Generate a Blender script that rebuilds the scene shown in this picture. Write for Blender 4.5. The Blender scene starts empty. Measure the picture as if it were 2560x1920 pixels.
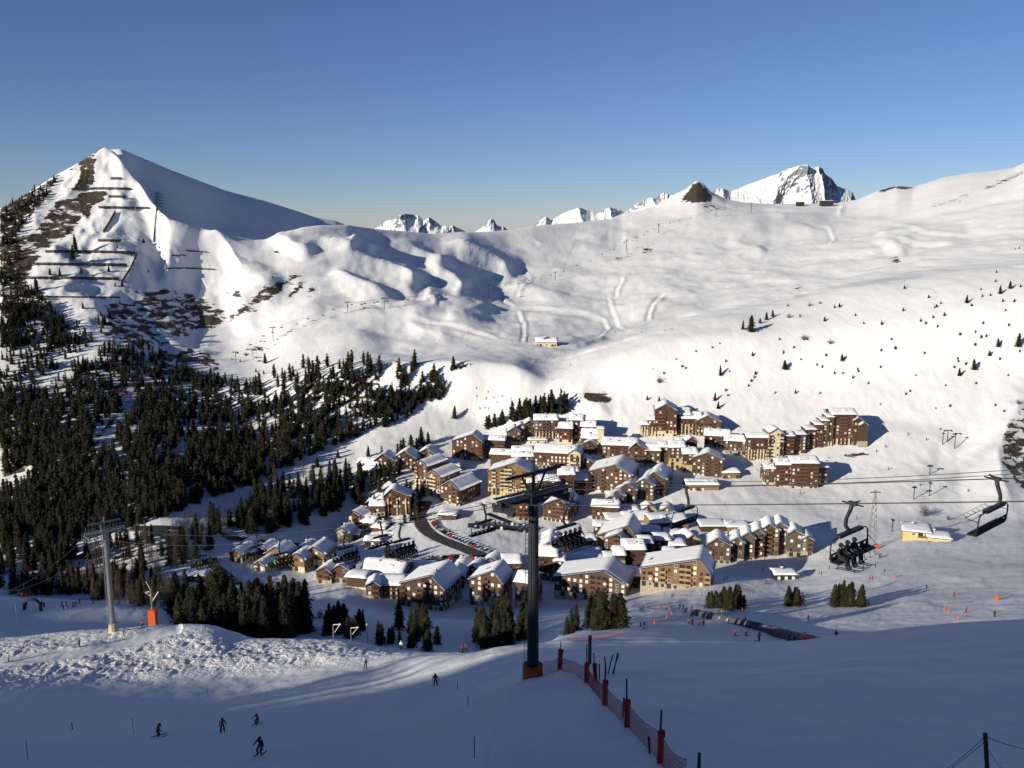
import bpy, bmesh, math, random
import numpy as np
from mathutils import Vector, Matrix, noise as mnoise

random.seed(7)
RNG = np.random.default_rng(7)
scene = bpy.context.scene
COL = scene.collection

# ------------------------------------------------------------------ camera
F = 2217.0                      # focal length in photo pixels (2560 wide)
PITCH = math.radians(10.23)
CP, SP = math.cos(PITCH), math.sin(PITCH)
cam_data = bpy.data.cameras.new("camera")
cam_data.sensor_width = 36.0
cam_data.lens = 36.0 * F / 2560.0
cam_data.clip_start = 0.5
cam_data.clip_end = 60000.0
cam = bpy.data.objects.new("camera", cam_data)
COL.objects.link(cam)
cam.location = (0, 0, 0)
cam.rotation_euler = (math.radians(90) - PITCH, 0, 0)
scene.camera = cam

# ------------------------------------------------------------------ sky, sun, exposure
SUN_EL = math.radians(17.0)
SUN_DIR = Vector((0.77, 0.64)).normalized()          # horizontal direction the light travels
world = bpy.data.worlds.new("World")
scene.world = world
world.use_nodes = True
wn = world.node_tree
bg = wn.nodes["Background"]
sky = wn.nodes.new("ShaderNodeTexSky")
sky.sky_type = 'NISHITA'
sky.sun_disc = False
sky.sun_elevation = SUN_EL
sky.sun_rotation = math.atan2(-SUN_DIR.x, -SUN_DIR.y)
sky.altitude = 2200
sky.air_density = 1.0
sky.dust_density = 0.0
sky.ozone_density = 4.5
tint = wn.nodes.new("ShaderNodeMixRGB")
tint.blend_type = 'MULTIPLY'
tint.inputs[0].default_value = 1.0
tint.inputs[2].default_value = (1.02, 0.95, 1.06, 1)      # thin, dry mountain air
wn.links.new(sky.outputs[0], tint.inputs[1])
wn.links.new(tint.outputs[0], bg.inputs[0])
bg.inputs[1].default_value = 0.051
sun_data = bpy.data.lights.new("sun", 'SUN')
sun_data.energy = 4.3
sun_data.angle = math.radians(0.53)
sun_data.color = (1.0, 0.93, 0.77)
sun = bpy.data.objects.new("sun", sun_data)
COL.objects.link(sun)
L = Vector((-SUN_DIR.x * math.cos(SUN_EL), -SUN_DIR.y * math.cos(SUN_EL), math.sin(SUN_EL)))
sun.rotation_euler = L.to_track_quat('Z', 'Y').to_euler()
sun.location = (0, 0, 400)
vs = scene.view_settings
vs.view_transform = 'Standard'
vs.look = 'None'
vs.gamma = 1.0
vs.use_curve_mapping = False
vs.exposure = 0.68

# ------------------------------------------------------------------ picture <-> place
def ab(px, py):
    """tangents of the view ray: a = x / y, b = z / y"""
    u = (px - 1280.0) / F
    v = (960.0 - py) / F
    w = CP + v * SP
    return u / w, (v * CP - SP) / w

def P(px, py, Y):
    a, b = ab(px, py)
    return Vector((a * Y, Y, b * Y))

def proj(x, y, z):
    """place -> photo pixel (arrays welcome)"""
    d = y * CP - z * SP
    v = (y * SP + z * CP) / d
    return 1280.0 + F * x / d, 960.0 - F * v

# ------------------------------------------------------------------ object helpers
def tag(o, label=None, cat=None, group=None, kind=None):
    if label: o['label'] = label
    if cat: o['category'] = cat
    if group: o['group'] = group
    if kind: o['kind'] = kind
    return o

def empty(name, loc, rz=0.0, label=None, cat=None, group=None):
    o = bpy.data.objects.new(name, None)
    o.empty_display_size = 0.5
    COL.objects.link(o)
    o.location = loc
    o.rotation_euler = (0, 0, rz)
    return tag(o, label, cat, group)

def link(name, me, parent=None, loc=None, rot=None, scale=None):
    o = bpy.data.objects.new(name, me)
    COL.objects.link(o)
    if parent is not None: o.parent = parent
    if loc is not None: o.location = loc
    if rot is not None: o.rotation_euler = rot
    if scale is not None: o.scale = scale
    return o

class MB:
    """collects faces into one mesh"""
    def __init__(s):
        s.v, s.f, s.m = [], [], []
    def add(s, vs, fs, mi=0):
        o = len(s.v)
        s.v.extend([tuple(q) for q in vs])
        for f in fs:
            s.f.append(tuple(i + o for i in f)); s.m.append(mi)
    def box(s, x0, x1, y0, y1, z0, z1, mi=0):
        s.add([(x0,y0,z0),(x1,y0,z0),(x1,y1,z0),(x0,y1,z0),(x0,y0,z1),(x1,y0,z1),(x1,y1,z1),(x0,y1,z1)],
              [(0,3,2,1),(4,5,6,7),(0,1,5,4),(1,2,6,5),(2,3,7,6),(3,0,4,7)], mi)
    def tube(s, pts, r, n=6, mi=0, cap=True):
        pts = [Vector(p) for p in pts]
        rs = r if isinstance(r, (list, tuple)) else [r] * len(pts)
        rings = []
        for i, p in enumerate(pts):
            if i == 0: t = pts[1] - pts[0]
            elif i == len(pts) - 1: t = pts[-1] - pts[-2]
            else: t = (pts[i + 1] - pts[i - 1])
            t = t.normalized() if t.length > 1e-9 else Vector((0, 0, 1))
            ref = Vector((0, 0, 1)) if abs(t.z) < 0.9 else Vector((0, 1, 0))
            a = t.cross(ref).normalized(); b = t.cross(a).normalized()
            rings.append([p + (a * math.cos(2 * math.pi * k / n) + b * math.sin(2 * math.pi * k / n)) * rs[i] for k in range(n)])
        vs_ = [q for r_ in rings for q in r_]
        fs = []
        for i in range(len(rings) - 1):
            for k in range(n):
                fs.append((i * n + k, i * n + (k + 1) % n, (i + 1) * n + (k + 1) % n, (i + 1) * n + k))
        if cap:
            fs.append(tuple(range(n - 1, -1, -1)))
            fs.append(tuple((len(rings) - 1) * n + k for k in range(n)))
        s.add(vs_, fs, mi)
    def ball(s, c, r, n=8, m=5, mi=0, sz=1.0):
        vs_ = [(c[0], c[1], c[2] - r * sz)]
        for j in range(1, m):
            t = math.pi * j / m
            for k in range(n):
                vs_.append((c[0] + r * math.sin(t) * math.cos(2*math.pi*k/n), c[1] + r * math.sin(t) * math.sin(2*math.pi*k/n), c[2] - r * sz * math.cos(t)))
        vs_.append((c[0], c[1], c[2] + r * sz))
        fs = [(0, 1 + (k + 1) % n, 1 + k) for k in range(n)]
        for j in range(m - 2):
            for k in range(n):
                fs.append((1 + j*n + k, 1 + j*n + (k+1) % n, 1 + (j+1)*n + (k+1) % n, 1 + (j+1)*n + k))
        e = len(vs_) - 1; b0 = 1 + (m - 2) * n
        fs += [(b0 + k, b0 + (k + 1) % n, e) for k in range(n)]
        s.add(vs_, fs, mi)
    def mesh(s, name, mats, smooth=False):
        me = bpy.data.meshes.new(name)
        me.from_pydata(s.v, [], s.f)
        for m in (mats if isinstance(mats, (list, tuple)) else [mats]): me.materials.append(m)
        me.polygons.foreach_set('material_index', s.m)
        me.polygons.foreach_set('use_smooth', [smooth] * len(s.f))
        me.update()
        return me

def np_mesh(name, V, Q, mats, smooth=True, tris=False):
    """mesh from numpy verts and quads (or tris)"""
    me = bpy.data.meshes.new(name)
    k = 3 if tris else 4
    me.vertices.add(len(V)); me.vertices.foreach_set('co', np.ascontiguousarray(V, dtype=np.float32).ravel())
    me.loops.add(len(Q) * k); me.loops.foreach_set('vertex_index', np.ascontiguousarray(Q, dtype=np.int32).ravel())
    me.polygons.add(len(Q))
    me.polygons.foreach_set('loop_start', np.arange(0, len(Q) * k, k, dtype=np.int32))
    me.polygons.foreach_set('loop_total', np.full(len(Q), k, dtype=np.int32))
    me.polygons.foreach_set('use_smooth', np.full(len(Q), smooth))
    for m in (mats if isinstance(mats, (list, tuple)) else [mats]): me.materials.append(m)
    me.update(calc_edges=True)
    return me

def grid_quads(nr, nc):
    i = np.arange(nr - 1)[:, None] * nc + np.arange(nc - 1)[None, :]
    return np.stack([i, i + 1, i + nc + 1, i + nc], axis=-1).reshape(-1, 4)

# ------------------------------------------------------------------ materials
def mat(name, color, rough=0.8, metal=0.0, var=0.0, scale=1.0, spec=0.3, bump=0.0, stretch=(1, 1, 1)):
    m = bpy.data.materials.new(name)
    m.use_nodes = True
    nt = m.node_tree
    b = nt.nodes["Principled BSDF"]
    b.inputs['Roughness'].default_value = rough
    b.inputs['Metallic'].default_value = metal
    b.inputs['Specular IOR Level'].default_value = spec
    b.inputs['Base Color'].default_value = (*color, 1)
    if var > 0 or bump > 0:
        tc = nt.nodes.new('ShaderNodeTexCoord')
        mp = nt.nodes.new('ShaderNodeMapping'); mp.inputs['Scale'].default_value = stretch
        nt.links.new(tc.outputs['Object'], mp.inputs[0])
        nz = nt.nodes.new('ShaderNodeTexNoise'); nz.inputs['Scale'].default_value = scale; nz.inputs['Detail'].default_value = 4
        nt.links.new(mp.outputs[0], nz.inputs['Vector'])
        if var > 0:
            cr = nt.nodes.new('ShaderNodeValToRGB')
            cr.color_ramp.elements[0].position = 0.3; cr.color_ramp.elements[1].position = 0.7
            cr.color_ramp.elements[0].color = (*[c * (1 - var) for c in color], 1)
            cr.color_ramp.elements[1].color = (*[min(1, c * (1 + var)) for c in color], 1)
            nt.links.new(nz.outputs[0], cr.inputs[0]); nt.links.new(cr.outputs[0], b.inputs['Base Color'])
        if bump > 0:
            bp = nt.nodes.new('ShaderNodeBump'); bp.inputs['Strength'].default_value = bump
            nt.links.new(nz.outputs[0], bp.inputs['Height']); nt.links.new(bp.outputs[0], b.inputs['Normal'])
    return m

SNOW = (0.76, 0.755, 0.75)

def terrain_mat(name, rough_snow, rock_a, rock_b, strata=3.0, rscale=0.03, bump_d=1.0, slope_rock=None, fine=0.6, blend=3.2):
    """snow over rock/grass; 'rock' attribute = where the ground is bare, 'churn' = skied-up snow, 'groom' = packed pistes"""
    m = bpy.data.materials.new(name); m.use_nodes = True
    nt = m.node_tree; N = nt.nodes; K = nt.links
    b = N["Principled BSDF"]; b.inputs['Roughness'].default_value = 0.75; b.inputs['Specular IOR Level'].default_value = 0.2
    def nd(t, **kw):
        n = N.new(t)
        for k_, v_ in kw.items(): setattr(n, k_, v_)
        return n
    def mth(op, a, b_=None, c=None, clamp=False):
        n = nd('ShaderNodeMath', operation=op, use_clamp=clamp)
        for i, q in enumerate((a, b_, c)):
            if q is None: continue
            if isinstance(q, (int, float)): n.inputs[i].default_value = q
            else: K.new(q, n.inputs[i])
        return n.outputs[0]
    geo = nd('ShaderNodeNewGeometry')
    def ntex(scale, detail, stretch=(1, 1, 1), dist=0.0, rough=0.55):
        mp = nd('ShaderNodeMapping'); mp.inputs['Scale'].default_value = stretch
        K.new(geo.outputs['Position'], mp.inputs[0])
        n = nd('ShaderNodeTexNoise'); n.inputs['Scale'].default_value = scale; n.inputs['Detail'].default_value = detail
        n.inputs['Distortion'].default_value = dist; n.inputs['Roughness'].default_value = rough
        K.new(mp.outputs[0], n.inputs['Vector'])
        return n.outputs[0]
    def attr(n_):
        a = nd('ShaderNodeAttribute', attribute_name=n_); return a.outputs['Fac']
    rn = ntex(rscale * 1.9, 9, (1, 1, strata), 0.4, 0.62)
    ra = attr('rock')
    # bare where attr + (noise-.5)*k > .5
    t = mth('ADD', ra, mth('MULTIPLY', mth('SUBTRACT', rn, 0.5), blend))
    if slope_rock:
        sep = nd('ShaderNodeSeparateXYZ'); K.new(geo.outputs['Normal'], sep.inputs[0])
        t = mth('ADD', t, mth('MULTIPLY', mth('SUBTRACT', slope_rock, sep.outputs[2]), 5.0))
    fac = mth('MULTIPLY', mth('SUBTRACT', t, 0.5), 7.0, clamp=True)
    fac = mth('MULTIPLY', fac, mth('GREATER_THAN', ra, 0.01)) if not slope_rock else fac
    rc = nd('ShaderNodeMixRGB'); rc.inputs[1].default_value = (*rock_a, 1); rc.inputs[2].default_value = (*rock_b, 1)
    K.new(mth('MULTIPLY', mth('SUBTRACT', ntex(rscale * 3.1, 6), 0.25), 2.0, clamp=True), rc.inputs[0])
    sc = nd('ShaderNodeMixRGB'); sc.inputs[1].default_value = (SNOW[0] * .93, SNOW[1] * .93, SNOW[2] * .95, 1); sc.inputs[2].default_value = (*SNOW, 1)
    K.new(mth('MULTIPLY', mth('SUBTRACT', ntex(rscale * 1.3, 5, (1, 1, 1), 1.0), 0.3), 2.5, clamp=True), sc.inputs[0])
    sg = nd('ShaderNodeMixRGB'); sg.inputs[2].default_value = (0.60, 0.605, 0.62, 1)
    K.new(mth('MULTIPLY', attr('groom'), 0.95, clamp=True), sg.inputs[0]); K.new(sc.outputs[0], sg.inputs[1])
    mx = nd('ShaderNodeMixRGB'); K.new(fac, mx.inputs[0]); K.new(sg.outputs[0], mx.inputs[1]); K.new(rc.outputs[0], mx.inputs[2])
    K.new(mx.outputs[0], b.inputs['Base Color'])
    # relief: wind ripples + fine grain + churn
    h1 = mth('MULTIPLY', ntex(rscale * 2.2, 6, (1, 0.45, 1), 0.6), 0.9 * bump_d)
    h2 = mth('MULTIPLY', ntex(fine, 4), 0.05)
    h3 = mth('MULTIPLY', mth('MULTIPLY', ntex(0.75, 5, (1, 1.0, 1), 1.2, 0.6), attr('churn')), 1.5)
    h4 = mth('MULTIPLY', mth('MULTIPLY', fac, ntex(rscale * 8, 5)), 3.0)
    hs = mth('ADD', mth('ADD', h1, h2), mth('ADD', h3, h4))
    bp = nd('ShaderNodeBump'); bp.inputs['Strength'].default_value = 0.75; bp.inputs['Distance'].default_value = 1.0
    K.new(hs, bp.inputs['Height']); K.new(bp.outputs[0], b.inputs['Normal'])
    return m

M = {}
M['ground'] = terrain_mat('snowy ground', 0.7, (0.036, 0.029, 0.021), (0.080, 0.064, 0.046), 3.0, 0.035)
M['far'] = terrain_mat('glacier and hazy granite', 0.7, (0.13, 0.14, 0.18), (0.25, 0.25, 0.29), 0.6, 0.0028, bump_d=40.0, slope_rock=0.74, fine=0.01, blend=2.6)  # rock tones kept bluish: distance haze put into the colour
M['snow'] = mat('roof snow', (0.80, 0.80, 0.82), 0.75, bump=0.15, scale=0.8)
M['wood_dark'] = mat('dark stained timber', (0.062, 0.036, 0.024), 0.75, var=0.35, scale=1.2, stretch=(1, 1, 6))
M['wood_red'] = mat('red brown timber', (0.080, 0.035, 0.021), 0.75, var=0.3, scale=1.2, stretch=(1, 1, 6))
M['wood_brown'] = mat('brown timber', (0.080, 0.048, 0.031), 0.75, var=0.3, scale=1.2, stretch=(1, 1, 6))
M['wood_grey'] = mat('weathered timber', (0.085, 0.066, 0.050), 0.8, var=0.3, scale=1.2, stretch=(1, 1, 6))
M['wood_orange'] = mat('honey timber', (0.17, 0.088, 0.042), 0.7, var=0.25, scale=1.2, stretch=(1, 1, 6))
M['wood_tan'] = mat('tan timber', (0.21, 0.13, 0.07), 0.7, var=0.25, scale=1.2, stretch=(1, 1, 6))
M['cream'] = mat('cream render', (0.50, 0.42, 0.28), 0.85, var=0.1, scale=0.5)
M['yellow'] = mat('ochre render', (0.46, 0.36, 0.18), 0.85, var=0.1, scale=0.5)
M['stone'] = mat('pale stone', (0.30, 0.26, 0.20), 0.9, var=0.25, scale=1.5)
M['fascia'] = mat('roof boards', (0.04, 0.027, 0.02), 0.8, var=0.2, scale=2)
M['frame_w'] = mat('pale window frame', (0.55, 0.52, 0.45), 0.5)
M['frame_d'] = mat('brown window frame', (0.08, 0.045, 0.03), 0.6)
M['glass'] = mat('dark glass', (0.02, 0.025, 0.03), 0.08, spec=0.8)
M['blind'] = mat('drawn white blind', (0.62, 0.59, 0.52), 0.6)
M['rail_r'] = mat('balcony boards', (0.14, 0.062, 0.035), 0.75, var=0.2, scale=2)
M['rail_l'] = mat('pale balcony boards', (0.33, 0.22, 0.12), 0.75, var=0.2, scale=2)
M['steel'] = mat('galvanised steel', (0.22, 0.23, 0.24), 0.45, metal=0.6, var=0.15, scale=2)
M['steel_dark'] = mat('dark lift steel', (0.028, 0.030, 0.034), 0.5, metal=0.2, var=0.2, scale=2)
M['rope'] = mat('steel rope', (0.035, 0.035, 0.04), 0.6)
M['orange'] = mat('orange foam pad', (0.50, 0.085, 0.018), 0.7, var=0.15, scale=3)
M['red'] = mat('red foam pad', (0.34, 0.025, 0.02), 0.7, var=0.2, scale=4)
M['net'] = mat('red safety net', (0.40, 0.07, 0.06), 0.8)
M['concrete'] = mat('concrete', (0.38, 0.33, 0.26), 0.9, var=0.1, scale=0.8)
M['asphalt'] = mat('wet asphalt', (0.045, 0.042, 0.040), 0.6, var=0.3, scale=0.2)
M['bluepole'] = mat('dark blue pole', (0.015, 0.02, 0.07), 0.5)
M['postwood'] = mat('grey wooden post', (0.10, 0.085, 0.07), 0.9, var=0.3, scale=3)
M['black'] = mat('black cloth', (0.010, 0.011, 0.014), 0.8)
M['navy'] = mat('navy cloth', (0.012, 0.018, 0.045), 0.8)
M['olive'] = mat('olive cloth', (0.055, 0.060, 0.045), 0.8)
M['redcloth'] = mat('red cloth', (0.38, 0.020, 0.025), 0.8)
M['coral'] = mat('coral cloth', (0.42, 0.07, 0.05), 0.8)
M['whitecloth'] = mat('white cloth', (0.6, 0.6, 0.62), 0.8)
M['skin'] = mat('skin', (0.32, 0.18, 0.12), 0.6)
M['green'] = mat('lime cloth', (0.25, 0.45, 0.05), 0.8)

# ------------------------------------------------------------------ terrain
def pchip(x, y, xq):
    """monotone cubic; x (n,), y (n,...) along axis 0; xq (m,)"""
    x = np.asarray(x, float); y = np.asarray(y, float)
    h = np.diff(x); shp = (-1,) + (1,) * (y.ndim - 1)
    d = np.diff(y, axis=0) / h.reshape(shp)
    m = np.zeros_like(y)
    if len(x) > 2:
        w1 = (2 * h[1:] + h[:-1]).reshape(shp); w2 = (h[1:] + 2 * h[:-1]).reshape(shp)
        s = d[:-1] * d[1:] > 0
        with np.errstate(divide='ignore', invalid='ignore'):
            hm = (w1 + w2) / (w1 / d[:-1] + w2 / d[1:])
        m[1:-1] = np.where(s, hm, 0)
    m[0] = d[0]; m[-1] = d[-1]
    i = np.clip(np.searchsorted(x, xq) - 1, 0, len(x) - 2)
    t = ((xq - x[i]) / h[i]).reshape(shp); hh = h[i].reshape(shp)
    return ((1 + 2*t) * (1 - t)**2 * y[i] + t * (1 - t)**2 * hh * m[i] + t*t * (3 - 2*t) * y[i + 1] + t*t * (t - 1) * hh * m[i + 1])

def vnoise(x, y, seed=0):
    """smooth value noise, numpy"""
    xi = np.floor(x).astype(np.int64); yi = np.floor(y).astype(np.int64)
    fx = x - xi; fy = y - yi
    fx = fx * fx * fx * (fx * (fx * 6 - 15) + 10); fy = fy * fy * fy * (fy * (fy * 6 - 15) + 10)
    def hsh(a, b):
        n = (a * 374761393 + b * 668265263 + seed * 974634777) & 0xffffffff
        n = ((n ^ (n >> 13)) * 1274126177) & 0xffffffff
        return ((n ^ (n >> 16)) & 0xffff) / 32768.0 - 1.0
    return (hsh(xi, yi) * (1 - fx) + hsh(xi + 1, yi) * fx) * (1 - fy) + (hsh(xi, yi + 1) * (1 - fx) + hsh(xi + 1, yi + 1) * fx) * fy

def fbm(x, y, octs=4, seed=0, gain=0.5, ridged=False):
    s = 0; a = 1.0; t = 0
    for k in range(octs):
        c, sn = math.cos(0.6 * k), math.sin(0.6 * k)
        n = vnoise((x * c - y * sn) * 2**k + 13.7 * k, (x * sn + y * c) * 2**k - 7.1 * k, seed + k)
        if ridged: n = 1 - 2 * np.abs(n)
        s = s + a * n; t += a; a *= gain
    return s / t

W0 = -400; W1 = 2960
def row(flat_py=None, flat_Y=None, **kw): pass
# every row: {photo column: (photo row, distance)}, near to far
ROWS = [
 ({0: (1990, 2.0)}, 0),
 ({-200: (1990, 58), 640: (1990, 52), 1280: (1990, 34), 1700: (1990, 29), 2200: (1990, 25), 2800: (1990, 22)}, 26),
 ({0: (1843, 80), 395: (1843, 82), 640: (1850, 76), 1000: (1843, 62), 1280: (1843, 45), 1650: (1850, 39), 2000: (1843, 35), 2560: (1843, 31)}, 44),
 ({0: (1700, 128), 500: (1700, 130), 900: (1690, 125), 1100: (1695, 103), 1200: (1692, 86), 1332: (1690, 69), 1500: (1690, 64), 1800: (1690, 58), 2200: (1690, 50), 2560: (1690, 46)}, 50),
 ({-200: (1612, 165), 0: (1596, 165), 230: (1575, 165), 330: (1568, 165), 440: (1562, 165), 520: (1566, 162), 580: (1582, 160), 640: (1598, 155), 850: (1601, 155), 1000: (1624, 150), 1180: (1632, 140), 1240: (1622, 136), 1320: (1612, 135), 1450: (1600, 138), 1600: (1601, 135), 1800: (1606, 128), 1960: (1605, 122), 2150: (1582, 114), 2560: (1545, 100), 2800: (1520, 92)}, 60),
 ({0: (1640, 200), 440: (1640, 200), 850: (1685, 190), 1180: (1690, 180), 1320: (1650, 175), 1400: (1595, 172), 1500: (1582, 172), 1600: (1578, 172), 1800: (1586, 172), 1960: (1610, 165), 2150: (1625, 155), 2560: (1620, 140)}, 22),
 ({0: (1489, 300), 120: (1496, 298), 300: (1508, 295), 400: (1526, 285), 440: (1575, 250), 600: (1640, 240), 850: (1620, 255), 1180: (1620, 260), 1320: (1600, 252), 1400: (1580, 240), 1500: (1566, 242), 1600: (1555, 245), 1800: (1558, 240), 1960: (1588, 225), 2150: (1580, 220), 2560: (1560, 200)}, 26),
 ({0: (1530, 355), 300: (1530, 355), 440: (1530, 350), 600: (1535, 330), 700: (1550, 330), 850: (1548, 330), 1180: (1560, 330), 1320: (1553, 325), 1400: (1548, 310), 1500: (1538, 305), 1600: (1524, 305), 1800: (1526, 300), 1960: (1528, 290), 2150: (1525, 280), 2560: (1505, 255)}, 22),
 ({0: (1462, 425), 200: (1460, 425), 300: (1455, 430), 440: (1470, 430), 600: (1472, 430), 700: (1482, 430), 850: (1483, 430), 1000: (1512, 422), 1180: (1520, 422), 1300: (1505, 430), 1450: (1500, 430), 1600: (1480, 430), 1700: (1468, 420), 1800: (1466, 405), 1960: (1470, 395), 2150: (1455, 375), 2560: (1430, 335)}, 22),
 ({0: (1380, 500), 200: (1375, 495), 300: (1375, 485), 440: (1395, 468), 600: (1412, 474), 760: (1422, 482), 850: (1400, 495), 1000: (1400, 500), 1180: (1395, 500), 1300: (1400, 500), 1500: (1405, 500), 1700: (1400, 500), 1960: (1397, 500), 2150: (1375, 480), 2300: (1365, 470), 2560: (1365, 450)}, 20),
 ({0: (1280, 570), 200: (1275, 570), 440: (1315, 520), 600: (1350, 520), 760: (1350, 545), 880: (1335, 580), 1000: (1305, 580), 1180: (1295, 580), 1350: (1305, 580), 1550: (1300, 580), 1750: (1290, 580), 1960: (1290, 580), 2150: (1285, 580), 2300: (1280, 580), 2560: (1280, 580)}, 20),
 ({0: (1180, 640), 200: (1185, 615), 440: (1235, 580), 600: (1255, 590), 760: (1240, 615), 900: (1205, 650), 1000: (1190, 650), 1180: (1210, 650), 1350: (1190, 650), 1550: (1190, 650), 1750: (1195, 650), 1960: (1218, 640), 2100: (1200, 650), 2300: (1185, 650), 2560: (1190, 650)}, 20),
 ({0: (1080, 700), 200: (1092, 685), 440: (1135, 660), 600: (1155, 665), 760: (1140, 690), 900: (1110, 720), 1060: (1125, 720), 1200: (1150, 710), 1330: (1112, 720), 1500: (1108, 720), 1650: (1095, 725), 1800: (1090, 725), 1960: (1140, 690), 2040: (1135, 690), 2150: (1108, 705), 2350: (1080, 715), 2560: (1060, 720)}, 20),
 ({0: (960, 770), 200: (985, 770), 440: (1025, 775), 600: (1045, 775), 760: (1020, 780), 900: (1000, 780), 1060: (1020, 780), 1200: (1055, 775), 1330: (1020, 780), 1480: (1000, 785), 1650: (1000, 780), 1800: (995, 780), 2000: (990, 780), 2200: (955, 785), 2560: (930, 785)}, 20),
 ({0: (820, 855), 120: (840, 855), 250: (868, 850), 340: (900, 850), 420: (925, 850), 500: (948, 845), 570: (962, 835), 640: (972, 825), 740: (950, 820), 860: (918, 815), 1000: (906, 815), 1150: (905, 812), 1280: (915, 815), 1376: (946, 810), 1500: (900, 835), 1650: (858, 850), 1800: (832, 860), 2000: (820, 865), 2200: (790, 870), 2340: (770, 870), 2560: (740, 870)}, 20),
 ({0: (720, 930), 120: (745, 920), 250: (795, 910), 340: (835, 910), 420: (888, 900), 500: (900, 900), 570: (908, 900), 640: (912, 900), 740: (898, 900), 860: (878, 905), 1000: (884, 900), 1150: (883, 890), 1280: (888, 890), 1376: (905, 880), 1500: (862, 910), 1650: (812, 945), 1800: (780, 965), 1950: (757, 985), 2050: (733, 985), 2200: (705, 985), 2340: (686, 985), 2560: (660, 985)}, 22),
 ({0: (645, 990), 120: (655, 985), 250: (700, 990), 340: (748, 985), 420: (830, 950), 500: (842, 975), 570: (850, 975), 640: (850, 965), 740: (838, 960), 860: (838, 960), 1000: (848, 975), 1150: (852, 970), 1280: (858, 960), 1376: (862, 960), 1500: (852, 1010), 1650: (812, 1060), 1800: (775, 1090), 2000: (745, 1090), 2200: (696, 1090), 2340: (672, 1090), 2560: (640, 1090)}, 22),
 ({0: (600, 1025), 120: (570, 1060), 250: (600, 1055), 340: (650, 1050), 420: (720, 1045), 500: (740, 1060), 570: (760, 1060), 640: (765, 1045), 740: (765, 1035), 860: (775, 1040), 1000: (785, 1050), 1150: (795, 1060), 1280: (798, 1110), 1376: (795, 1120), 1500: (782, 1170), 1650: (742, 1220), 1800: (715, 1270), 2000: (690, 1290), 2200: (655, 1270), 2340: (628, 1260), 2560: (590, 1250)}, 26),
 ({0: (560, 1060), 120: (515, 1100), 250: (485, 1140), 340: (560, 1110), 420: (650, 1080), 500: (655, 1100), 570: (672, 1110), 640: (680, 1105), 740: (680, 1110), 860: (690, 1140), 1000: (700, 1200), 1150: (712, 1260), 1280: (700, 1400), 1376: (692, 1430), 1500: (680, 1480), 1650: (655, 1530), 1800: (632, 1580), 2000: (612, 1620), 2200: (585, 1600), 2340: (545, 1550), 2560: (495, 1500)}, 30),
 # shoulder crest, skyline of the snow bowl
 ({-300: (560, 1100), 0: (521, 1110), 28: (507, 1120), 76: (477, 1150), 142: (437, 1180), 203: (403, 1205), 243: (378, 1220), 262: (370, 1225), 285: (380, 1222), 305: (410, 1212), 340: (462, 1185), 380: (505, 1150), 400: (528, 1125), 425: (548, 1110), 505: (571, 1130), 569: (587, 1150), 636: (600, 1165), 685: (600, 1180), 724: (578, 1195), 756: (568, 1210), 800: (563, 1235), 867: (562, 1280), 939: (573, 1350), 1079: (585, 1500), 1186: (582, 1620), 1270: (575, 1720), 1333: (565, 1800), 1437: (557, 1950), 1524: (547, 2080), 1564: (531, 2180), 1596: (530, 2160), 1635: (524, 2180), 1690: (515, 2200), 1740: (510, 2200), 1790: (508, 2220), 1861: (507, 2280), 1933: (510, 2350), 2097: (508, 2350), 2147: (498, 2320), 2198: (476, 2280), 2244: (464, 2250), 2283: (468, 2230), 2361: (443, 2180), 2430: (432, 2130), 2497: (426, 2080), 2536: (419, 2040), 2560: (408, 2000), 2760: (340, 1900)}, 34),
 ({0: (600, 1180), 200: (520, 1250), 270: (400, 1236), 301: (430, 1226), 354: (500, 1218), 430: (590, 1190), 560: (640, 1230), 652: (640, 1240), 716: (625, 1260), 788: (615, 1300), 867: (600, 1340), 1000: (620, 1500), 1200: (620, 1760), 1500: (600, 2350), 1740: (600, 2450), 2100: (560, 2550), 2560: (520, 2300)}, 12),
 ({0: (640, 1300), 200: (470, 1290), 243: (400, 1255), 273: (373, 1252), 301: (372, 1258), 354: (394, 1290), 430: (427, 1335), 560: (475, 1400), 652: (499, 1460), 716: (519, 1510), 788: (543, 1590), 839: (552, 1650), 867: (564, 1700), 905: (590, 1800), 1000: (650, 2100), 1200: (650, 2300), 1500: (640, 2600), 1740: (640, 2700), 2100: (600, 2800), 2560: (560, 2700)}, 20),
 ({0: (760, 2600), 1280: (760, 3400), 2560: (700, 3600)}, 8),
 ({0: (800, 9000), 1280: (800, 9500), 2560: (800, 9500)}, 5),
]
a_in = np.arange(-0.63, 0.6301, 0.0021)
a_cols = np.concatenate([np.arange(-1.15, -0.63, 0.02), a_in, np.arange(0.65, 1.16, 0.02)])
NC = len(a_cols)
rowY, rowB = [], []
for ri, (pts, nsub) in enumerate(ROWS):
    if ri == 0:
        rowY.append(np.full(NC, 2.0)); rowB.append(np.full(NC, -1.15)); continue
    ks = sorted(pts)
    aa, bb = zip(*[ab(k, pts[k][0]) for k in ks])
    yy = [pts[k][1] for k in ks]
    q = np.clip(a_cols, aa[0], aa[-1])
    if len(aa) > 2 and ri in (19, 21):          # keep skyline detail crisp
        rowB.append(np.interp(q, aa, bb)); rowY.append(pchip(aa, yy, q))
    else:
        rowB.append(pchip(aa, bb, q)); rowY.append(pchip(aa, yy, q))
rowY = np.array(rowY); rowB = np.array(rowB); rowZ = rowB * rowY
tq = [0.0]
for i in range(1, len(ROWS)):
    n = ROWS[i][1]
    tq += list(i - 1 + (np.arange(n) + 1) / n)
tq = np.array(tq); NR = len(tq)
tt = np.arange(len(ROWS), dtype=float)
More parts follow.
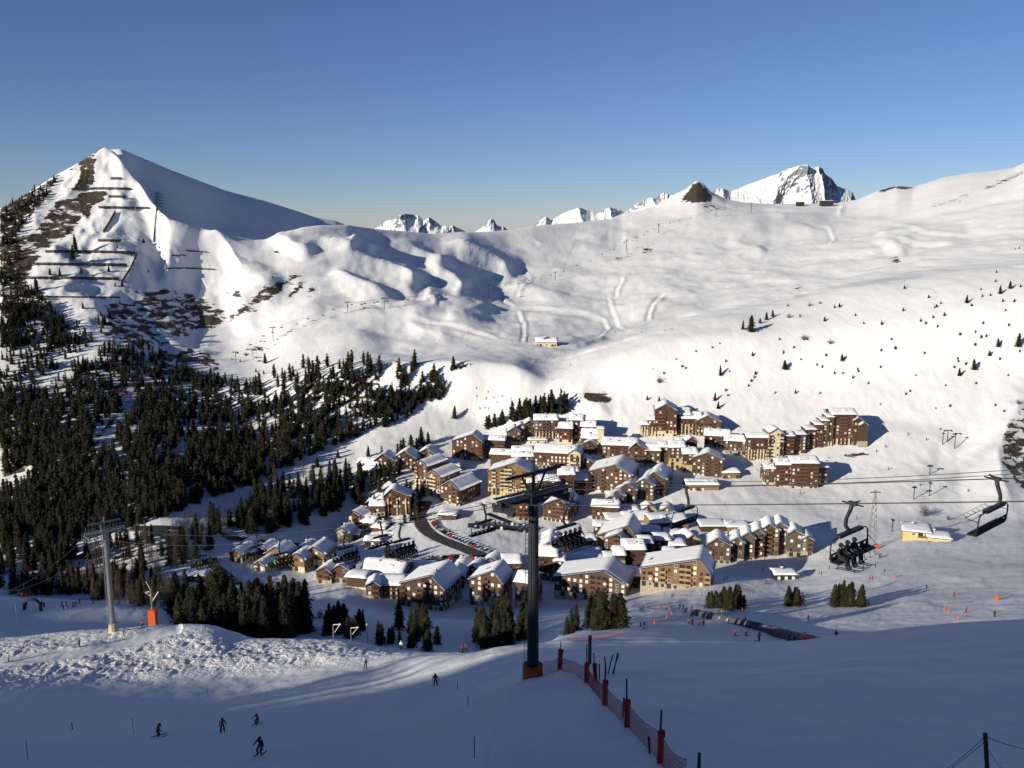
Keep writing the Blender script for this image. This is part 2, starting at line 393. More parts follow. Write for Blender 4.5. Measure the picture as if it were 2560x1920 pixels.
GY = pchip(tt, rowY, tq); GZ = pchip(tt, rowZ, tq)
GX = GY * a_cols[None, :]
PX, PY = proj(GX, GY, GZ)
TR = np.repeat(tq[:, None], NC, 1)              # row parameter

def seg_dist(px, py, line):
    """signed distance to a polyline in the photo (positive = right / below), and parameter 0..1"""
    best = np.full(px.shape, 1e9); sg = np.zeros(px.shape); par = np.zeros(px.shape)
    n = len(line) - 1
    for i in range(n):
        x0, y0 = line[i]; x1, y1 = line[i + 1]
        dx, dy = x1 - x0, y1 - y0; l2 = dx*dx + dy*dy
        t = np.clip(((px - x0) * dx + (py - y0) * dy) / l2, 0, 1)
        ex, ey = px - x0 - t*dx, py - y0 - t*dy
        d = np.hypot(ex, ey)
        k = d < best
        best = np.where(k, d, best); sg = np.where(k, np.sign(dx * ey - dy * ex), sg); par = np.where(k, (i + t) / n, par)
    return best * sg, par

def in_poly(px, py, poly):
    inside = np.zeros(np.shape(px), bool)
    n = len(poly); j = n - 1
    for i in range(n):
        xi, yi = poly[i]; xj, yj = poly[j]
        c = ((yi > py) != (yj > py)) & (px < (xj - xi) * (py - yi) / ((yj - yi) or 1e-9) + xi)
        inside ^= c; j = i
    return inside

def soft_poly(px, py, poly, w=8.0):
    ins = in_poly(px, py, poly)
    d, _ = seg_dist(px, py, poly + [poly[0]])
    return np.clip(0.5 + np.where(ins, 1, -1) * np.abs(d) / w, 0, 1)

# spurs and gullies: crest line in the photo, height m, width on the sunny and on the shaded side (photo px)
SPURS = [
 ([(784, 640), (879, 655), (974, 694), (1031, 718), (1055, 742)], 24, 46, 22, (16, 19.3)),
 ([(947, 605), (1031, 632), (1088, 668), (1141, 690)], 16, 40, 16, (16, 19.3)),
 ([(1090, 615), (1150, 630), (1202, 650), (1259, 682), (1292, 712)], 26, 46, 18, (16, 19.3)),
 ([(1060, 672), (1100, 695), (1145, 720), (1170, 742)], 16, 36, 16, (16, 19.3)),
 ([(814, 684), (860, 707), (917, 737), (993, 762)], 13, 40, 18, (15.5, 19)),
 ([(660, 596), (700, 606), (746, 628), (800, 640)], 12, 30, 14, (17, 19.6)),
 ([(865, 612), (905, 630), (940, 655)], 13, 26, 13, (17, 19.6)),
 ([(800, 600), (860, 632), (895, 657)], 12, 26, 13, (17, 19.6)),
 ([(1060, 750), (1100, 766)], 8, 20, 12, (15.5, 19)),
 ([(880, 790), (960, 800), (1040, 790), (1100, 775)], 5, 20, 20, (15, 18)),
 ([(500, 560), (535, 600), (575, 650), (600, 700), (590, 770)], 22, 55, 17, (15.4, 19)),
 ([(395, 585), (425, 640), (420, 690), (410, 730)], 12, 34, 12, (15.4, 19)),
 ([(720, 690), (660, 740), (610, 780), (568, 803)], 22, 34, 60, (15.0, 18.5)),
 ([(268, 372), (300, 425), (345, 475), (385, 520)], 10, 26, 14, (17, 20)),
 ([(300, 385), (310, 470), (300, 540)], 6, 30, 16, (16, 19)),
 ([(1840, 565), (1900, 572), (1960, 560), (2070, 590)], 9, 40, 16, (16.5, 19)),
 ([(2180, 575), (2230, 615), (2270, 640)], 8, 60, 14, (16, 18.8)),
 ([(1430, 605), (1520, 585), (1600, 600)], 8, 26, 14, (16.5, 19)),
 ([(1250, 715), (1340, 730), (1440, 740)], 6, 24, 14, (15.4, 18.5)),
 ([(1810, 600), (1870, 622), (1920, 640)], 7, 36, 12, (16.5, 19)),
 ([(1890, 505), (1960, 545), (2080, 540)], 5, 30, 14, (17, 19)),
 ([(2110, 508), (2100, 535), (2092, 538)], 6, 10, 5, (17, 19.3)),
 ([(1240, 760), (1180, 780), (1100, 800)], 6, 30, 16, (15.2, 18)),
 ([(1010, 800), (1060, 830), (1140, 845)], 5, 26, 14, (15.0, 18)),
 ([(2600, 960), (2560, 1015), (2520, 1090), (2492, 1160), (2500, 1225), (2545, 1300)], 15, 70, 60, (8.2, 14.4)),
 ([(1420, 1000), (1470, 1010), (1530, 1040)], 5, 40, 22, (11.6, 14)),
]
DZ = np.zeros_like(GZ)
wob = 6 * fbm(PX / 40, PY / 26, 3, 5)
for line, h, wl, wr, (t0, t1) in SPURS:
    sel = (TR > t0) & (TR < t1)
    x0 = min(p[0] for p in line) - 140; x1 = max(p[0] for p in line) + 140
    y0 = min(p[1] for p in line) - 140; y1 = max(p[1] for p in line) + 140
    sel &= (PX > x0) & (PX < x1) & (PY > y0) & (PY < y1)
    if not sel.any(): continue
    d, par = seg_dist(PX[sel] + wob[sel] * .5, PY[sel] + wob[sel], line)
    w = np.where(d < 0, wl, wr)
    env = np.clip(par * 3.0, 0, 1) * np.clip((1 - par) * 4.0, 0, 1); env = env * env * (3 - 2 * env) * 0.9 + 0.1
    env *= np.clip((TR[sel] - t0) / .5, 0, 1) * np.clip((t1 - TR[sel]) / .5, 0, 1)
    tent = np.clip(1 - np.abs(d) / (w * 1.7), 0, 1)
    prof_ = np.where(d < 0, tent ** 1.7, tent ** 1.25)
    DZ[sel] += h * 0.8 * env * prof_
TRACKS = [
 ([(1240, 765), (1290, 768), (1400, 780), (1470, 790), (1508, 800), (1524, 818), (1505, 838), (1460, 850), (1400, 858)], 1.0), ([(1255, 738), (1262, 752), (1285, 766)], 1.0), ([(1310, 680), (1326, 700), (1304, 728), (1288, 745)], .8),
 ([(1292, 775), (1308, 800), (1312, 840), (1305, 858)], 1.0), ([(1520, 738), (1530, 780), (1548, 812), (1562, 822)], .8), ([(1330, 600), (1350, 612), (1400, 618), (1450, 624)], .9), ([(1662, 740), (1636, 760), (1624, 790), (1622, 802)], 1.6),
 ([(2060, 546), (2200, 560), (2330, 583), (2440, 592)], 1.0), ([(1560, 700), (1548, 720), (1540, 745)], 1.2), ([(2000, 560), (2070, 572), (2085, 600), (2070, 612)], 1.3), ([(2180, 590), (2260, 608), (2400, 612)], 1.0), ([(1010, 800), (1100, 812), (1180, 826), (1260, 852)], .6),
 ([(860, 770), (960, 778), (1060, 770), (1130, 752)], .6), ([(1330, 860), (1440, 866), (1560, 832), (1700, 792)], .8), ([(1380, 905), (1500, 868), (1620, 835)], .6), ([(1700, 505), (1820, 520), (1960, 530), (2100, 527)], 1.2), ([(1640, 560), (1740, 575), (1860, 590)], .9)]
for line, h in TRACKS:
    x0 = min(p[0] for p in line) - 30; x1 = max(p[0] for p in line) + 30; y0 = min(p[1] for p in line) - 30; y1 = max(p[1] for p in line) + 30
    sel = (TR > 14.2) & (TR < 19) & (PX > x0) & (PX < x1) & (PY > y0) & (PY < y1)
    if sel.any():
        d, par = seg_dist(PX[sel] + .4 * wob[sel], PY[sel] + .4 * wob[sel], line)
        DZ[sel] += h * 1.5 * np.clip(np.minimum(par, 1 - par) * 8, 0, 1) * (np.exp(-((d + 4) / 3.5) ** 2) - np.exp(-((d - 3) / 3.5) ** 2))
# rolling relief (grows with distance, none on the skyline rows)
amp = np.interp(TR, [0, 3, 4.6, 7, 9, 13, 15, 17, 18, 18.8, 19.0, 19.3, 21.2, 23], [0, .1, .25, 1.2, 1.5, 2.2, 3.5, 6.0, 5.5, 1.5, .2, 2, .6, 10])
n1 = fbm(GX / 95, GY / 120, 4, 21); n2 = fbm(GX / 26, GY / 40, 3, 33)
bowl = np.clip((TR - 15.5) / 1.0, 0, 1) * np.clip((19.0 - TR) / .6, 0, 1)
dirx = (GX * .80 + GY * .60); diry = (-GX * .60 + GY * .80)
kn = np.interp(PX, [1560, 1596, 1635, 1690, 1720, 1739, 1758, 1778, 1817, 1861], [0, 2, 8, 30, 43, 55, 48, 27, 9, 0])
DZ += kn * 0.99 * np.where(TR < 19, np.clip(1 - (19 - TR) / .42, 0, 1) ** 1.25, np.clip(1 - (TR - 19) / .8, 0, 1)) * (1 + .06 * fbm(PX / 12, PY / 9, 3, 17))
n3 = fbm(dirx / 170, diry / 40, 5, 45, 0.45, ridged=True)
DZ += amp * (n1 + 0.22 * n2) + np.interp(TR, [5, 7, 13, 14], [0, .5, .5, 0]) * fbm(GX / 6, GY / 9, 4, 99, .6) + bowl * 3.2 * n3 * np.clip((PX - 540) / 200, 0.25, 1) * np.clip((2500 - PX) / 700, .35, 1)
# rock bands, gullies on the mountain
mt = np.clip((TR - 14.0) / .6, 0, 1) * np.clip((19 - TR) / .4, 0, 1) * np.clip((600 - PX) / 200, 0, 1)
DZ += mt * 5.0 * fbm(GX / 38, GY / 60, 4, 61, ridged=True)
# trampled snow on the near crest
churn = np.zeros_like(GZ)
cp = [(-300, 1640), (0, 1600), (230, 1580), (420, 1566), (640, 1604), (850, 1604), (1010, 1625), (760, 1660), (420, 1690), (200, 1700), (0, 1720), (-300, 1740)]
near = (TR > 2.5) & (TR < 4.3)
churn[near] = soft_poly(PX[near], PY[near], cp, 46)
lane, _ = seg_dist(PX, PY, [(-300, 1690), (0, 1655), (200, 1628), (360, 1592), (440, 1572)])
lane = np.clip(1 - np.abs(lane) / 17, 0, 1) * near
churn = np.clip(churn - 2.2 * lane, 0, 1)
cz = fbm(GX / 1.05, GY / 1.7, 3, 71, 0.6, ridged=True)
DZ += churn * (0.27 * cz + 0.14 * fbm(GX / 5, GY / 5, 2, 72))
DZ += near * np.clip((TR-2.4)/.6,0,1) * 0.35 * fbm(GX / 9, GY / 7, 3, 77)
DZ -= 0.5 * lane
sm = (TR >= 1) & (TR < 3.9)
DZ += sm * 0.05 * fbm(GX / 1.3, GY / 2.6, 2, 79)
GZ = GZ + DZ
PX, PY = proj(GX, GY, GZ)

# ---- where the ground is bare, packed or churned (attributes; their edges are broken up in the material)
rock = np.zeros_like(GZ); groom = np.zeros_like(GZ)
ROCKS = [  # polygon, strength
 ([(193, 392), (240, 395), (236, 440), (232, 465), (186, 474), (200, 436)], 1.0),
 ([(192, 488), (225, 478), (268, 478), (262, 500), (232, 515), (222, 545), (205, 540), (196, 512)], 1.0),
 ([(140, 500), (200, 490), (206, 540), (180, 580), (110, 625), (60, 650), (50, 610), (100, 560), (120, 530)], .82),
 ([(0, 540), (40, 505), (90, 478), (88, 500), (60, 540), (20, 570), (0, 590)], 1.0),
 ([(200, 398), (232, 376), (246, 376), (226, 400)], .7), ([(172, 420), (210, 398), (200, 408), (176, 432)], .7),
 ([(0, 600), (60, 590), (100, 640), (60, 700), (130, 760), (60, 800), (0, 780)], .80),
 ([(0, 505), (40, 492), (90, 468), (150, 436), (130, 480), (80, 540), (30, 600), (0, 640)], .75),
 ([(260, 760), (380, 740), (440, 730), (500, 740), (560, 770), (570, 800), (480, 830), (400, 870), (340, 870), (260, 840)], .60),
 ([(480, 755), (530, 760), (562, 800), (540, 822), (500, 830)], .75),
 ([(345, 730), (430, 718), (400, 745), (360, 760)], .62), ([(560, 730), (606, 722), (600, 744), (570, 748)], .6),
 ([(568, 802), (600, 770), (650, 730), (700, 700), (738, 686), (752, 690), (716, 716), (690, 742), (640, 768), (600, 790)], .78),
 ([(716, 740), (752, 704), (775, 700), (750, 728), (728, 744)], .66), ([(765, 730), (790, 706), (785, 730), (770, 740)], .7),
 ([(690, 690), (660, 712), (682, 700)], .6), ([(684, 626), (716, 628), (712, 638), (690, 636)], .8),
 ([(340, 890), (440, 870), (520, 880), (560, 920), (500, 960), (420, 960), (360, 930)], .56),
 ([(600, 870), (660, 858), (672, 880), (620, 892)], .52), ([(630, 898), (665, 898), (660, 908), (630, 906)], .7),
 ([(720, 960), (800, 940), (900, 930), (980, 950), (960, 1000), (860, 1010), (760, 1000)], .60),
 ([(1704, 500), (1722, 478), (1734, 458), (1748, 456), (1766, 472), (1780, 492), (1778, 504), (1740, 506)], 1.25),
 ([(1700, 506), (1800, 512), (1814, 520), (1790, 524), (1740, 514)], .62),
 ([(2196, 478), (2228, 466), (2256, 466), (2284, 468), (2262, 474), (2236, 470), (2206, 482)], 1.1),
 ([(2460, 468), (2500, 452), (2560, 424), (2560, 432), (2510, 458), (2470, 472)], .66),
 ([(2330, 515), (2400, 492), (2440, 474), (2400, 498), (2340, 518)], .55),
 ([(1600, 632), (1622, 616), (1656, 608), (1640, 620), (1612, 634)], .72), ([(1535, 652), (1560, 640), (1582, 636), (1570, 646), (1545, 654)], .72),
 ([(1495, 660), (1525, 648), (1510, 662)], .5), ([(2222, 648), (2250, 640), (2248, 660), (2226, 658)], .7),
 ([(1640, 905), (1660, 895), (1700, 880), (1704, 886), (1680, 896), (1650, 906)], .72), ([(1620, 925), (1640, 912), (1630, 928)], .55),
 ([(1976, 724), (2004, 716), (2000, 724), (1980, 732)], .6), ([(1980, 726), (1996, 718), (1990, 730)], .6),
 ([(1458, 982), (1500, 984), (1530, 996), (1520, 1008), (1480, 1004), (1458, 996)], 1.1),
 ([(1500, 975), (1520, 974), (1526, 982)], .6),
 ([(2105, 1135), (2160, 1128), (2170, 1136), (2110, 1150)], .65), ([(2040, 1150), (2080, 1140), (2076, 1152), (2040, 1158)], .7),
 ([(2505, 1080), (2560, 1010), (2600, 1000), (2600, 1250), (2540, 1210), (2500, 1150)], .60),
 ([(230, 1100), (262, 1060), (322, 1000), (332, 990), (300, 1040), (250, 1110), (205, 1130)], .62),
 ([(1110, 1380), (1170, 1384), (1160, 1400), (1090, 1408), (1080, 1396)], .62),
 ([(330, 1330), (372, 1322), (372, 1345), (330, 1350)], .6), ([(495, 1425), (525, 1430), (520, 1450), (495, 1445)], .7),
 ([(150, 1385), (190, 1385), (188, 1395), (150, 1392)], .6), ([(940, 1400), (980, 1392), (990, 1402), (950, 1408)], .6),
 ([(0, 1000), (120, 950), (250, 900), (330, 940), (300, 1020), (200, 1080), (60, 1180), (0, 1200)], .50),
 ([(1040, 1270), (1060, 1230), (1075, 1280), (1062, 1330)], .55),
]
far_sel = (TR > 5)
for poly, s in ROCKS:
    x0 = min(p[0] for p in poly) - 25; x1 = max(p[0] for p in poly) + 25; y0 = min(p[1] for p in poly) - 25; y1 = max(p[1] for p in poly) + 25
    sel = far_sel & (PX > x0) & (PX < x1) & (PY > y0) & (PY < y1)
    if s > 1 or y0 < 540: sel &= (TR < 19.4)
    if not sel.any(): continue
    w = 7 if s > .9 else 14
    rock[sel] = np.maximum(rock[sel], s * soft_poly(PX[sel], PY[sel], poly, w))
PISTES = [
 ([(1330, 1010), (1345, 960), (1340, 915), (1380, 885), (1450, 865), (1560, 830), (1700, 770), (1800, 745)], 20, (13, 17.5)),
 ([(1150, 1060), (1180, 1000), (1200, 960), (1180, 925)], 26, (12, 16)),
 ([(1240, 1120), (1180, 1060), (1160, 1010)], 20, (11, 15)),
 ([(1270, 770), (1330, 778), (1440, 790), (1500, 800), (1530, 820), (1500, 840), (1380, 855)], 7, (14, 18.5)),
 ([(1260, 765), (1290, 735), (1330, 700), (1310, 680)], 6, (14, 18.8)), ([(1300, 860), (1310, 800), (1300, 775)], 8, (14, 18.5)),
 ([(1400, 690), (1440, 600), (1520, 620)], 4, (15, 19)), ([(1990, 740), (2080, 715), (2200, 700), (2300, 690)], 9, (14.8, 16.2)),  # last strip: the shade on this piste is put into the packed-snow tone
 ([(1900, 560), (2060, 545), (2200, 555), (2400, 580)], 22, (16, 19)), ([(2180, 585), (2300, 610), (2420, 600)], 12, (16, 19)),
 ([(1500, 1600), (1620, 1580), (1760, 1560), (1900, 1590)], 50, (4, 7)), ([(1440, 1500), (1600, 1500), (1720, 1540), (1700, 1580)], 26, (5, 9)),
 ([(1800, 1500), (2000, 1530), (2200, 1500), (2300, 1450), (2200, 1410), (2000, 1400)], 26, (5, 10.5)),
 ([(2300, 1500), (2450, 1480), (2560, 1450)], 30, (4.5, 9)), ([(2100, 1400), (2300, 1405), (2560, 1420)], 26, (7, 10)),
 ([(1900, 1235), (2000, 1265), (2100, 1330), (2190, 1390)], 26, (8, 12.5)), ([(2350, 1240), (2400, 1180), (2500, 1100), (2560, 1060)], 16, (10, 14)),
 ([(2320, 1330), (2300, 1240), (2330, 1160), (2340, 1110)], 14, (9, 14)), ([(2200, 1060), (2330, 1080), (2400, 1110)], 16, (11, 14)),
 ([(-100, 1665), (200, 1628), (360, 1592), (440, 1570)], 16, (3, 4.4)),
]
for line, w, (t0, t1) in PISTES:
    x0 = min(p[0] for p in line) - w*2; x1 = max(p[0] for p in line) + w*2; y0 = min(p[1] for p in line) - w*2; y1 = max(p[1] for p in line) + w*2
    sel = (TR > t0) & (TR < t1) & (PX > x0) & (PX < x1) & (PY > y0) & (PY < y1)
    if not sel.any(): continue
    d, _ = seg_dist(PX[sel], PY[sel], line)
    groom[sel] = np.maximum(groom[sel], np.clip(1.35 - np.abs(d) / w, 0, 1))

trk = (TR > 1) & (TR < 3.4)
churn[trk] = np.maximum(churn[trk], 0.16 * soft_poly(PX[trk], PY[trk], [(1150, 1700), (1330, 1700), (1480, 1760), (1620, 1930), (1150, 1930)], 60) * np.clip(fbm(GX[trk] / .8, GY[trk] / 9, 3, 88) + .3, 0, 1))
V = np.stack([GX, GY, GZ], -1).reshape(-1, 3)
Q = grid_quads(NR, NC)
me = np_mesh('ground', V, Q, M['ground'])
for nm, arr in (('rock', rock), ('groom', groom), ('churn', churn)):
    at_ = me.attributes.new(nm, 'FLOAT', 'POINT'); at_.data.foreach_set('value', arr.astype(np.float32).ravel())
ground = link('ground', me)
tag(ground, 'snow covered valley, pistes and mountain slopes', kind='structure')

def ground_z(x, y):
    a = x / y
    j = int(np.clip(np.searchsorted(a_cols, a) - 1, 0, NC - 2))
    f = (a - a_cols[j]) / (a_cols[j + 1] - a_cols[j]); f = min(max(f, 0), 1)
    z0 = np.interp(y, GY[:, j], GZ[:, j]); z1 = np.interp(y, GY[:, j + 1], GZ[:, j + 1])
    return float(z0 * (1 - f) + z1 * f)

SL = GZ / GY
def hit(px, py, ymin=0.0):
    """first ground point seen through a photo pixel (beyond ymin)"""
    a, b = ab(px, py)
    j = int(np.clip(round(float(np.interp(a, a_cols, np.arange(NC)))), 0, NC - 1))
    s = SL[:, j]; ys = GY[:, j]
    k = np.nonzero((s >= b) & (ys > ymin))[0]
    if len(k) == 0: return None
    k = max(1, k[0])
    t = (b - s[k - 1]) / (s[k] - s[k - 1] + 1e-12); t = min(max(t, 0), 1)
    Y = ys[k - 1] + t * (ys[k] - ys[k - 1])
    return Vector((a * Y, Y, b * Y if t < 1 else s[k] * Y))

# ---- the hill behind the photographer: unseen, ridge line fitted to shade the near slope
HS = np.array([-1200.0, -750.0, -532.5, -517.5, -502.5, -487.5, -472.5, -457.5, -442.5, -427.5, -412.5, -397.5, -382.5, -367.5, -352.5, -337.5, -322.5, -307.5, -292.5, -277.5, -262.5, -247.5, -232.5, -217.5, -202.5, -187.5, -172.5, -157.5, -142.5, -127.5, -112.5, -97.5, -82.5, -67.5, -52.5, -37.5, -22.5, -7.5, 60.0, 200.0, 700.0])
WS = np.array([-330.0, -204.2, -154.2, -155.0, -150.0, -145.6, -139.9, -138.5, -139.0, -138.9, -136.1, -128.0, -122.6, -114.8, -109.6, -104.5, -100.3, -101.2, -99.3, -95.7, -91.0, -86.7, -82.5, -78.4, -76.3, -73.5, -69.7, -63.9, -58.6, -53.6, -48.4, -42.7, -31.5, -21.7, -15.8, -8.6, -5.6, -4.7, 34.0, 66.0, 140.0])
hh = np.linspace(-1200, 700, 240); dd = np.concatenate([np.linspace(-1500, -300, 16), np.linspace(-290, 60, 60), np.linspace(70, 160, 8)])
Hh, Dd = np.meshgrid(hh, dd)
wz = np.interp(Hh, HS, WS) + 250 * math.tan(SUN_EL)
jag = 0.5 * fbm(Hh / 22, Dd / 60, 3, 91)
zf = wz - np.interp(Hh, [-150, -30], [0.62, 0.315]) * (Dd + 250) + jag - np.clip(Dd + 25, 0, None) * 0.25
zb = wz - 0.30 * (-250 - Dd) + jag
HZ = np.where(Dd > -250, zf, zb)
HZ = HZ - 3.0 * np.exp(-((Dd + 250) / 14.0) ** 2)
ux, uy = SUN_DIR.x, SUN_DIR.y
HX = Hh * uy + Dd * ux; HY = -Hh * ux + Dd * uy
rr = np.hypot(HX, HY)
HZ = np.where(rr < 30, np.minimum(HZ, -4 - 0.0 * rr), HZ)
me = np_mesh('hill', np.stack([HX, HY, HZ], -1).reshape(-1, 3), grid_quads(*HX.shape), M['ground'])
tag(link('hill', me), 'unseen snowy hill behind the photographer, ridge shaped to shade the near slope', kind='structure')

# ---- far peaks
def far_peak(name, label, sky_pts, Y, base_py, rough, seed, extra_rock=0.0):
    xs = np.array([p[0] for p in sky_pts], float); ys = np.array([p[1] for p in sky_pts], float)
    nc = int((xs[-1] - xs[0]) / 0.8); px = np.linspace(xs[0], xs[-1], nc)
    top = np.interp(px, xs, ys) + 1.2 * fbm(px / 6, px * 0 + seed, 3, seed)
    nr = 64
    t = np.linspace(0, 1, nr)[:, None]
    a, btop = ab(px, top); _, bb = ab(px, np.full(nc, base_py))
    D = Y * 0.10
    YY = (Y - D) + D * t
    hgt = np.clip(base_py - top, 1, None)[None, :]
    zt = (btop * Y)[None, :]; zb_ = (bb * (Y - D))[None, :]
    Z = zb_ + (zt - zb_) * (t ** 1.25)
    X = a[None, :] * YY
    mpp = Y / F
    env = np.sin(np.pi * np.clip(t, 0, 1)) ** .5 * (1 - t ** 8)
    PXg = np.repeat(px[None, :], nr, 0); PYg = base_py + (top[None, :] - base_py) * (t ** 1.25)
    wb = 5 * fbm(PXg / 16, PYg / 14, 3, seed + 8)
    for i_ in range(1, len(sky_pts) - 1):
        (xa, ya), (xb, yb), (xc, yc) = sky_pts[i_ - 1], sky_pts[i_], sky_pts[i_ + 1]
        if not (yb <= ya and yb <= yc + 3 and (yb < ya or yb < yc)): continue
        hp = base_py - yb; sg_ = 1 if (i_ % 2) else -.35
        dl, pr_ = seg_dist(PXg + wb, PYg + wb, [(xb, yb - 2), (xb - sg_ * hp * .35, yb + hp * .5), (xb - sg_ * hp * .55, base_py)])
        wl_, wr_ = hp * .55, hp * .30
        YY = YY - (Y / F) * hp * .45 * np.clip(1 - np.abs(dl) / np.where(dl > 0, wl_, wr_), 0, 1) ** 1.2
    g = fbm(PXg / 17 + PYg / 40, PYg / 21 - PXg / 60 + seed, 5, seed, 0.55, ridged=True)
    YY = YY - env * g * rough * mpp * 7
    Z = Z + env * fbm(PXg / 7, PYg / 9, 4, seed + 3, 0.6, ridged=True) * rough * mpp * 1.0
    # back side
    tb = np.linspace(0.1, 1, 6)[:, None]
    Yb = np.repeat(Y + D * 1.2 * tb, nc, 1); Zb = zt - (zt - zb_) * tb; Xb = a[None, :] * Y + 0 * tb
    X = np.vstack([X, Xb]); YY = np.vstack([YY * np.ones_like(Z), Yb]); Z = np.vstack([Z, Zb])
    me = np_mesh(name, np.stack([X, YY, Z], -1).reshape(-1, 3), grid_quads(*X.shape), M['far'])
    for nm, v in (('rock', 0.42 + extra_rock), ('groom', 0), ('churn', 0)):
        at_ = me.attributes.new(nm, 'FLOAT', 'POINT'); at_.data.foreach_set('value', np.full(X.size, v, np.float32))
    tag(link(name, me), label, kind='structure')

far_peak('mountain', 'great white dome of the highest far mountain', [(1770, 500), (1783, 474), (1800, 472), (1827, 477), (1845, 472), (1859, 466), (1875, 458), (1891, 453), (1905, 448), (1920, 441), (1935, 436), (1945, 430), (1954, 425), (1974, 418), (1990, 417), (2010, 420), (2030, 420), (2050, 421), (2058, 431), (2070, 440), (2078, 445), (2086, 456), (2094, 466), (2113, 472), (2129, 479), (2137, 494), (2143, 509), (2150, 530)], 16000, 530, 1.0, 11)
far_peak('mountain', 'jagged white summit far behind the bowl', [(925, 585), (939, 573), (955, 562), (975, 551), (990, 549), (999, 545), (1008, 538), (1019, 535), (1033, 536), (1047, 537), (1056, 546), (1062, 552), (1068, 548), (1075, 543), (1084, 549), (1095, 557), (1106, 566), (1118, 565), (1126, 566), (1134, 563), (1146, 570), (1158, 575), (1170, 583), (1185, 592)], 13000, 620, 0.8, 23)
far_peak('mountain', 'small pointed summit far behind the bowl', [(1172, 592), (1182, 582), (1202, 571), (1214, 562), (1222, 551), (1228, 547), (1234, 549), (1242, 562), (1250, 567), (1258, 566), (1270, 574), (1280, 585)], 14000, 610, 0.7, 31)
far_peak('mountain', 'snowy ridge with two dark summits far right of the pointed one', [(1325, 575), (1337, 563), (1352, 548), (1365, 541), (1377, 551), (1395, 540), (1413, 531), (1430, 524), (1445, 519), (1462, 524), (1480, 530), (1490, 534), (1500, 530), (1510, 522), (1520, 519), (1535, 521), (1548, 523), (1560, 531), (1580, 545), (1600, 570)], 15000, 590, 0.8, 41)
far_peak('mountain', 'dark toothed summit beside the brown rocky knoll', [(1545, 560), (1560, 531), (1580, 514), (1604, 498), (1618, 496), (1630, 502), (1638, 490), (1647, 483), (1655, 487), (1659, 492), (1668, 490), (1679, 489), (1700, 486), (1730, 500)], 15500, 580, 0.9, 53)

# ------------------------------------------------------------------ trees
def foliage_mat(name, dark, light):
    m = bpy.data.materials.new(name); m.use_nodes = True; nt = m.node_tree; b = nt.nodes["Principled BSDF"]
    b.inputs['Roughness'].default_value = 0.85; b.inputs['Specular IOR Level'].default_value = 0.15
    g = nt.nodes.new('ShaderNodeNewGeometry'); n = nt.nodes.new('ShaderNodeTexNoise'); n.inputs['Scale'].default_value = 0.35; n.inputs['Detail'].default_value = 5
    nt.links.new(g.outputs['Position'], n.inputs['Vector'])
    cr = nt.nodes.new('ShaderNodeValToRGB'); cr.color_ramp.elements[0].position = .35; cr.color_ramp.elements[1].position = .65
    cr.color_ramp.elements[0].color = (*dark, 1); cr.color_ramp.elements[1].color = (*light, 1)
    nt.links.new(n.outputs[0], cr.inputs[0]); nt.links.new(cr.outputs[0], b.inputs['Base Color'])
    return m
M['spruce'] = foliage_mat('dark spruce needles', (0.011, 0.012, 0.008), (0.034, 0.033, 0.020))
M['pine'] = foliage_mat('arolla pine needles', (0.012, 0.014, 0.007), (0.042, 0.040, 0.018))
M['larch'] = foliage_mat('bare larch twigs', (0.050, 0.036, 0.024), (0.105, 0.078, 0.052))
M['bark'] = mat('bark', (0.05, 0.038, 0.028), 0.9, var=0.3, scale=4)
M['twig'] = mat('bare grey brown twigs', (0.10, 0.085, 0.07), 0.9, var=0.2, scale=4)

def crown_np(kind, tufts, size, rng):
    """triangles of a crown, height 1; drooping tufts spread through the crown"""
    z = rng.random(tufts) ** 0.75
    if kind == 'spruce':
        z = 0.07 + 0.93 * (1 - z ** 1.0)
        prof = 0.155 * (1 - z) ** 0.75 + 0.006
        prof = prof * (1 + 0.18 * np.sin(z * 55 + rng.random() * 6))
    elif kind == 'pine':
        z = 0.06 + 0.94 * rng.random(tufts)
        prof = 0.20 * np.clip(1 - z, 0.01, 1) ** 0.62 * (0.75 + 0.5 * np.clip(z * 4, 0, .5)) * (1 + 0.22 * np.sin(z * 31 + rng.random() * 6))
    else:
        z = 0.12 + 0.88 * (1 - z)
        prof = 0.15 * (1 - z) ** 0.8 + 0.004
    th = rng.random(tufts) * 2 * np.pi
    lob = 1 + 0.22 * np.sin(th * 3 + z * 14 + rng.random() * 6) + 0.14 * np.sin(th * 5 - z * 23)
    r = prof * lob * (0.35 + 0.65 * rng.random(tufts) ** 0.5)
    c = np.stack([r * np.cos(th), r * np.sin(th), z - 0.10 * r], 1)
    out = np.stack([np.cos(th), np.sin(th), -0.55 + 0.5 * rng.random(tufts)], 1)
    out /= np.linalg.norm(out, axis=1)[:, None]
    side = np.stack([-np.sin(th), np.cos(th), 0.35 * rng.standard_normal(tufts)], 1)
    s = size * (0.6 + 0.8 * rng.random(tufts))[:, None]
    up = np.cross(side, out)
    p0 = c - out * s * 0.7; p1 = c + side * s * 0.55 + up * s * .15; p2 = c + out * s; p3 = c - side * s * 0.55 + up * s * .15
    V = np.stack([p0, p1, p2, p3], 1).reshape(-1, 3)
    b = np.arange(tufts)[:, None] * 4
    T = np.concatenate([b + np.array([[0, 1, 2]]), b + np.array([[0, 2, 3]])], 0)
    return V, T

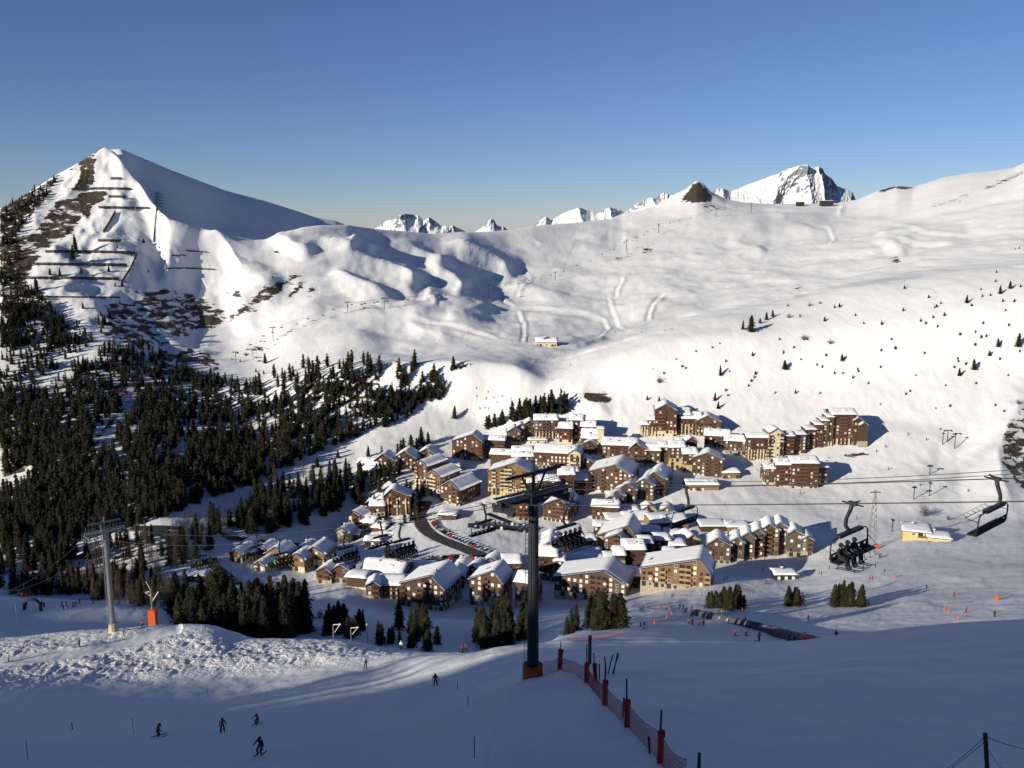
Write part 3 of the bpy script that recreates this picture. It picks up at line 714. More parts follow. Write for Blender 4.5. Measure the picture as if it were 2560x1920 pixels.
def core_np(kind, n=7):
    """inner mass so that a crown is not see-through"""
    if kind == 'spruce': pr = [(0.05, 0.05), (0.12, 0.105), (0.45, 0.075), (0.8, 0.03), (0.97, 0.0)]
    else: pr = [(0.04, 0.05), (0.2, 0.125), (0.5, 0.10), (0.8, 0.05), (0.96, 0.0)]
    V = []; T = []
    for i, (z, r) in enumerate(pr):
        for k in range(n):
            a = 2 * np.pi * (k + .5 * i) / n; rr = r * (0.75 + 0.4 * ((k * 7 + i * 3) % 5) / 5)
            V.append((rr * np.cos(a), rr * np.sin(a), z))
    for i in range(len(pr) - 1):
        for k in range(n):
            a, b, c, d = i*n + k, i*n + (k+1) % n, (i+1)*n + (k+1) % n, (i+1)*n + k
            T += [(a, b, c), (a, c, d)]
    return np.array(V), np.array(T)

def tree_meshes(kind, nvar, tufts, size, m):
    out = []
    for k in range(nvar):
        rng = np.random.default_rng(100 + k + len(kind) * 10)
        V, T = crown_np(kind, tufts, size, rng)
        if kind != 'larch':
            Vc, Tc = core_np(kind)
            T = np.concatenate([T, Tc + len(V)]); V = np.concatenate([V, Vc])
        bend = 0.02 * rng.standard_normal(2)
        V[:, 0] += bend[0] * V[:, 2] ** 2; V[:, 1] += bend[1] * V[:, 2] ** 2
        out.append(np_mesh(kind + '_crown', V, T, m, smooth=False, tris=True))
    return out
trunk = MB(); trunk.tube([(0, 0, -0.25), (0, 0, 0.3), (0, 0, 0.85)], [0.016, 0.012, 0.003], 6)
TRUNK = trunk.mesh('trunk', M['bark'])
def larch_crown(seed):
    rnd = random.Random(seed); b = MB()
    for i in range(70):
        z = 0.12 + 0.86 * (i / 70); a = rnd.random() * 6.28; r = (0.17 * (1 - z) ** .7 + .01) * rnd.uniform(.6, 1.1)
        p = Vector((0, 0, z)); e = Vector((math.cos(a) * r, math.sin(a) * r, z + rnd.uniform(-.03, .02)))
        b.tube([p, (p + e) / 2 + Vector((0, 0, .01)), e], [.0035, .0025, .001], 3, cap=False)
        for q in range(3):
            s_ = p.lerp(e, rnd.uniform(.3, .95)); a2 = a + rnd.choice((-1, 1)) * rnd.uniform(.6, 1.2)
            b.tube([s_, s_ + Vector((math.cos(a2) * r * .4, math.sin(a2) * r * .4, rnd.uniform(-.03, .03)))], [.002, .001], 3, cap=False)
    V, T = crown_np('larch', 650, 0.013, np.random.default_rng(seed))
    b.add(V.tolist(), T.tolist())
    return b.mesh('larch_crown', M['larch'])
CROWN = {'spruce': tree_meshes('spruce', 6, 1300, 0.030, M['spruce']), 'pine': tree_meshes('pine', 6, 1300, 0.034, M['pine']),
         'larch': [larch_crown(s_) for s_ in range(4)]}
def bush_mesh(seed):
    rnd = random.Random(seed); b = MB()
    for i in range(46):
        a = rnd.random() * 6.28; e = rnd.uniform(.25, 1.45); l = rnd.uniform(.5, 1)
        d = Vector((math.cos(a) * math.cos(e), math.sin(a) * math.cos(e), math.sin(e))) * l
        b.tube([(0, 0, -.1), d * .5 + Vector((0, 0, .03)), d], [.012, .009, .004], 3, cap=False)
        for q in range(3):
            s_ = d * rnd.uniform(.4, .9); dd_ = Vector((rnd.uniform(-1, 1), rnd.uniform(-1, 1), rnd.uniform(0, 1))) * .28
            b.tube([s_, s_ + dd_], [.007, .003], 3, cap=False)
    return b.mesh('bare_bush', M['twig'])
BUSH = [bush_mesh(s_) for s_ in range(3)]
NAME = {'spruce': 'spruce_tree', 'pine': 'pine_tree', 'larch': 'larch_tree'}
def tree(kind, p, h, label, group=None, wide=1.0, cat='tree'):
    rnd = random.random
    e = empty(NAME[kind], p - Vector((0, 0, 0.2)), rnd() * 6.28, label, cat, group)
    w = h * wide * (0.85 + 0.3 * rnd())
    link('trunk', TRUNK, e, scale=(h, h, h))
    link('crown', random.choice(CROWN[kind]), e, scale=(w, w, h))
    return e

# regions of wood in the photo: polygon, count, kind mix, height range, label pieces
S_, P_, L_ = 'spruce', 'pine', 'larch'
CLEAR = [[(222, 1150), (232, 1100), (262, 1060), (322, 995), (345, 990), (335, 1035), (300, 1080), (265, 1130)],
         [(0, 1195), (60, 1165), (90, 1175), (60, 1215), (0, 1235)], [(560, 945), (640, 925), (720, 900), (760, 925), (700, 965), (640, 985), (575, 975)],
         [(120, 940), (170, 905), (185, 925), (130, 965)], [(770, 1010), (840, 985), (880, 1000), (800, 1035)]]
WOODS = [
 # dense forest on the left mountainside
 ([(0, 800), (70, 790), (130, 850), (215, 830), (262, 800), (290, 850), (330, 905), (420, 940), (500, 975), (580, 1000), (690, 1010), (800, 1010), (900, 1000), (1040, 985), (1115, 990), (1060, 1025), (985, 1060), (900, 1090), (800, 1130), (720, 1170), (640, 1215), (540, 1240), (430, 1290), (330, 1320), (240, 1345), (140, 1380), (80, 1350), (0, 1360)],
  2700, {S_: .84, P_: .08, L_: .08}, (9, 15), 'dark spruce in the dense forest on the left mountainside'),
 ([(0, 545), (30, 512), (75, 482), (150, 440), (140, 470), (90, 520), (50, 580), (55, 640), (50, 700), (130, 770), (210, 830), (240, 860), (0, 870)], 760, {S_: .8, P_: .2}, (5, 10), 'dark spruce high on the left edge of the mountain'),
 ([(600, 980), (720, 930), (760, 920), (860, 905), (950, 915), (1060, 905), (1080, 930), (1115, 985), (1060, 1010), (900, 1010), (700, 1010)], 120, {P_: .55, S_: .45}, (11, 16), 'dark pine on the wooded knoll below the snow bowl'),
 ([(420, 905), (500, 940), (640, 960), (660, 985), (560, 1000), (440, 960)], 90, {S_: .7, P_: .3}, (8, 13), 'dark spruce on the upper edge of the left forest'),
 ([(280, 880), (360, 860), (420, 900), (400, 950), (300, 930)], 60, {S_: 1}, (9, 13), 'dark spruce below the rock bands of the mountain'),
 ([(590, 1325), (640, 1240), (740, 1190), (820, 1200), (900, 1190), (930, 1215), (880, 1250), (820, 1290), (740, 1325), (660, 1345)], 120, {S_: .9, L_: .1}, (12, 20), 'dark spruce in the wood above the small ochre chalets'),
 ([(900, 1200), (1000, 1180), (1020, 1240), (980, 1290), (880, 1260)], 26, {S_: .7, P_: .3}, (10, 15), 'dark tree beside the chalets at the upper left of the village'),
 ([(1020, 1225), (1060, 1230), (1060, 1290), (1010, 1320), (1000, 1290)], 16, {P_: .5, S_: .5}, (8, 13), 'green tree at the bend of the dark village road'),
 ([(200, 1400), (330, 1350), (430, 1330), (600, 1290), (640, 1335), (560, 1370), (480, 1410), (380, 1440), (230, 1430)], 90, {L_: .6, S_: .4}, (10, 17), 'bare brown larch on the bank above the road'),
 ([(0, 1350), (130, 1350), (200, 1400), (160, 1440), (60, 1450), (0, 1440)], 60, {S_: .9, P_: .1}, (12, 17), 'dark tree in the shaded valley at the far left'),
 ([(0, 1465), (130, 1462), (200, 1460), (200, 1490), (0, 1486)], 50, {L_: .5, S_: .5}, (9, 13), 'shaded tree behind the left piste'),
 ([(150, 1450), (260, 1440), (400, 1460), (440, 1500), (420, 1535), (300, 1512), (200, 1492)], 170, {L_: .72, S_: .28}, (9, 15), 'brown larch in the thicket behind the lower left tower'),
 ([(410, 1560), (450, 1520), (560, 1525), (640, 1530), (700, 1525), (770, 1540), (790, 1560), (760, 1600), (640, 1610), (480, 1600)], 85, {P_: .35, S_: .65}, (12, 20), 'tall dark conifer in the big clump behind the trampled crest'),
 ([(810, 1590), (830, 1555), (905, 1550), (915, 1590), (860, 1605)], 15, {P_: .6, S_: .4}, (8, 12), 'tall dark conifer in the clump right of the lift rescue post'),
 ([(930, 1612), (960, 1590), (1110, 1610), (1100, 1628), (1000, 1626)], 14, {P_: 1}, (5, 8), 'low green pine peeping over the crest below the village'),
 ([(990, 1570), (1030, 1545), (1070, 1560), (1060, 1600), (1000, 1600)], 8, {S_: .6, P_: .4}, (8, 13), 'dark conifer below the long dark brown chalet'),
 ([(1185, 1620), (1190, 1575), (1250, 1555), (1320, 1565), (1340, 1600), (1320, 1612), (1240, 1625)], 46, {P_: .5, S_: .5}, (8, 14), 'dark conifer in the wood left of the big lift tower'),
 ([(1390, 1590), (1430, 1560), (1455, 1575), (1440, 1600)], 3, {S_: .5, P_: .5}, (5, 8), 'dark conifer right of the big lift tower'),
 ([(1460, 1582), (1478, 1562), (1530, 1560), (1572, 1560), (1560, 1574), (1500, 1590)], 15, {P_: .7, S_: .3}, (8, 11), 'green conifer in the group below the ochre roofed chalets'),
 ([(1765, 1522), (1790, 1510), (1850, 1512), (1868, 1522), (1820, 1528)], 22, {P_: 1}, (6, 8.5), 'round green pine in the thicket left of the covered conveyor'),
 ([(1953, 1516), (1980, 1512), (2018, 1516)], 14, {P_: 1}, (6, 8), 'round green pine in the middle thicket on the nursery slope'),
 ([(2080, 1518), (2100, 1512), (2150, 1514), (2160, 1518)], 16, {P_: 1}, (7, 10.5), 'round green pine in the right hand thicket on the nursery slope'),
 ([(1203, 1072), (1225, 1060), (1258, 1050), (1262, 1066), (1230, 1076)], 10, {S_: .6, P_: .4}, (10, 15), 'dark conifer beside the piste at the top of the village'),
 ([(1268, 1058), (1300, 1035), (1345, 1020), (1420, 1010), (1428, 1030), (1380, 1045), (1320, 1055)], 46, {S_: .6, P_: .4}, (12, 19), 'dark conifer in the wood crowning the village'),
 ([(1100, 930), (1150, 918), (1180, 912), (1150, 926)], 10, {P_: .8, S_: .2}, (3, 6), 'small dark pine on the rim right of the wooded knoll'),
 ([(930, 1140), (960, 1130), (990, 1125), (1060, 1112), (1076, 1120), (1000, 1135), (940, 1150)], 9, {P_: .6, S_: .4}, (8, 13), 'dark conifer on the snow bank behind the long dark chalet row'),
 ([(950, 1440), (970, 1400), (1000, 1405), (1000, 1440)], 10, {P_: .5, S_: .5}, (8, 12), 'green tree above the large snowy roof'),
]
cand = []
for wi, (poly, n, mix, (h0, h1), lab) in enumerate(WOODS):
    x0 = min(p[0] for p in poly); x1 = max(p[0] for p in poly); y0 = min(p[1] for p in poly); y1 = max(p[1] for p in poly)
    got = 0; tries = 0
    while got < n and tries < n * 30:
        tries += 1
        px, py = random.uniform(x0, x1), random.uniform(y0, y1)
        if not in_poly(px, py, poly): continue
        if wi < 2:
            if any(in_poly(px, py, c) for c in CLEAR): continue
            # gaps in the upper forest
            dens = 0.5 + 0.9 * float(vnoise(np.float64(px / 46), np.float64(py / 22), 5)) * 1.15 + (py - 920) / 280
            if random.random() > max(0.12, dens): continue
        p = hit(px, py, 200 if 1350 < py < 1640 else 0)
        if p is None: continue
        r = random.random(); acc = 0
        for kd, w in mix.items():
            acc += w
            if r <= acc: break
        h = random.uniform(h0, h1) * random.uniform(.8, 1.08)
        if wi == 0 and py < 1000: h *= .8
        cand.append((h / p.y, wi, kd, p, h, lab)); got += 1
FORCE = [  # single trees one can point at: px, foot row, top row, kind, label
 (1136, 1047, 1014, P_, 'lone round dark pine on the snow ridge beside the piste'),
 (865, 946, 903, P_, 'tallest arola like pine at the left end of the wooded knoll'),
 (1134, 924, 890, P_, 'single tall pine on the rim right of the wooded knoll'),
 (663, 908, 884, P_, 'lone dark pine beside the bare strip at the foot of the bowl'),
 (1878, 1022 - 55 + 6, 930, S_, None),
 (1281, 1040, 1000, S_, 'slim pointed spruce between the piste and the top chalets'),
 (1054, 1112, 1066, S_, 'slim tall spruce on the snow bank, second from the right'),
 (1071, 1110, 1078, P_, 'rounder pine at the right end of the snow bank'),
 (1028, 1118, 1086, P_, 'pine on the snow bank left of the slim tall spruce'),
 (921, 1142, 1112, S_, 'dark conifer standing alone left of the long dark chalet row'),
 (845, 1145, 1126, P_, 'small round pine alone on the snow strip, right one of two'),
 (793, 1168, 1143, P_, 'small round pine alone on the snow strip, left one of two'),
 (1877, 830, 788, P_, 'large dark pine in the line crossing the sunny slope, lowest but one'),
 (1857, 824, 800, S_, 'dark pine left of the largest one in the line crossing the sunny slope'),
 (1900, 808, 795, P_, 'dark pine above the largest one in the line crossing the sunny slope'),
 (1916, 800, 780, P_, 'dark pine high in the line crossing the sunny slope'),
 (1932, 792, 774, P_, 'topmost dark pine of the line crossing the sunny slope'),
 (2545, 868, 832, P_, 'largest dark pine at the right edge of the sunny slope'),
 (1801, 940, 912, S_, 'pointed pine casting a long shadow left of the middle of the sunny slope'),
 (1962, 924, 900, P_, 'bushy pine in the middle of the sunny slope'),
 (1787, 1002, 980, S_, 'upper pointed spruce above the top right hotel'),
 (1795, 1022, 1002, S_, 'lower pointed spruce above the top right hotel'),
 (1648, 1005, 990, S_, 'small pine above the left end of the top right hotel'),
 (1618, 1000, 988, S_, 'tiny pine left of the one above the top right hotel'),
 (1700, 962 + 20, 962, P_, None),
 (2105, 903, 884, P_, 'bushy pine right of the middle of the sunny slope'),
 (2435, 925, 897, P_, 'biggest pine of the cluster low on the right of the sunny slope'),
 (2398, 940, 918, S_, 'left pine of the cluster low on the right of the sunny slope'),
 (2473, 890, 874, P_, 'pine above the cluster on the right of the sunny slope'),
 (2495, 868, 845, P_, 'pine left of the largest one at the right edge'),
 (2420, 758, 736, P_, None), (2525, 722, 702, P_, 'dark pine in the upper group at the right edge of the sunny slope'),
 (2500, 735, 712, S_, 'pointed pine left in the upper group at the right edge'),
 (2416, 758, 736, S_, 'dark pine left below the upper group at the right edge'),
 (190, 640 - 6, 584, S_, 'leaning dark pine between the snow barriers on the mountain'),
 (182, 650, 612, S_, 'dark pine crossing the long upper snow barrier'), (92, 730, 692, P_, 'broad dark pine under the lowest snow barrier'),
 (272, 680, 662, S_, 'dark pine under the middle snow barrier, right part'), (125, 688, 670, P_, 'dark pine under the middle snow barrier, left part'),
 (150, 692, 668, S_, 'pointed pine under the middle snow barrier'), (204, 684, 668, P_, 'round pine under the middle snow barrier'),
 (275, 795, 775, S_, 'pointed pine low on the open flank of the mountain'), (252, 790, 777, S_, 'small pine low on the open flank of the mountain'),
 (208, 772, 755, S_, 'pine on the open flank below the lowest barrier'), (372, 680, 672, S_, 'tiny pine alone right of the slanting barrier'),
 (170, 582, 568, S_, 'small pine on the left edge of the open flank'), (288, 716, 705, S_, 'dark tree at the foot of the slanting barrier'), (306, 717, 700, P_, 'dark bush at the foot of the slanting barrier'),
 (293, 620, 610, S_, 'tiny pine below the short upper barrier'), (360, 608, 596, P_, 'dark pine left of the foot of the wooden fence'),
]
for px, pyb, pyt, kd, lab in FORCE:
    if lab is None: continue
    p = hit(px, pyb)
    if p is None: continue
    _, bt = ab(px, pyt)
    h = max(2.0, bt * p.y - p.z) / (1 if kd == P_ else 1)
    tree(kd, p, h, lab.replace('arola like ', ''), wide=1.5 if h < 9 else 1.2)
# scattered young pines on the sunny slope and on the mountain flank
SCAT = [(2060,803,12,),(2202,812,12),(2322,745,9),(2262,722,9),(2258,778,10),(2341,768,9),(2300,804,9),(2086,770,9),(2100,768,11),(1999,792,8),(1968,766,7),(1880,890,12),(1890,936,10),(1885,945,8),
 (1876,954,9),(1870,966,8),(2043,914,8),(2055,919,8),(2087,935,9),(2143,925,8),(2130,946,10),(2145,930,7),(2200,920,9),(2237,873,10),(2204,878,10),(2310,885,8),(1990,984,11),(1937,984,9),(1812,978,9),(1820,990,8),
 (1813,905,9),(1825,930,7),(2276,980,8),(2263,987,8),(2332,795,8),(2312,810,8),(2345,818,9),(2465,843,10),(2456,810,9),(2440,832,8),(2400,838,9),(2438,864,9),(2395,905,8),(2393,898,7),(2383,920,8),(2412,912,9),
 (2521,815,9),(2513,778,8),(2535,755,9),(2505,755,10),(2457,742,8),(2430,765,8),(2450,725,7),(2475,740,8),(2552,718,9),(2487,625+80,8),(2493,682,7),(2549,622,7),(2537,624,6),(2453,845,9),(2548,880,7),
 (1706,918,8),(1712,922,7),(1690,900,7),(1740,880,7),(1780,870,6),(1800,860,6),(1660,935,7),(1960,880,7),(1958,884,6),(2000,900,7),(2065,890,8),(2105,935,8),(2290,940,7),(2375,1017,9),(2487,1015,8),(2338,1022,5),
 (2353,760,8),(2360,790,10),(2335,770,7),(1984,870,7),(2160,810,8),(2140,790,8),(2230,850,7),(1950,850,7),(2020,850,6),(2500,900,9),(2520,940,7),(2440,960,7),(2365,965,6),(2050,985,8),(2170,960,7),
 (330,640,6),(300,760,9),(365,740,8),(240,800,8),(210,738,7),(226,745,7),(345,732,8),(398,620,6),(246,650,6),(228,700,6),(150,760,7),(200,810,10),(450,890,10),(482,890,10),(500,885,8),(516,900,11),(580,900,6),(600,905,8),(640,930,10),(660,935,9)]
for i, (px, py, hp) in enumerate(SCAT):
    p = hit(px + random.uniform(-2, 2), py)
    if p is None: continue
    h = hp / F * p.y * 1.02
    kd = random.choice((S_, P_, P_))
    e = tree(kd, p, h, 'small dark pine scattered over the sunny slope right of the village' if px > 1500 else 'small dark pine scattered over the open left mountainside',
         'young pines on the sunny slope' if px > 1500 else 'young pines on the mountainside', wide=1.5)
    e.name = 'young_pine'
for i, (px, py, r, lab) in enumerate([(1735, 950, 9, None), (2312, 1290, 34, 'big bare bush above the yellow concrete building'), (2370, 1300, 14, 'small bare bush right of the big one'), (1648, 957, 16, 'pale bare sapling above the village road cutting'),
      (2010, 850, 17, 'bare shrub in the middle of the sunny slope'), (2075, 860, 13, 'thin bare shrub right of the other on the sunny slope'), (2024, 766, 11, 'pale shrub high on the sunny slope, left one'), (2050, 760, 9, 'pale shrub high on the sunny slope, right one'),
      (1972, 795, 13, 'pale shrub above the middle of the sunny slope'), (2545, 1010, 14, 'pale shrub on the rim at the right edge'), (2510, 1030, 9, 'pale shrub left of the rim shrub'), (1300, 1330, 14, 'snowy bare tree beside the foot of the dark block'),
      (1125, 1330, 10, 'frosted bush on the inner side of the road bend'), (800, 1545, 26, 'bare brown bush right of the big conifer clump'), (2200, 1396, 16, 'dark pile of brush at the foot of the orange pylon'), (1190, 1530, 18, 'bare brown tree in front of the long dark chalet')]):
    if lab is None: continue
    p = hit(px, py, 200 if 1500 < py < 1600 else 0)
    if p is None: continue
    s_ = r / F * p.y
    o = link('bare_bush', BUSH[i % 3], loc=p, rot=(0, 0, i * 1.3), scale=(s_, s_, s_ * 1.15)); tag(o, lab, 'bush')

cand.sort(key=lambda c: -c[0])
LIM = 296
cnt = {}
rest = {}; placed = {}
for c in cand:
    _, wi, kd, p, h, lab = c
    if cnt.get(kd, 0) < (LIM if kd != P_ else 190):
        cnt[kd] = cnt.get(kd, 0) + 1
        placed.setdefault(wi, []).append(None)
        placed[wi][-1] = tree(kd, p, h, (lab if kd != 'larch' else lab.replace('dark spruce', 'bare brown larch').replace('dark conifer', 'bare larch').replace('dark tree', 'bare brown larch')), 'trees: ' + lab, wide=random.uniform(.9, 1.25) if kd == P_ else random.uniform(.85, 1.15))
    else:
        rest.setdefault(wi, []).append((kd, p, h))
ORD = ['leftmost', 'second from the left', 'third from the left', 'fourth from the left', 'fifth from the left', 'sixth from the left', 'seventh from the left', 'eighth from the left', 'ninth from the left', 'tenth from the left']
def px_of(o): return proj(o.location.x, o.location.y, o.location.z)[0]
for wi, lst in placed.items():
    lst.sort(key=px_of); n = len(lst)
    if n <= 16:
        for i, o in enumerate(lst):
            w = ORD[i] if i < 8 else (ORD[n - 1 - i].replace('left', 'right') if n - 1 - i < 8 else None)
            if w: o['label'] = w + ': ' + o['label']
    else:
        lst[0]['label'] = 'leftmost: ' + lst[0]['label']; lst[-1]['label'] = 'rightmost: ' + lst[-1]['label']
        t_ = max(lst[1:-1], key=lambda o: -proj(o.location.x, o.location.y, o.location.z + o.children[0].scale[2])[1]); t_['label'] = 'top reaches highest: ' + t_['label']
small = {}
for kd in (S_, P_, L_):
    small[kd] = []
    for k in range(4):
        rng = np.random.default_rng(500 + k)
        Vt, Tt = crown_np(kd, 95 if kd != L_ else 120, 0.085 if kd != L_ else 0.03, rng)
        if kd != L_:
            Vc, Tc = core_np(kd, 5); Tt = np.concatenate([Tt, Tc + len(Vt)]); Vt = np.concatenate([Vt, Vc])
        small[kd].append((Vt, Tt))
for wi, lst in rest.items():
    VV, TT_, MI = [], [], []; off = 0
    for kd, p, h in lst:
        Vt, Tt = small[kd][random.randrange(4)]
        a = random.random() * 6.28; w = h * random.uniform(.95, 1.35); c_, s_ = math.cos(a), math.sin(a)
        Vn = np.stack([(Vt[:, 0]*c_ - Vt[:, 1]*s_) * w + p.x, (Vt[:, 0]*s_ + Vt[:, 1]*c_) * w + p.y, Vt[:, 2] * h + p.z - .3], 1)
        VV.append(Vn); TT_.append(Tt + off); off += len(Vn); MI.append(np.full(len(Tt), (S_, P_, L_).index(kd)))
    me = np_mesh('forest', np.concatenate(VV), np.concatenate(TT_), [M['spruce'], M['pine'], M['larch']], smooth=False, tris=True)
    me.polygons.foreach_set('material_index', np.concatenate(MI).astype(np.int32))
    tag(link('forest', me), 'mass of ' + WOODS[wi][4].replace('dark ', 'dark smaller ', 1), kind='stuff')
# trees on the ridge behind the photographer (their shadows streak the piste)
for i in range(7):
    h_ = -100 - i * 2.4 + random.uniform(-1, 1); d_ = -250 + random.uniform(-8, 8)
    w_ = float(np.interp(h_, HS, WS)) + 250 * math.tan(SUN_EL) - 4
    if random.random() < .4: continue
    tree(S_, Vector((h_ * uy + d_ * ux, -h_ * ux + d_ * uy, w_)), random.uniform(5, 8), 'spruce on the ridge behind the photographer', 'trees on the ridge behind the photographer', wide=1.4)

# ------------------------------------------------------------------ buildings
def window_mesh(name, frame, pane, w=1.25, h=1.45):
    b = MB(); t = 0.13
    b.box(-w/2 - t, w/2 + t, -0.10, 0.02, -h/2 - t, -h/2, 0); b.box(-w/2 - t, w/2 + t, -0.10, 0.02, h/2, h/2 + t, 0)
    b.box(-w/2 - t, -w/2, -0.09, 0.02, -h/2, h/2, 0); b.box(w/2, w/2 + t, -0.09, 0.02, -h/2, h/2, 0)
    b.box(-0.035, 0.035, -0.06, 0.02, -h/2, h/2, 0)
    b.add([(-w/2, -0.02, -h/2), (w/2, -0.02, -h/2), (w/2, -0.02, h/2), (-w/2, -0.02, h/2)], [(0, 1, 2, 3)], 1)
    return b.mesh(name, [frame, pane])
WIN = {'dark': window_mesh('window', M['frame_w'], M['glass']), 'dark2': window_mesh('window', M['frame_d'], M['glass']),
       'blind': window_mesh('window', M['frame_w'], M['blind']), 'wide': window_mesh('window', M['frame_d'], M['glass'], 2.2, 1.9),
       'shop': window_mesh('window', M['frame_d'], M['glass'], 1.9, 2.3)}
def balcony_mesh(w, m):
    b = MB()
    b.box(-w/2, w/2, -1.25, 0.0, -0.16, 0.0, 0)
    for z in (0.12, 0.42, 0.72): b.box(-w/2, w/2, -1.25, -1.17, z, z + 0.24, 0)
    b.box(-w/2, w/2, -1.28, -1.14, 0.98, 1.06, 0)
    for x in (-w/2, w/2 - .08): b.box(x, x + .08, -1.17, 0, 0.15, 1.0, 0)
    return b.mesh('balcony', m)
BALC = {(w, k): balcony_mesh(w, M[k]) for w in (3, 6, 9) for k in ('rail_r', 'rail_l', 'wood_dark', 'cream')}
pil = MB(); pil.box(-.45, .45, -.9, 0.0, 0, 1); PILLAR = pil.mesh('pillar', M['cream'])
chm = MB(); chm.box(-.5, .5, -.5, .5, -2.0, 1.1, 0); chm.box(-.62, .62, -.62, .62, 1.1, 1.35, 1); CHIM = chm.mesh('chimney', [M['stone'], M['snow']])

def snow_sheet(name, prof, x0, x1, y0, y1, axis, parent, thick=0.85, seed=0):
    """rounded, slightly uneven snow pillow over a roof. prof(u): roof height at u (across the ridge)"""
    nu = max(8, int((x1 - x0) / 1.6)); nv = max(6, int((y1 - y0) / 1.6))
    U = np.linspace(x0, x1, nu); Vv = np.linspace(y0, y1, nv)
    UU, VV = np.meshgrid(U, Vv)
    e = np.minimum(np.minimum(UU - x0, x1 - UU), np.minimum(VV - y0, y1 - VV))
    th = thick * np.sqrt(np.clip(1 - (1 - np.clip(e / 1.1, 0, 1)) ** 2, 0.02, 1))
    nse = fbm(UU / 4 + seed * 3.1, VV / 4 + seed, 3, seed)
    Z = prof(UU) + 0.12 + th * (1 + .22 * nse)
    wv = 0.22 * fbm(UU / 2.2 + seed, VV / 2.2, 2, seed + 4)
    UU = UU + np.where(e < .01, wv, 0); VV = VV + np.where(e < .01, wv, 0)
    X, Y = (UU, VV) if axis == 'y' else (VV, UU)
    top = np.stack([X, Y, Z], -1).reshape(-1, 3)
    Zb = prof(UU) + 0.05
    bot = np.stack([X, Y, Zb], -1).reshape(-1, 3)
    Qt = grid_quads(nv, nu); n = len(top)
    ring = [i for i in range(nu)] + [j * nu + nu - 1 for j in range(1, nv)] + [(nv - 1) * nu + i for i in range(nu - 2, -1, -1)] + [j * nu for j in range(nv - 2, 0, -1)]
    sk = np.array([[ring[i], ring[(i + 1) % len(ring)], ring[(i + 1) % len(ring)] + n, ring[i] + n] for i in range(len(ring))])
    if axis == 'x': Qt = Qt[:, ::-1]
    me = np_mesh(name, np.concatenate([top, bot]), np.concatenate([Qt, sk]), M['snow'], smooth=True)
    return link(name, me, parent)

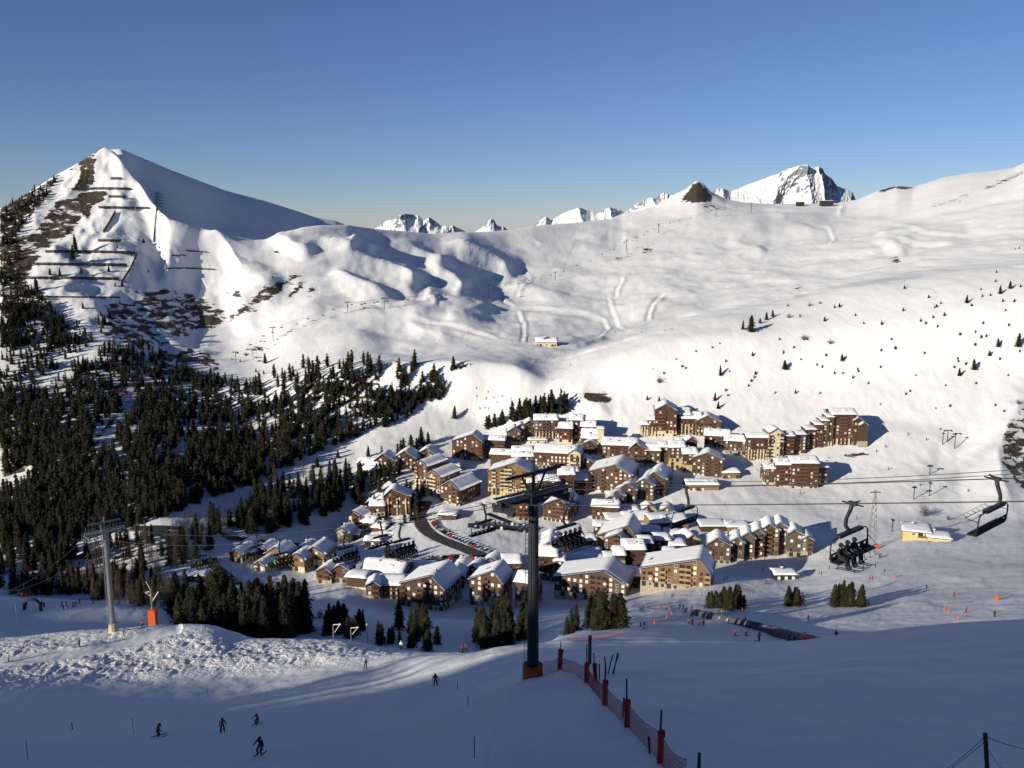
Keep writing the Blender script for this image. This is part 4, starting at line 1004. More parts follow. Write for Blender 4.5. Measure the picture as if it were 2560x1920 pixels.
FL = 2.75
class Building:
    def __init__(s, name, label, cat, px, pyb, yaw=0, Y=None):
        if Y is None:
            h_ = hit(px, pyb); Y = h_.y
        s.Y = Y; s.yaw = math.radians(yaw)
        a, b = ab(px, pyb)
        s.o = Vector((a * Y, Y, b * Y)); s.root = empty(name, s.o, s.yaw, label, cat)
        s.seed = int(px + pyb)
        s.rnd = random.Random(s.seed)
    def loc(s, px, py, dY):
        """photo point at distance Y + dY, in the building's own coordinates"""
        Yp = s.Y + dY; a, b = ab(px, py)
        v = Vector((a * Yp, Yp, b * Yp)) - s.o
        c, sn = math.cos(-s.yaw), math.sin(-s.yaw)
        return Vector((v.x * c - v.y * sn, v.x * sn + v.y * c, v.z))
    def block(s, pxl, pxr, pyb, pye, pyr, form='G', D=14, rf=.5, dY=0, wall='wood_brown', base=1, basem='stone', win=.62, bright=.5, balc='rail_r', bal=.35,
              pillars=0, front='', over=1.0, side=True, snow=.58, cream_side=False, nowin=False):
        rnd = s.rnd; R = s.root
        Yp = s.Y + dY
        pl = s.loc(pxl, pyb, dY); pr = s.loc(pxr, pyb, dY)
        W = (pr.x - pl.x)
        if abs(s.yaw) > .01:
            W = (ab(pxr, pyb)[0] - ab(pxl, pyb)[0]) * Yp / math.cos(s.yaw)
        cx = (pl.x + pr.x) / 2; y0 = (pl.y + pr.y) / 2
        zb = pl.z; ze = s.loc((pxl + pxr) / 2, pye, dY).z
        zr = s.loc((pxl + pxr) / 2, pyr, dY + (D / 2 if form == 'E' else 0)).z
        H = ze - zb; RH = max(0.4, zr - ze) if form != 'F' else 0.35
        RH = min(RH, (W if form == 'G' else D) * .32)
        x0, x1 = cx - W/2, cx + W/2; y1 = y0 + D
        b = MB(); f = zb - 9
        hw = zb + base * FL + .2
        if form == 'G':
            xr = x0 + rf * W
            hz = lambda x: ze + RH * np.clip(np.where(x < xr, (x - x0) / max(.01, xr - x0), (x1 - x) / max(.01, x1 - xr)), -.3, 1)
            b.add([(x0,y0,f),(x1,y0,f),(x1,y0,ze),(xr,y0,ze+RH),(x0,y0,ze),(x0,y1,f),(x1,y1,f),(x1,y1,ze),(xr,y1,ze+RH),(x0,y1,ze)],
                  [(0,1,2,3,4),(9,8,7,6,5),(1,6,7,2),(0,4,9,5)], 0)
        else:
            yr = y0 + D/2
            hz = lambda y: ze + RH * np.clip(1 - np.abs(y - yr) / (D/2), -.3, 1)
            b.add([(x0,y0,f),(x1,y0,f),(x1,y0,ze),(x0,y0,ze),(x0,y1,f),(x1,y1,f),(x1,y1,ze),(x0,y1,ze),(x0,yr,ze+RH),(x1,yr,ze+RH)],
                  [(0,1,2,3),(7,6,5,4),(1,5,6,9,2),(0,3,8,7,4)], 0)
        wallo = link('wall', b.mesh('wall', M[wall]), R)
        if base > 0:
            p = MB(); e = .12
            p.box(x0 - e, x1 + e, y0 - e, y1 + e, f + .1, hw)
            link('plinth', p.mesh('plinth', M[basem]), R)
        if cream_side:
            p = MB(); p.box(x0 - .06, x0 + min(3.2, W*.2), y0 - .06, y0 + .3, hw, ze - .3); link('side_wall', p.mesh('side_wall', M['cream'] if cream_side is True else M[cream_side]), R)
        # roof boards
        r = MB(); o = over; tk = .28
        if form == 'G':
            pts = [(x0 - o, float(ze - RH * o / max(1, xr - x0))), (xr, ze + RH), (x1 + o, float(ze - RH * o / max(1, x1 - xr)))]
            v = []
            for yy in (y0 - o, y1 + o):
                for (x, z) in pts: v += [(x, yy, z + .02), (x, yy, z + .02 + tk)]
            r.add(v, [(0,2,3,1),(2,4,5,3),(6,7,9,8),(8,9,11,10),(1,3,9,7),(3,5,11,9),(0,6,8,2),(2,8,10,4),(0,1,7,6),(4,10,11,5)], 0)
            pf = lambda u: np.interp(u, [p_[0] for p_ in pts], [p_[1] + tk for p_ in pts])
            link('roof', r.mesh('roof', M['fascia']), R)
            snow_sheet('roof_snow', pf, x0 - o + .1, x1 + o - .1, y0 - o + .1, y1 + o - .1, 'y', R, snow, s.seed + int(pxl))
        else:
            pts = [(y0 - o, float(ze - RH * o / (D/2))), (yr, ze + RH), (y1 + o, float(ze - RH * o / (D/2)))]
            v = []
            for xx in (x0 - o, x1 + o):
                for (y, z) in pts: v += [(xx, y, z + .02), (xx, y, z + .02 + tk)]
            r.add(v, [(0,1,3,2),(2,3,5,4),(6,8,9,7),(8,10,11,9),(1,7,9,3),(3,9,11,5),(0,2,8,6),(2,4,10,8),(0,6,7,1),(4,5,11,10)], 0)
            pf = lambda u: np.interp(u, [p_[0] for p_ in pts], [p_[1] + tk for p_ in pts])
            link('roof', r.mesh('roof', M['fascia']), R)
            snow_sheet('roof_snow', pf, y0 - o + .1, y1 + o - .1, x0 - o + .1, x1 + o - .1, 'x', R, snow, s.seed + int(pxl))
        if W > 9 and rnd.random() < .6:
            xx = rnd.uniform(x0 + 2, x1 - 2); yy = rnd.uniform(y0 + 3, y1 - 2)
            link('chimney', CHIM, R, loc=(xx, yy, float(hz(xx if form == 'G' else yy)) + .9))
        if form == 'E' and W > 9 and RH > 1.5 and rnd.random() < .75:
            for k in range(rnd.randint(1, 3)):
                xd = rnd.uniform(x0 + 1.5, x1 - 1.5); yd = y0 + D * rnd.uniform(.12, .26); zd = float(hz(yd)); dm = MB()
                dm.box(xd - .9, xd + .9, yd, yd + 2.6, zd - .5, zd + 1.5, 0)
                dr = link('dormer', dm.mesh('dormer', M[wall]), R)
                ds = MB(); ds.box(xd - 1.3, xd + 1.3, yd - .4, yd + 2.9, zd + 1.5, zd + 1.95, 0); link('snow_cap', ds.mesh('snow_cap', M['snow']), dr)
                link('window', WIN['dark2'], dr, loc=(xd, yd, zd + .6), scale=(.8, 1, .7))
        if nowin: return
        # windows and balconies
        def facade(length, org, rot, hfun, full=True):
            c, sn = math.cos(rot), math.sin(rot)
            n = max(1, int(length / 3.0)); st = length / n
            kinds = []
            for i in range(n):
                kinds.append('B' if (full and rnd.random() < bal) else 'W')
            nf = int((hfun(length/2) - zb) / FL) + 1
            for k in range(nf):
                z = zb + k * FL + 1.5
                i = 0
                while i < n:
                    x = (i + .5) * st
                    if hfun(x) < z + 1.15: i += 1; continue
                    px_, py_ = org[0] + c * x, org[1] + sn * x
                    on_base = k < base
                    run = 1
                    if kinds[i] == 'B' and not on_base:
                        while i + run < n and kinds[i + run] == 'B' and run < 3 and hfun((i + run + .5) * st) > z + 1.15: run += 1
                        xm = (i + run / 2) * st
                        me_ = BALC[({1: 3, 2: 6, 3: 9}[run], balc)]
                        link('balcony', me_, wallo, loc=(org[0] + c * xm, org[1] + sn * xm, z - 1.35), rot=(0, 0, rot), scale=(min(1.0, st / 3.0) * .98, 1, 1))
                        for q in range(run):
                            xq = (i + q + .5) * st
                            link('window', WIN['wide' if rnd.random() < .5 else ('blind' if rnd.random() < bright * .6 else 'dark2')], wallo, loc=(org[0] + c * xq, org[1] + sn * xq, z), rot=(0, 0, rot))
                    elif rnd.random() < (win if not on_base else .8):
                        kind = 'shop' if on_base and base and rnd.random() < .6 else ('blind' if rnd.random() < bright else rnd.choice(('dark', 'dark2')))
                        off = .12 if on_base else 0
                        link('window', WIN[kind], wallo, loc=(px_ + sn * off, py_ - c * off, z), rot=(0, 0, rot))
                    i += run
        if form == 'G': hf = lambda x: float(hz(x0 + x))
        else: hf = lambda x: ze
        facade(W, (x0, y0), 0.0, hf)
        if side:
            hs_ = (lambda x: ze) if form == 'G' else (lambda x: float(hz(y0 + x)))
            if s.yaw < .1: facade(D, (x1, y0), math.pi / 2, hs_, False)
            if s.yaw > -.1: facade(D, (x0, y1), -math.pi / 2, hs_, False)
        if pillars:
            n, hp = pillars if isinstance(pillars, tuple) else (pillars, base * FL + 2)
            for i in range(n):
                link('pillar', PILLAR, R, loc=(x0 + (i + .5) * W / n, y0 - .1, zb - 3), scale=(1, 1, hp + 3))

def B(label, px, pyb, blocks, yaw=0, Y=None, name='chalet_block', cat='building'):
    b = Building(name, label, cat, px, pyb, yaw, Y)
    for bl in blocks:
        b.block(*bl[:6], **(bl[6] if len(bl) > 6 else {}))
    return b

d = dict
B('red brown block with small snowy gables at the upper left of the village', 1165, 1150, [(1130,1206,1150,1104,1085,'G',d(rf=.7,wall='wood_red',D=15,bal=.2)), (1203,1262,1147,1100,1090,'E',d(wall='wood_dark',D=13,dY=5))], yaw=-10)
B('long dark chalet row under three snowy roofs at the village left end', 1000, 1178, [(936,990,1180,1152,1134,'G',d(wall='wood_dark',rf=.4)), (984,1042,1180,1146,1126,'G',d(wall='wood_dark',D=16,dY=5)), (1036,1098,1160,1139,1122,'G',d(wall='wood_brown',D=14,dY=14))], yaw=-8)
B('small red brown chalet at the left end of the long dark row', 915, 1185, [(892,946,1186,1160,1145,'E',d(wall='wood_red',D=11,bal=.2)), (905,950,1200,1176,1166,'E',d(wall='wood_red',D=8,dY=-7))], yaw=-15)
B('long hotel stepping down beside the road, bright balconies facing left', 1100, 1240, [(1036,1068,1208,1163,1147,'G',d(wall='wood_red',D=24,dY=8,base=1,basem='cream',bal=.6,balc='rail_l')), (1066,1102,1240,1190,1172,'G',d(wall='wood_orange',D=24,dY=-2,base=2,basem='cream',bal=.8,balc='cream')), (1100,1150,1274,1221,1202,'G',d(wall='wood_red',D=26,dY=-14,base=2,basem='cream',bal=.6))], yaw=-33)
B('ochre gabled hotel with cream balconies just behind the big lift tower', 1275, 1240, [(1220,1332,1240,1181,1158,'G',d(rf=.58,wall='wood_orange',D=18,base=2,basem='yellow',bal=.7,balc='cream',bright=.3))], yaw=-12)
B('windowless brown block with a notched snowy roof left of the white based hotel', 1252, 1163, [(1226,1280,1165,1136,1124,'E',d(wall='wood_brown',D=13,nowin=True,base=0))], yaw=-10)
B('dark two roofed block between the notched roof and the white based hotel', 1308, 1168, [(1281,1334,1168,1140,1131,'E',d(wall='wood_dark',D=6,dY=-3)), (1281,1332,1168,1128,1116,'E',d(wall='wood_dark',D=12,dY=3,base=0))])
B('wide hotel with a white arcaded ground floor in the middle of the village', 1385, 1172, [(1336,1434,1174,1132,1112,'E',d(wall='wood_red',D=22,base=1,basem='cream',bright=.75,bal=.1,win=.8)), (1422,1450,1180,1134,1116,'G',d(wall='cream',D=20,dY=-4,base=1,basem='cream',win=.9))], yaw=-12)
B('grey brown stepped block with many gables at the top left of the village', 1300, 1112, [(1267,1302,1113,1080,1066,'G',d(wall='wood_grey',D=14)), (1290,1312,1112,1068,1054,'G',d(wall='wood_grey',D=12,dY=6)), (1308,1340,1108,1062,1050,'G',d(wall='wood_grey',D=14,dY=9))])
B('grey brown block with cream pillars right of the stepped grey one', 1370, 1098, [(1336,1394,1098,1050,1036,'E',d(wall='wood_grey',D=15,pillars=(7,7))), (1386,1422,1094,1061,1044,'E',d(wall='wood_grey',D=12,dY=4,pillars=(4,6)))])
B('low cream pavilion with a flat snowy roof in front of the pillared grey block', 1345, 1109, [(1322,1368,1110,1100,1098,'F',d(wall='cream',D=8,base=0,snow=.5))], name='pavilion')
B('tall orange lit building stepping down to a cream corner tower', 1440, 1112, [(1396,1430,1106,1070,1056,'E',d(wall='wood_red',D=12,basem='cream',base=1)), (1424,1456,1112,1050,1037,'E',d(wall='wood_red',D=16,dY=4,basem='cream',base=1,cream_side=True)), (1452,1488,1118,1066,1052,'E',d(wall='wood_red',D=12,dY=-2)),
   (1456,1492,1124,1082,1072,'E',d(wall='wood_brown',D=8,dY=-9,over=1.6)), (1456,1492,1130,1094,1086,'E',d(wall='wood_brown',D=7,dY=-15,over=1.6)), (1458,1492,1138,1110,1102,'G',d(wall='wood_brown',D=8,dY=-21)), (1493,1508,1158,1072,1068,'F',d(wall='cream',D=7,dY=-18,base=0,nowin=True))], yaw=-12)
B('big hotel at the top centre with a tall gabled tower and cream pillars', 1690, 1090, [(1602,1622,1080,1062,1054,'E',d(wall='wood_brown',D=10,dY=2,pillars=(3,5))), (1618,1642,1084,1050,1040,'E',d(wall='wood_brown',D=12,dY=2,pillars=(3,6))), (1636,1690,1092,1026,1011,'G',d(rf=.48,wall='wood_red',D=22,base=2,basem='cream',bal=.55)),
   (1686,1724,1090,1036,1020,'E',d(wall='wood_red',D=20,dY=4,base=2,basem='cream')), (1700,1752,1092,1046,1030,'E',d(wall='wood_red',D=16,dY=1,base=1,basem='stone',pillars=(6,11))), (1740,1800,1090,1054,1040,'G',d(rf=.45,wall='wood_brown',D=18,dY=-3,pillars=(4,8)))], yaw=-8)
B('red brown pair of snowy roofed blocks below the top centre hotel', 1800, 1122, [(1762,1822,1118,1089,1073,'E',d(wall='wood_red',D=15,bal=.15)), (1812,1862,1136,1102,1088,'E',d(wall='wood_red',D=14,dY=-10,bal=.1))], yaw=-14)
B('brown hotel wing with a cream arcade right of the cream corner tower', 1545, 1158, [(1506,1588,1160,1113,1095,'E',d(wall='wood_red',D=20,base=2,basem='cream'))], yaw=-8)
B('long dark brown hotel with an undulating snowy roof at the village centre', 1628, 1166, [(1573,1618,1163,1122,1108,'G',d(rf=.35,wall='wood_brown',D=16,base=1,basem='cream',bright=.6)), (1614,1650,1167,1126,1111,'E',d(wall='wood_brown',D=15,dY=-1,base=1,basem='stone',bright=.6)), (1646,1682,1170,1118,1106,'E',d(wall='wood_brown',D=15,dY=1,base=1,basem='stone',bright=.5))], yaw=-8)
B('dark brown block standing on a bright yellow arcade', 1712, 1175, [(1674,1712,1172,1118,1103,'E',d(wall='wood_brown',D=14,base=3,basem='yellow',pillars=0)), (1706,1742,1178,1134,1118,'E',d(wall='wood_brown',D=12,dY=-5,base=2,basem='yellow')), (1712,1742,1140,1104,1092,'G',d(wall='wood_dark',D=10,dY=14,nowin=True,base=0))])
B('brown gabled block right of the yellow arcade', 1768, 1190, [(1731,1805,1192,1147,1132,'G',d(rf=.5,wall='wood_brown',D=16,base=0,bright=.55,bal=.3))], yaw=-12)
B('little chapel like hall with steep snowy roof below the white based hotel', 1465, 1172, [(1442,1496,1176,1162,1144,'G',d(rf=.4,wall='wood_dark',D=14,base=0,win=.2))], name='hall')
B('broad gabled hall with a cream left wall and three white awnings', 1525, 1234, [(1470,1576,1236,1184,1162,'G',d(rf=.62,wall='wood_brown',D=30,base=1,basem='cream',win=.35,cream_side=True,bright=.7))], yaw=-18, name='hall')
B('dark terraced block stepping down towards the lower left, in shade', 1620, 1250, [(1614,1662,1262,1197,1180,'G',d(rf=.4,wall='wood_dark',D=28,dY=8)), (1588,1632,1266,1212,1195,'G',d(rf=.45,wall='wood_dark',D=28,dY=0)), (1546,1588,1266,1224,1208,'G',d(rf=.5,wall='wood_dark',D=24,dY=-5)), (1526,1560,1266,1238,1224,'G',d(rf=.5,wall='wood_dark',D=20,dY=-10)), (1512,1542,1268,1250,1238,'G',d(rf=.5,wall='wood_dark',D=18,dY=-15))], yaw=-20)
B('dark chalet with a red balcony corner under the terraced block', 1512, 1298, [(1480,1545,1300,1267,1251,'E',d(wall='wood_red',D=14,bal=.4))], yaw=-12)
B('red gabled chalet with a lumpy snowy roof just right of the big lift tower', 1395, 1304, [(1358,1420,1306,1265,1245,'G',d(rf=.68,wall='wood_red',D=24,base=1,basem='cream',bal=.5))], yaw=-22)
B('long low building under flat snow below the terraced block', 1575, 1310, [(1518,1572,1312,1299,1286,'E',d(wall='wood_tan',D=18,base=0,win=.3)), (1560,1630,1314,1300,1280,'E',d(wall='wood_tan',D=18,dY=2,base=0,win=.3))], yaw=6, name='market_hall')
B('second low building under flat snow, right of the first', 1675, 1326, [(1630,1722,1328,1306,1288,'E',d(wall='wood_tan',D=20,base=0,win=.2))], yaw=8, name='market_hall')
B('tiny yellow chalet under a thick snow cap behind the long low roofs', 1622, 1286, [(1604,1642,1287,1275,1263,'G',d(wall='yellow',D=10,base=0))], name='chalet', cat='house')
B('small yellow house with arched doors left of the long gabled row', 1728, 1374, [(1704,1752,1375,1353,1333,'G',d(rf=.55,wall='yellow',D=13,base=0,bright=.1))], yaw=10, name='chalet', cat='house')
B('large gabled block with a yellow left wall behind the dark snowy cubes', 1545, 1385, [(1494,1588,1386,1343,1312,'G',d(rf=.78,wall='wood_brown',D=24,base=0,bright=.8,cream_side='yellow')), (1510,1560,1380,1350,1333,'G',d(rf=.7,wall='wood_brown',D=10,dY=-8,base=0))], yaw=-16)
B('cluster of dark cubes each under its own snow slab in the lower village', 1582, 1424, [(1557,1612,1428,1373,1349,'E',d(wall='wood_dark',D=14,bright=.3)), (1534,1562,1410,1387,1366,'E',d(wall='wood_dark',D=12,dY=-4)), (1512,1540,1416,1399,1383,'E',d(wall='wood_dark',D=12,dY=-4,base=0)), (1474,1510,1418,1405,1388,'E',d(wall='wood_dark',D=12,dY=-3,base=0)), (1598,1630,1400,1358,1341,'E',d(wall='wood_dark',D=12,dY=8)), (1566,1590,1470,1425,1420,'F',d(wall='wood_tan',D=6,dY=-12,base=0,snow=.2))])
B('dark wing with scattered snowy roofs left of the small yellow house', 1678, 1396, [(1638,1674,1398,1350,1336,'E',d(wall='wood_dark',D=12)), (1672,1712,1400,1364,1352,'E',d(wall='wood_dark',D=12,dY=-4)), (1655,1690,1404,1380,1370,'E',d(wall='wood_dark',D=8,dY=-12))])
B('long row of eight snowy gables rising to the right at the lower right', 1880, 1398, [(1768,1824,1412,1363,1346,'G',d(rf=.4,wall='wood_brown',D=16,dY=-6)), (1822,1858,1408,1356,1341,'G',d(wall='wood_brown',D=15,dY=-3)), (1848,1884,1404,1345,1330,'G',d(wall='wood_grey',D=15)), (1876,1908,1400,1334,1318,'G',d(wall='wood_grey',D=15,dY=3)), (1902,1944,1398,1325,1307,'G',d(rf=.4,wall='wood_brown',D=16,dY=5)), (1932,1966,1396,1318,1301,'G',d(rf=.4,wall='wood_grey',D=16,dY=8)), (1969,2004,1392,1336,1315,'G',d(rf=.4,wall='wood_grey',D=14,dY=0)), (2003,2030,1390,1350,1327,'G',d(wall='wood_grey',D=12,dY=-3))], yaw=-12)
B('low building with pale awning at the foot of the nursery slope', 1756, 1226, [(1717,1797,1228,1212,1200,'E',d(wall='wood_tan',D=14,base=0,bright=.6))], name='shop')
B('lift station with flat snowy canopies right of the dark chair garage', 1846, 1330, [(1818,1874,1332,1318,1314,'F',d(wall='wood_tan',D=12,base=0,snow=.6))], name='lift_station')
B('dark chair garage beside the lift station', 1780, 1330, [(1752,1814,1334,1316,1311,'F',d(wall='wood_dark',D=14,base=0,nowin=True,snow=.25))], name='garage')
B('huge arched hotel with a comb of stepped roof ends on the right', 2090, 1120, [(2012,2038,1146,1074,1067,'E',d(wall='wood_red',D=14,base=2,basem='cream',win=.9,pillars=(3,8))), (2034,2054,1142,1062,1055,'E',d(wall='wood_red',D=14,dY=1,base=2,basem='cream',pillars=(2,8))), (2050,2068,1136,1052,1045,'E',d(wall='wood_brown',D=14,dY=2,base=2,basem='cream')), (2064,2080,1130,1043,1036,'E',d(wall='wood_brown',D=14,dY=3,base=2,basem='cream',pillars=(2,9))), (2076,2136,1120,1036,1022,'E',d(wall='wood_red',D=18,dY=5,base=1,basem='stone',bal=.5,pillars=(6,8))), (2130,2154,1114,1052,1040,'G',d(wall='wood_dark',D=16,dY=3,base=1)), (2146,2168,1112,1064,1052,'G',d(wall='wood_dark',D=16,dY=0,base=1,basem='stone',nowin=True))])
B('tall cream striped tower block left of the huge arched hotel', 1938, 1148, [(1919,1957,1150,1084,1067,'G',d(wall='cream',D=16,base=1,basem='cream',bright=.6,bal=.5,balc='wood_dark')), (1954,1984,1142,1090,1079,'E',d(wall='wood_red',D=14,dY=2,base=0)), (1984,2013,1142,1086,1078,'E',d(wall='wood_brown',D=12,dY=6,base=1,basem='cream'))])
B('brown block on tall cream pillars left of the cream striped tower', 1892, 1148, [(1866,1919,1150,1094,1083,'E',d(wall='wood_red',D=13,base=0,pillars=(7,9),bal=.1))])
B('rounded block with many wooden balconies below the huge arched hotel', 1988, 1218, [(1912,1946,1216,1172,1160,'E',d(wall='wood_brown',D=14,dY=4,base=1,basem='cream',bal=.3)), (1938,1980,1221,1162,1147,'E',d(wall='wood_red',D=16,dY=0,base=1,basem='cream',bal=.7)), (1976,2044,1224,1158,1141,'E',d(wall='wood_red',D=18,dY=-2,base=1,basem='cream',bal=.75)), (2042,2068,1218,1168,1158,'E',d(wall='wood_dark',D=14,dY=4,base=1,basem='stone'))])
B('dark chalet with white pillars above the long red brown row on the left', 992, 1288, [(960,1026,1290,1241,1223,'G',d(rf=.3,wall='wood_red',D=14,base=0,pillars=(3,13),bal=.2)), (926,962,1290,1264,1250,'E',d(wall='wood_red',D=11,dY=-3))])
B('long red brown row descending to the right on the left side of the village', 925, 1330, [(872,908,1322,1291,1277,'G',d(rf=.3,wall='wood_red',D=13,dY=8,cream_side=True,base=0)), (902,934,1336,1306,1290,'E',d(wall='wood_red',D=13,dY=2,base=0)), (930,962,1348,1320,1304,'E',d(wall='wood_red',D=13,dY=-4,base=0)), (956,996,1356,1338,1326,'G',d(wall='wood_red',D=12,dY=-10,base=0))], yaw=-24)
B('narrow cream walled chalet at the left foot of the long red brown row', 855, 1358, [(837,871,1360,1331,1314,'G',d(wall='stone',D=12,base=0,win=.2))], yaw=-20, name='chalet', cat='house')
B('tiny chalet under a square snow cap in front of the long red brown row', 884, 1350, [(870,898,1352,1336,1326,'E',d(wall='wood_brown',D=9,base=0))], name='chalet', cat='house')
B('low chalet under a square snow cap beside the green trees', 930, 1362, [(912,950,1364,1352,1342,'E',d(wall='wood_brown',D=9,base=0))], name='chalet', cat='house')
B('dark block half hidden behind the foot of the big lift tower', 1300, 1300, [(1268,1322,1302,1254,1246,'F',d(wall='wood_red',D=14,base=1,basem='stone'))])
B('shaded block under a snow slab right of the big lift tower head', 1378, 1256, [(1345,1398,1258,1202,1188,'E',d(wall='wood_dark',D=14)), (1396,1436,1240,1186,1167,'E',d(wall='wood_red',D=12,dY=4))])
B('orange chalet with a cream base, rightmost of the small ochre chalets', 795, 1420, [(761,812,1422,1384,1363,'G',d(rf=.45,wall='wood_orange',D=16,base=2,basem='cream'))], yaw=-14, name='chalet', cat='house')
B('small red chalet left of the large snowy roof, left one of two', 810, 1458, [(790,830,1460,1430,1414,'G',d(rf=.6,wall='wood_red',D=14))], yaw=-16, name='chalet', cat='house')
B('small red chalet left of the large snowy roof, right one of two', 852, 1456, [(835,870,1458,1422,1406,'G',d(wall='wood_red',D=12))], yaw=-12, name='chalet', cat='house')
B('long chalet under one large snowy roof with a cream foot at the left', 945, 1464, [(900,1006,1466,1436,1402,'E',d(wall='wood_dark',D=20,base=0,win=.4,bright=.2,snow=1.1)), (866,916,1480,1444,1432,'E',d(wall='wood_dark',D=10,dY=-10,base=1,basem='cream'))], yaw=-12)
B('dark block with snowy twin roofs in front of the large snowy roof', 965, 1500, [(916,950,1502,1464,1451,'G',d(wall='wood_dark',D=10,bright=.7)), (946,1012,1502,1463,1441,'E',d(wall='wood_brown',D=14,dY=4,pillars=(5,7)))])
B('large dark gabled block with cream patches at its foot, lower left of the village', 1058, 1520, [(1000,1112,1522,1466,1436,'G',d(rf=.72,wall='wood_dark',D=22,bright=.85,win=.6,basem='cream',bal=.15))], yaw=-20)
B('dark gabled block with white dotted windows left of the big lift tower foot', 1215, 1515, [(1174,1256,1518,1452,1426,'G',d(rf=.72,wall='wood_brown',D=16,base=2,basem='stone',bright=.8))], yaw=-18)
B('brown block partly behind the big lift tower foot', 1308, 1516, [(1288,1336,1518,1456,1430,'E',d(wall='wood_brown',D=14,base=1,bright=.7))], yaw=-18)
B('small snowy roof at the road, left one of three behind the dotted block', 1182, 1440, [(1162,1202,1442,1426,1412,'G',d(wall='wood_red',D=12,base=0))], yaw=-20, name='chalet', cat='house')
B('small snowy roof at the road, middle one of three behind the dotted block', 1222, 1426, [(1202,1244,1428,1408,1396,'G',d(wall='wood_brown',D=12,base=0))], yaw=-20, name='chalet', cat='house')
B('square snow slab roof, right one of three behind the dotted block', 1275, 1426, [(1250,1302,1428,1408,1387,'E',d(wall='wood_brown',D=14,base=0))], name='chalet', cat='house')
B('red brown tower block under split snow slabs right of the big lift tower', 1378, 1452, [(1347,1392,1454,1390,1366,'E',d(wall='wood_red',D=14,base=1,bright=.5)), (1388,1410,1450,1402,1390,'E',d(wall='wood_red',D=10,dY=-2)), (1345,1400,1440,1372,1356,'G',d(wall='wood_brown',D=12,dY=16,base=0))], yaw=-8)
B('large dark brown gabled block with bright windows at the bottom centre of the village', 1475, 1498, [(1387,1560,1500,1453,1423,'G',d(rf=.69,wall='wood_brown',D=20,bright=.8,win=.75,basem='cream',base=1,bal=.2))], yaw=-19)
B('honey coloured gabled chalet block at the bottom right of the village', 1690, 1472, [(1605,1770,1474,1430,1393,'G',d(rf=.84,wall='wood_orange',D=20,bright=.15,win=.8,base=1,basem='stone',bal=.4,balc='rail_l'))], yaw=-17)
for q in [('leftmost small ochre chalet of the group above the dark trees', (573,607,1406,1384,1369)), ('second small ochre chalet from the left in the group above the dark trees', (609,633,1402,1384,1371)), ('dark red chalet in the middle of the ochre group', (634,670,1402,1378,1359)),
          ('broad ochre chalet with a cream base in the middle of the group', (663,714,1416,1385,1367)), ('ochre chalet with three rows of cream balconies', (720,763,1428,1398,1382)), ('low snowy cabin in front of the ochre chalets', (632,664,1428,1414,1402)),
          ('snowy roofed cabin behind the leftmost ochre chalets', (596,622,1376,1364,1353)), ('snowy roof behind the broad ochre chalet', (735,775,1392,1378,1360))]:
    l, r, pb, pe, pr = q[1]
    B(q[0], (l + r) / 2, pb, [(l, r, pb, pe, pr, 'G', d(rf=.5, wall='wood_orange' if 'dark' not in q[0].split()[0] else 'wood_red', D=13, base=1, basem='cream', bal=.4, balc='rail_l', bright=.4))], yaw=-17, name='chalet', cat='house')
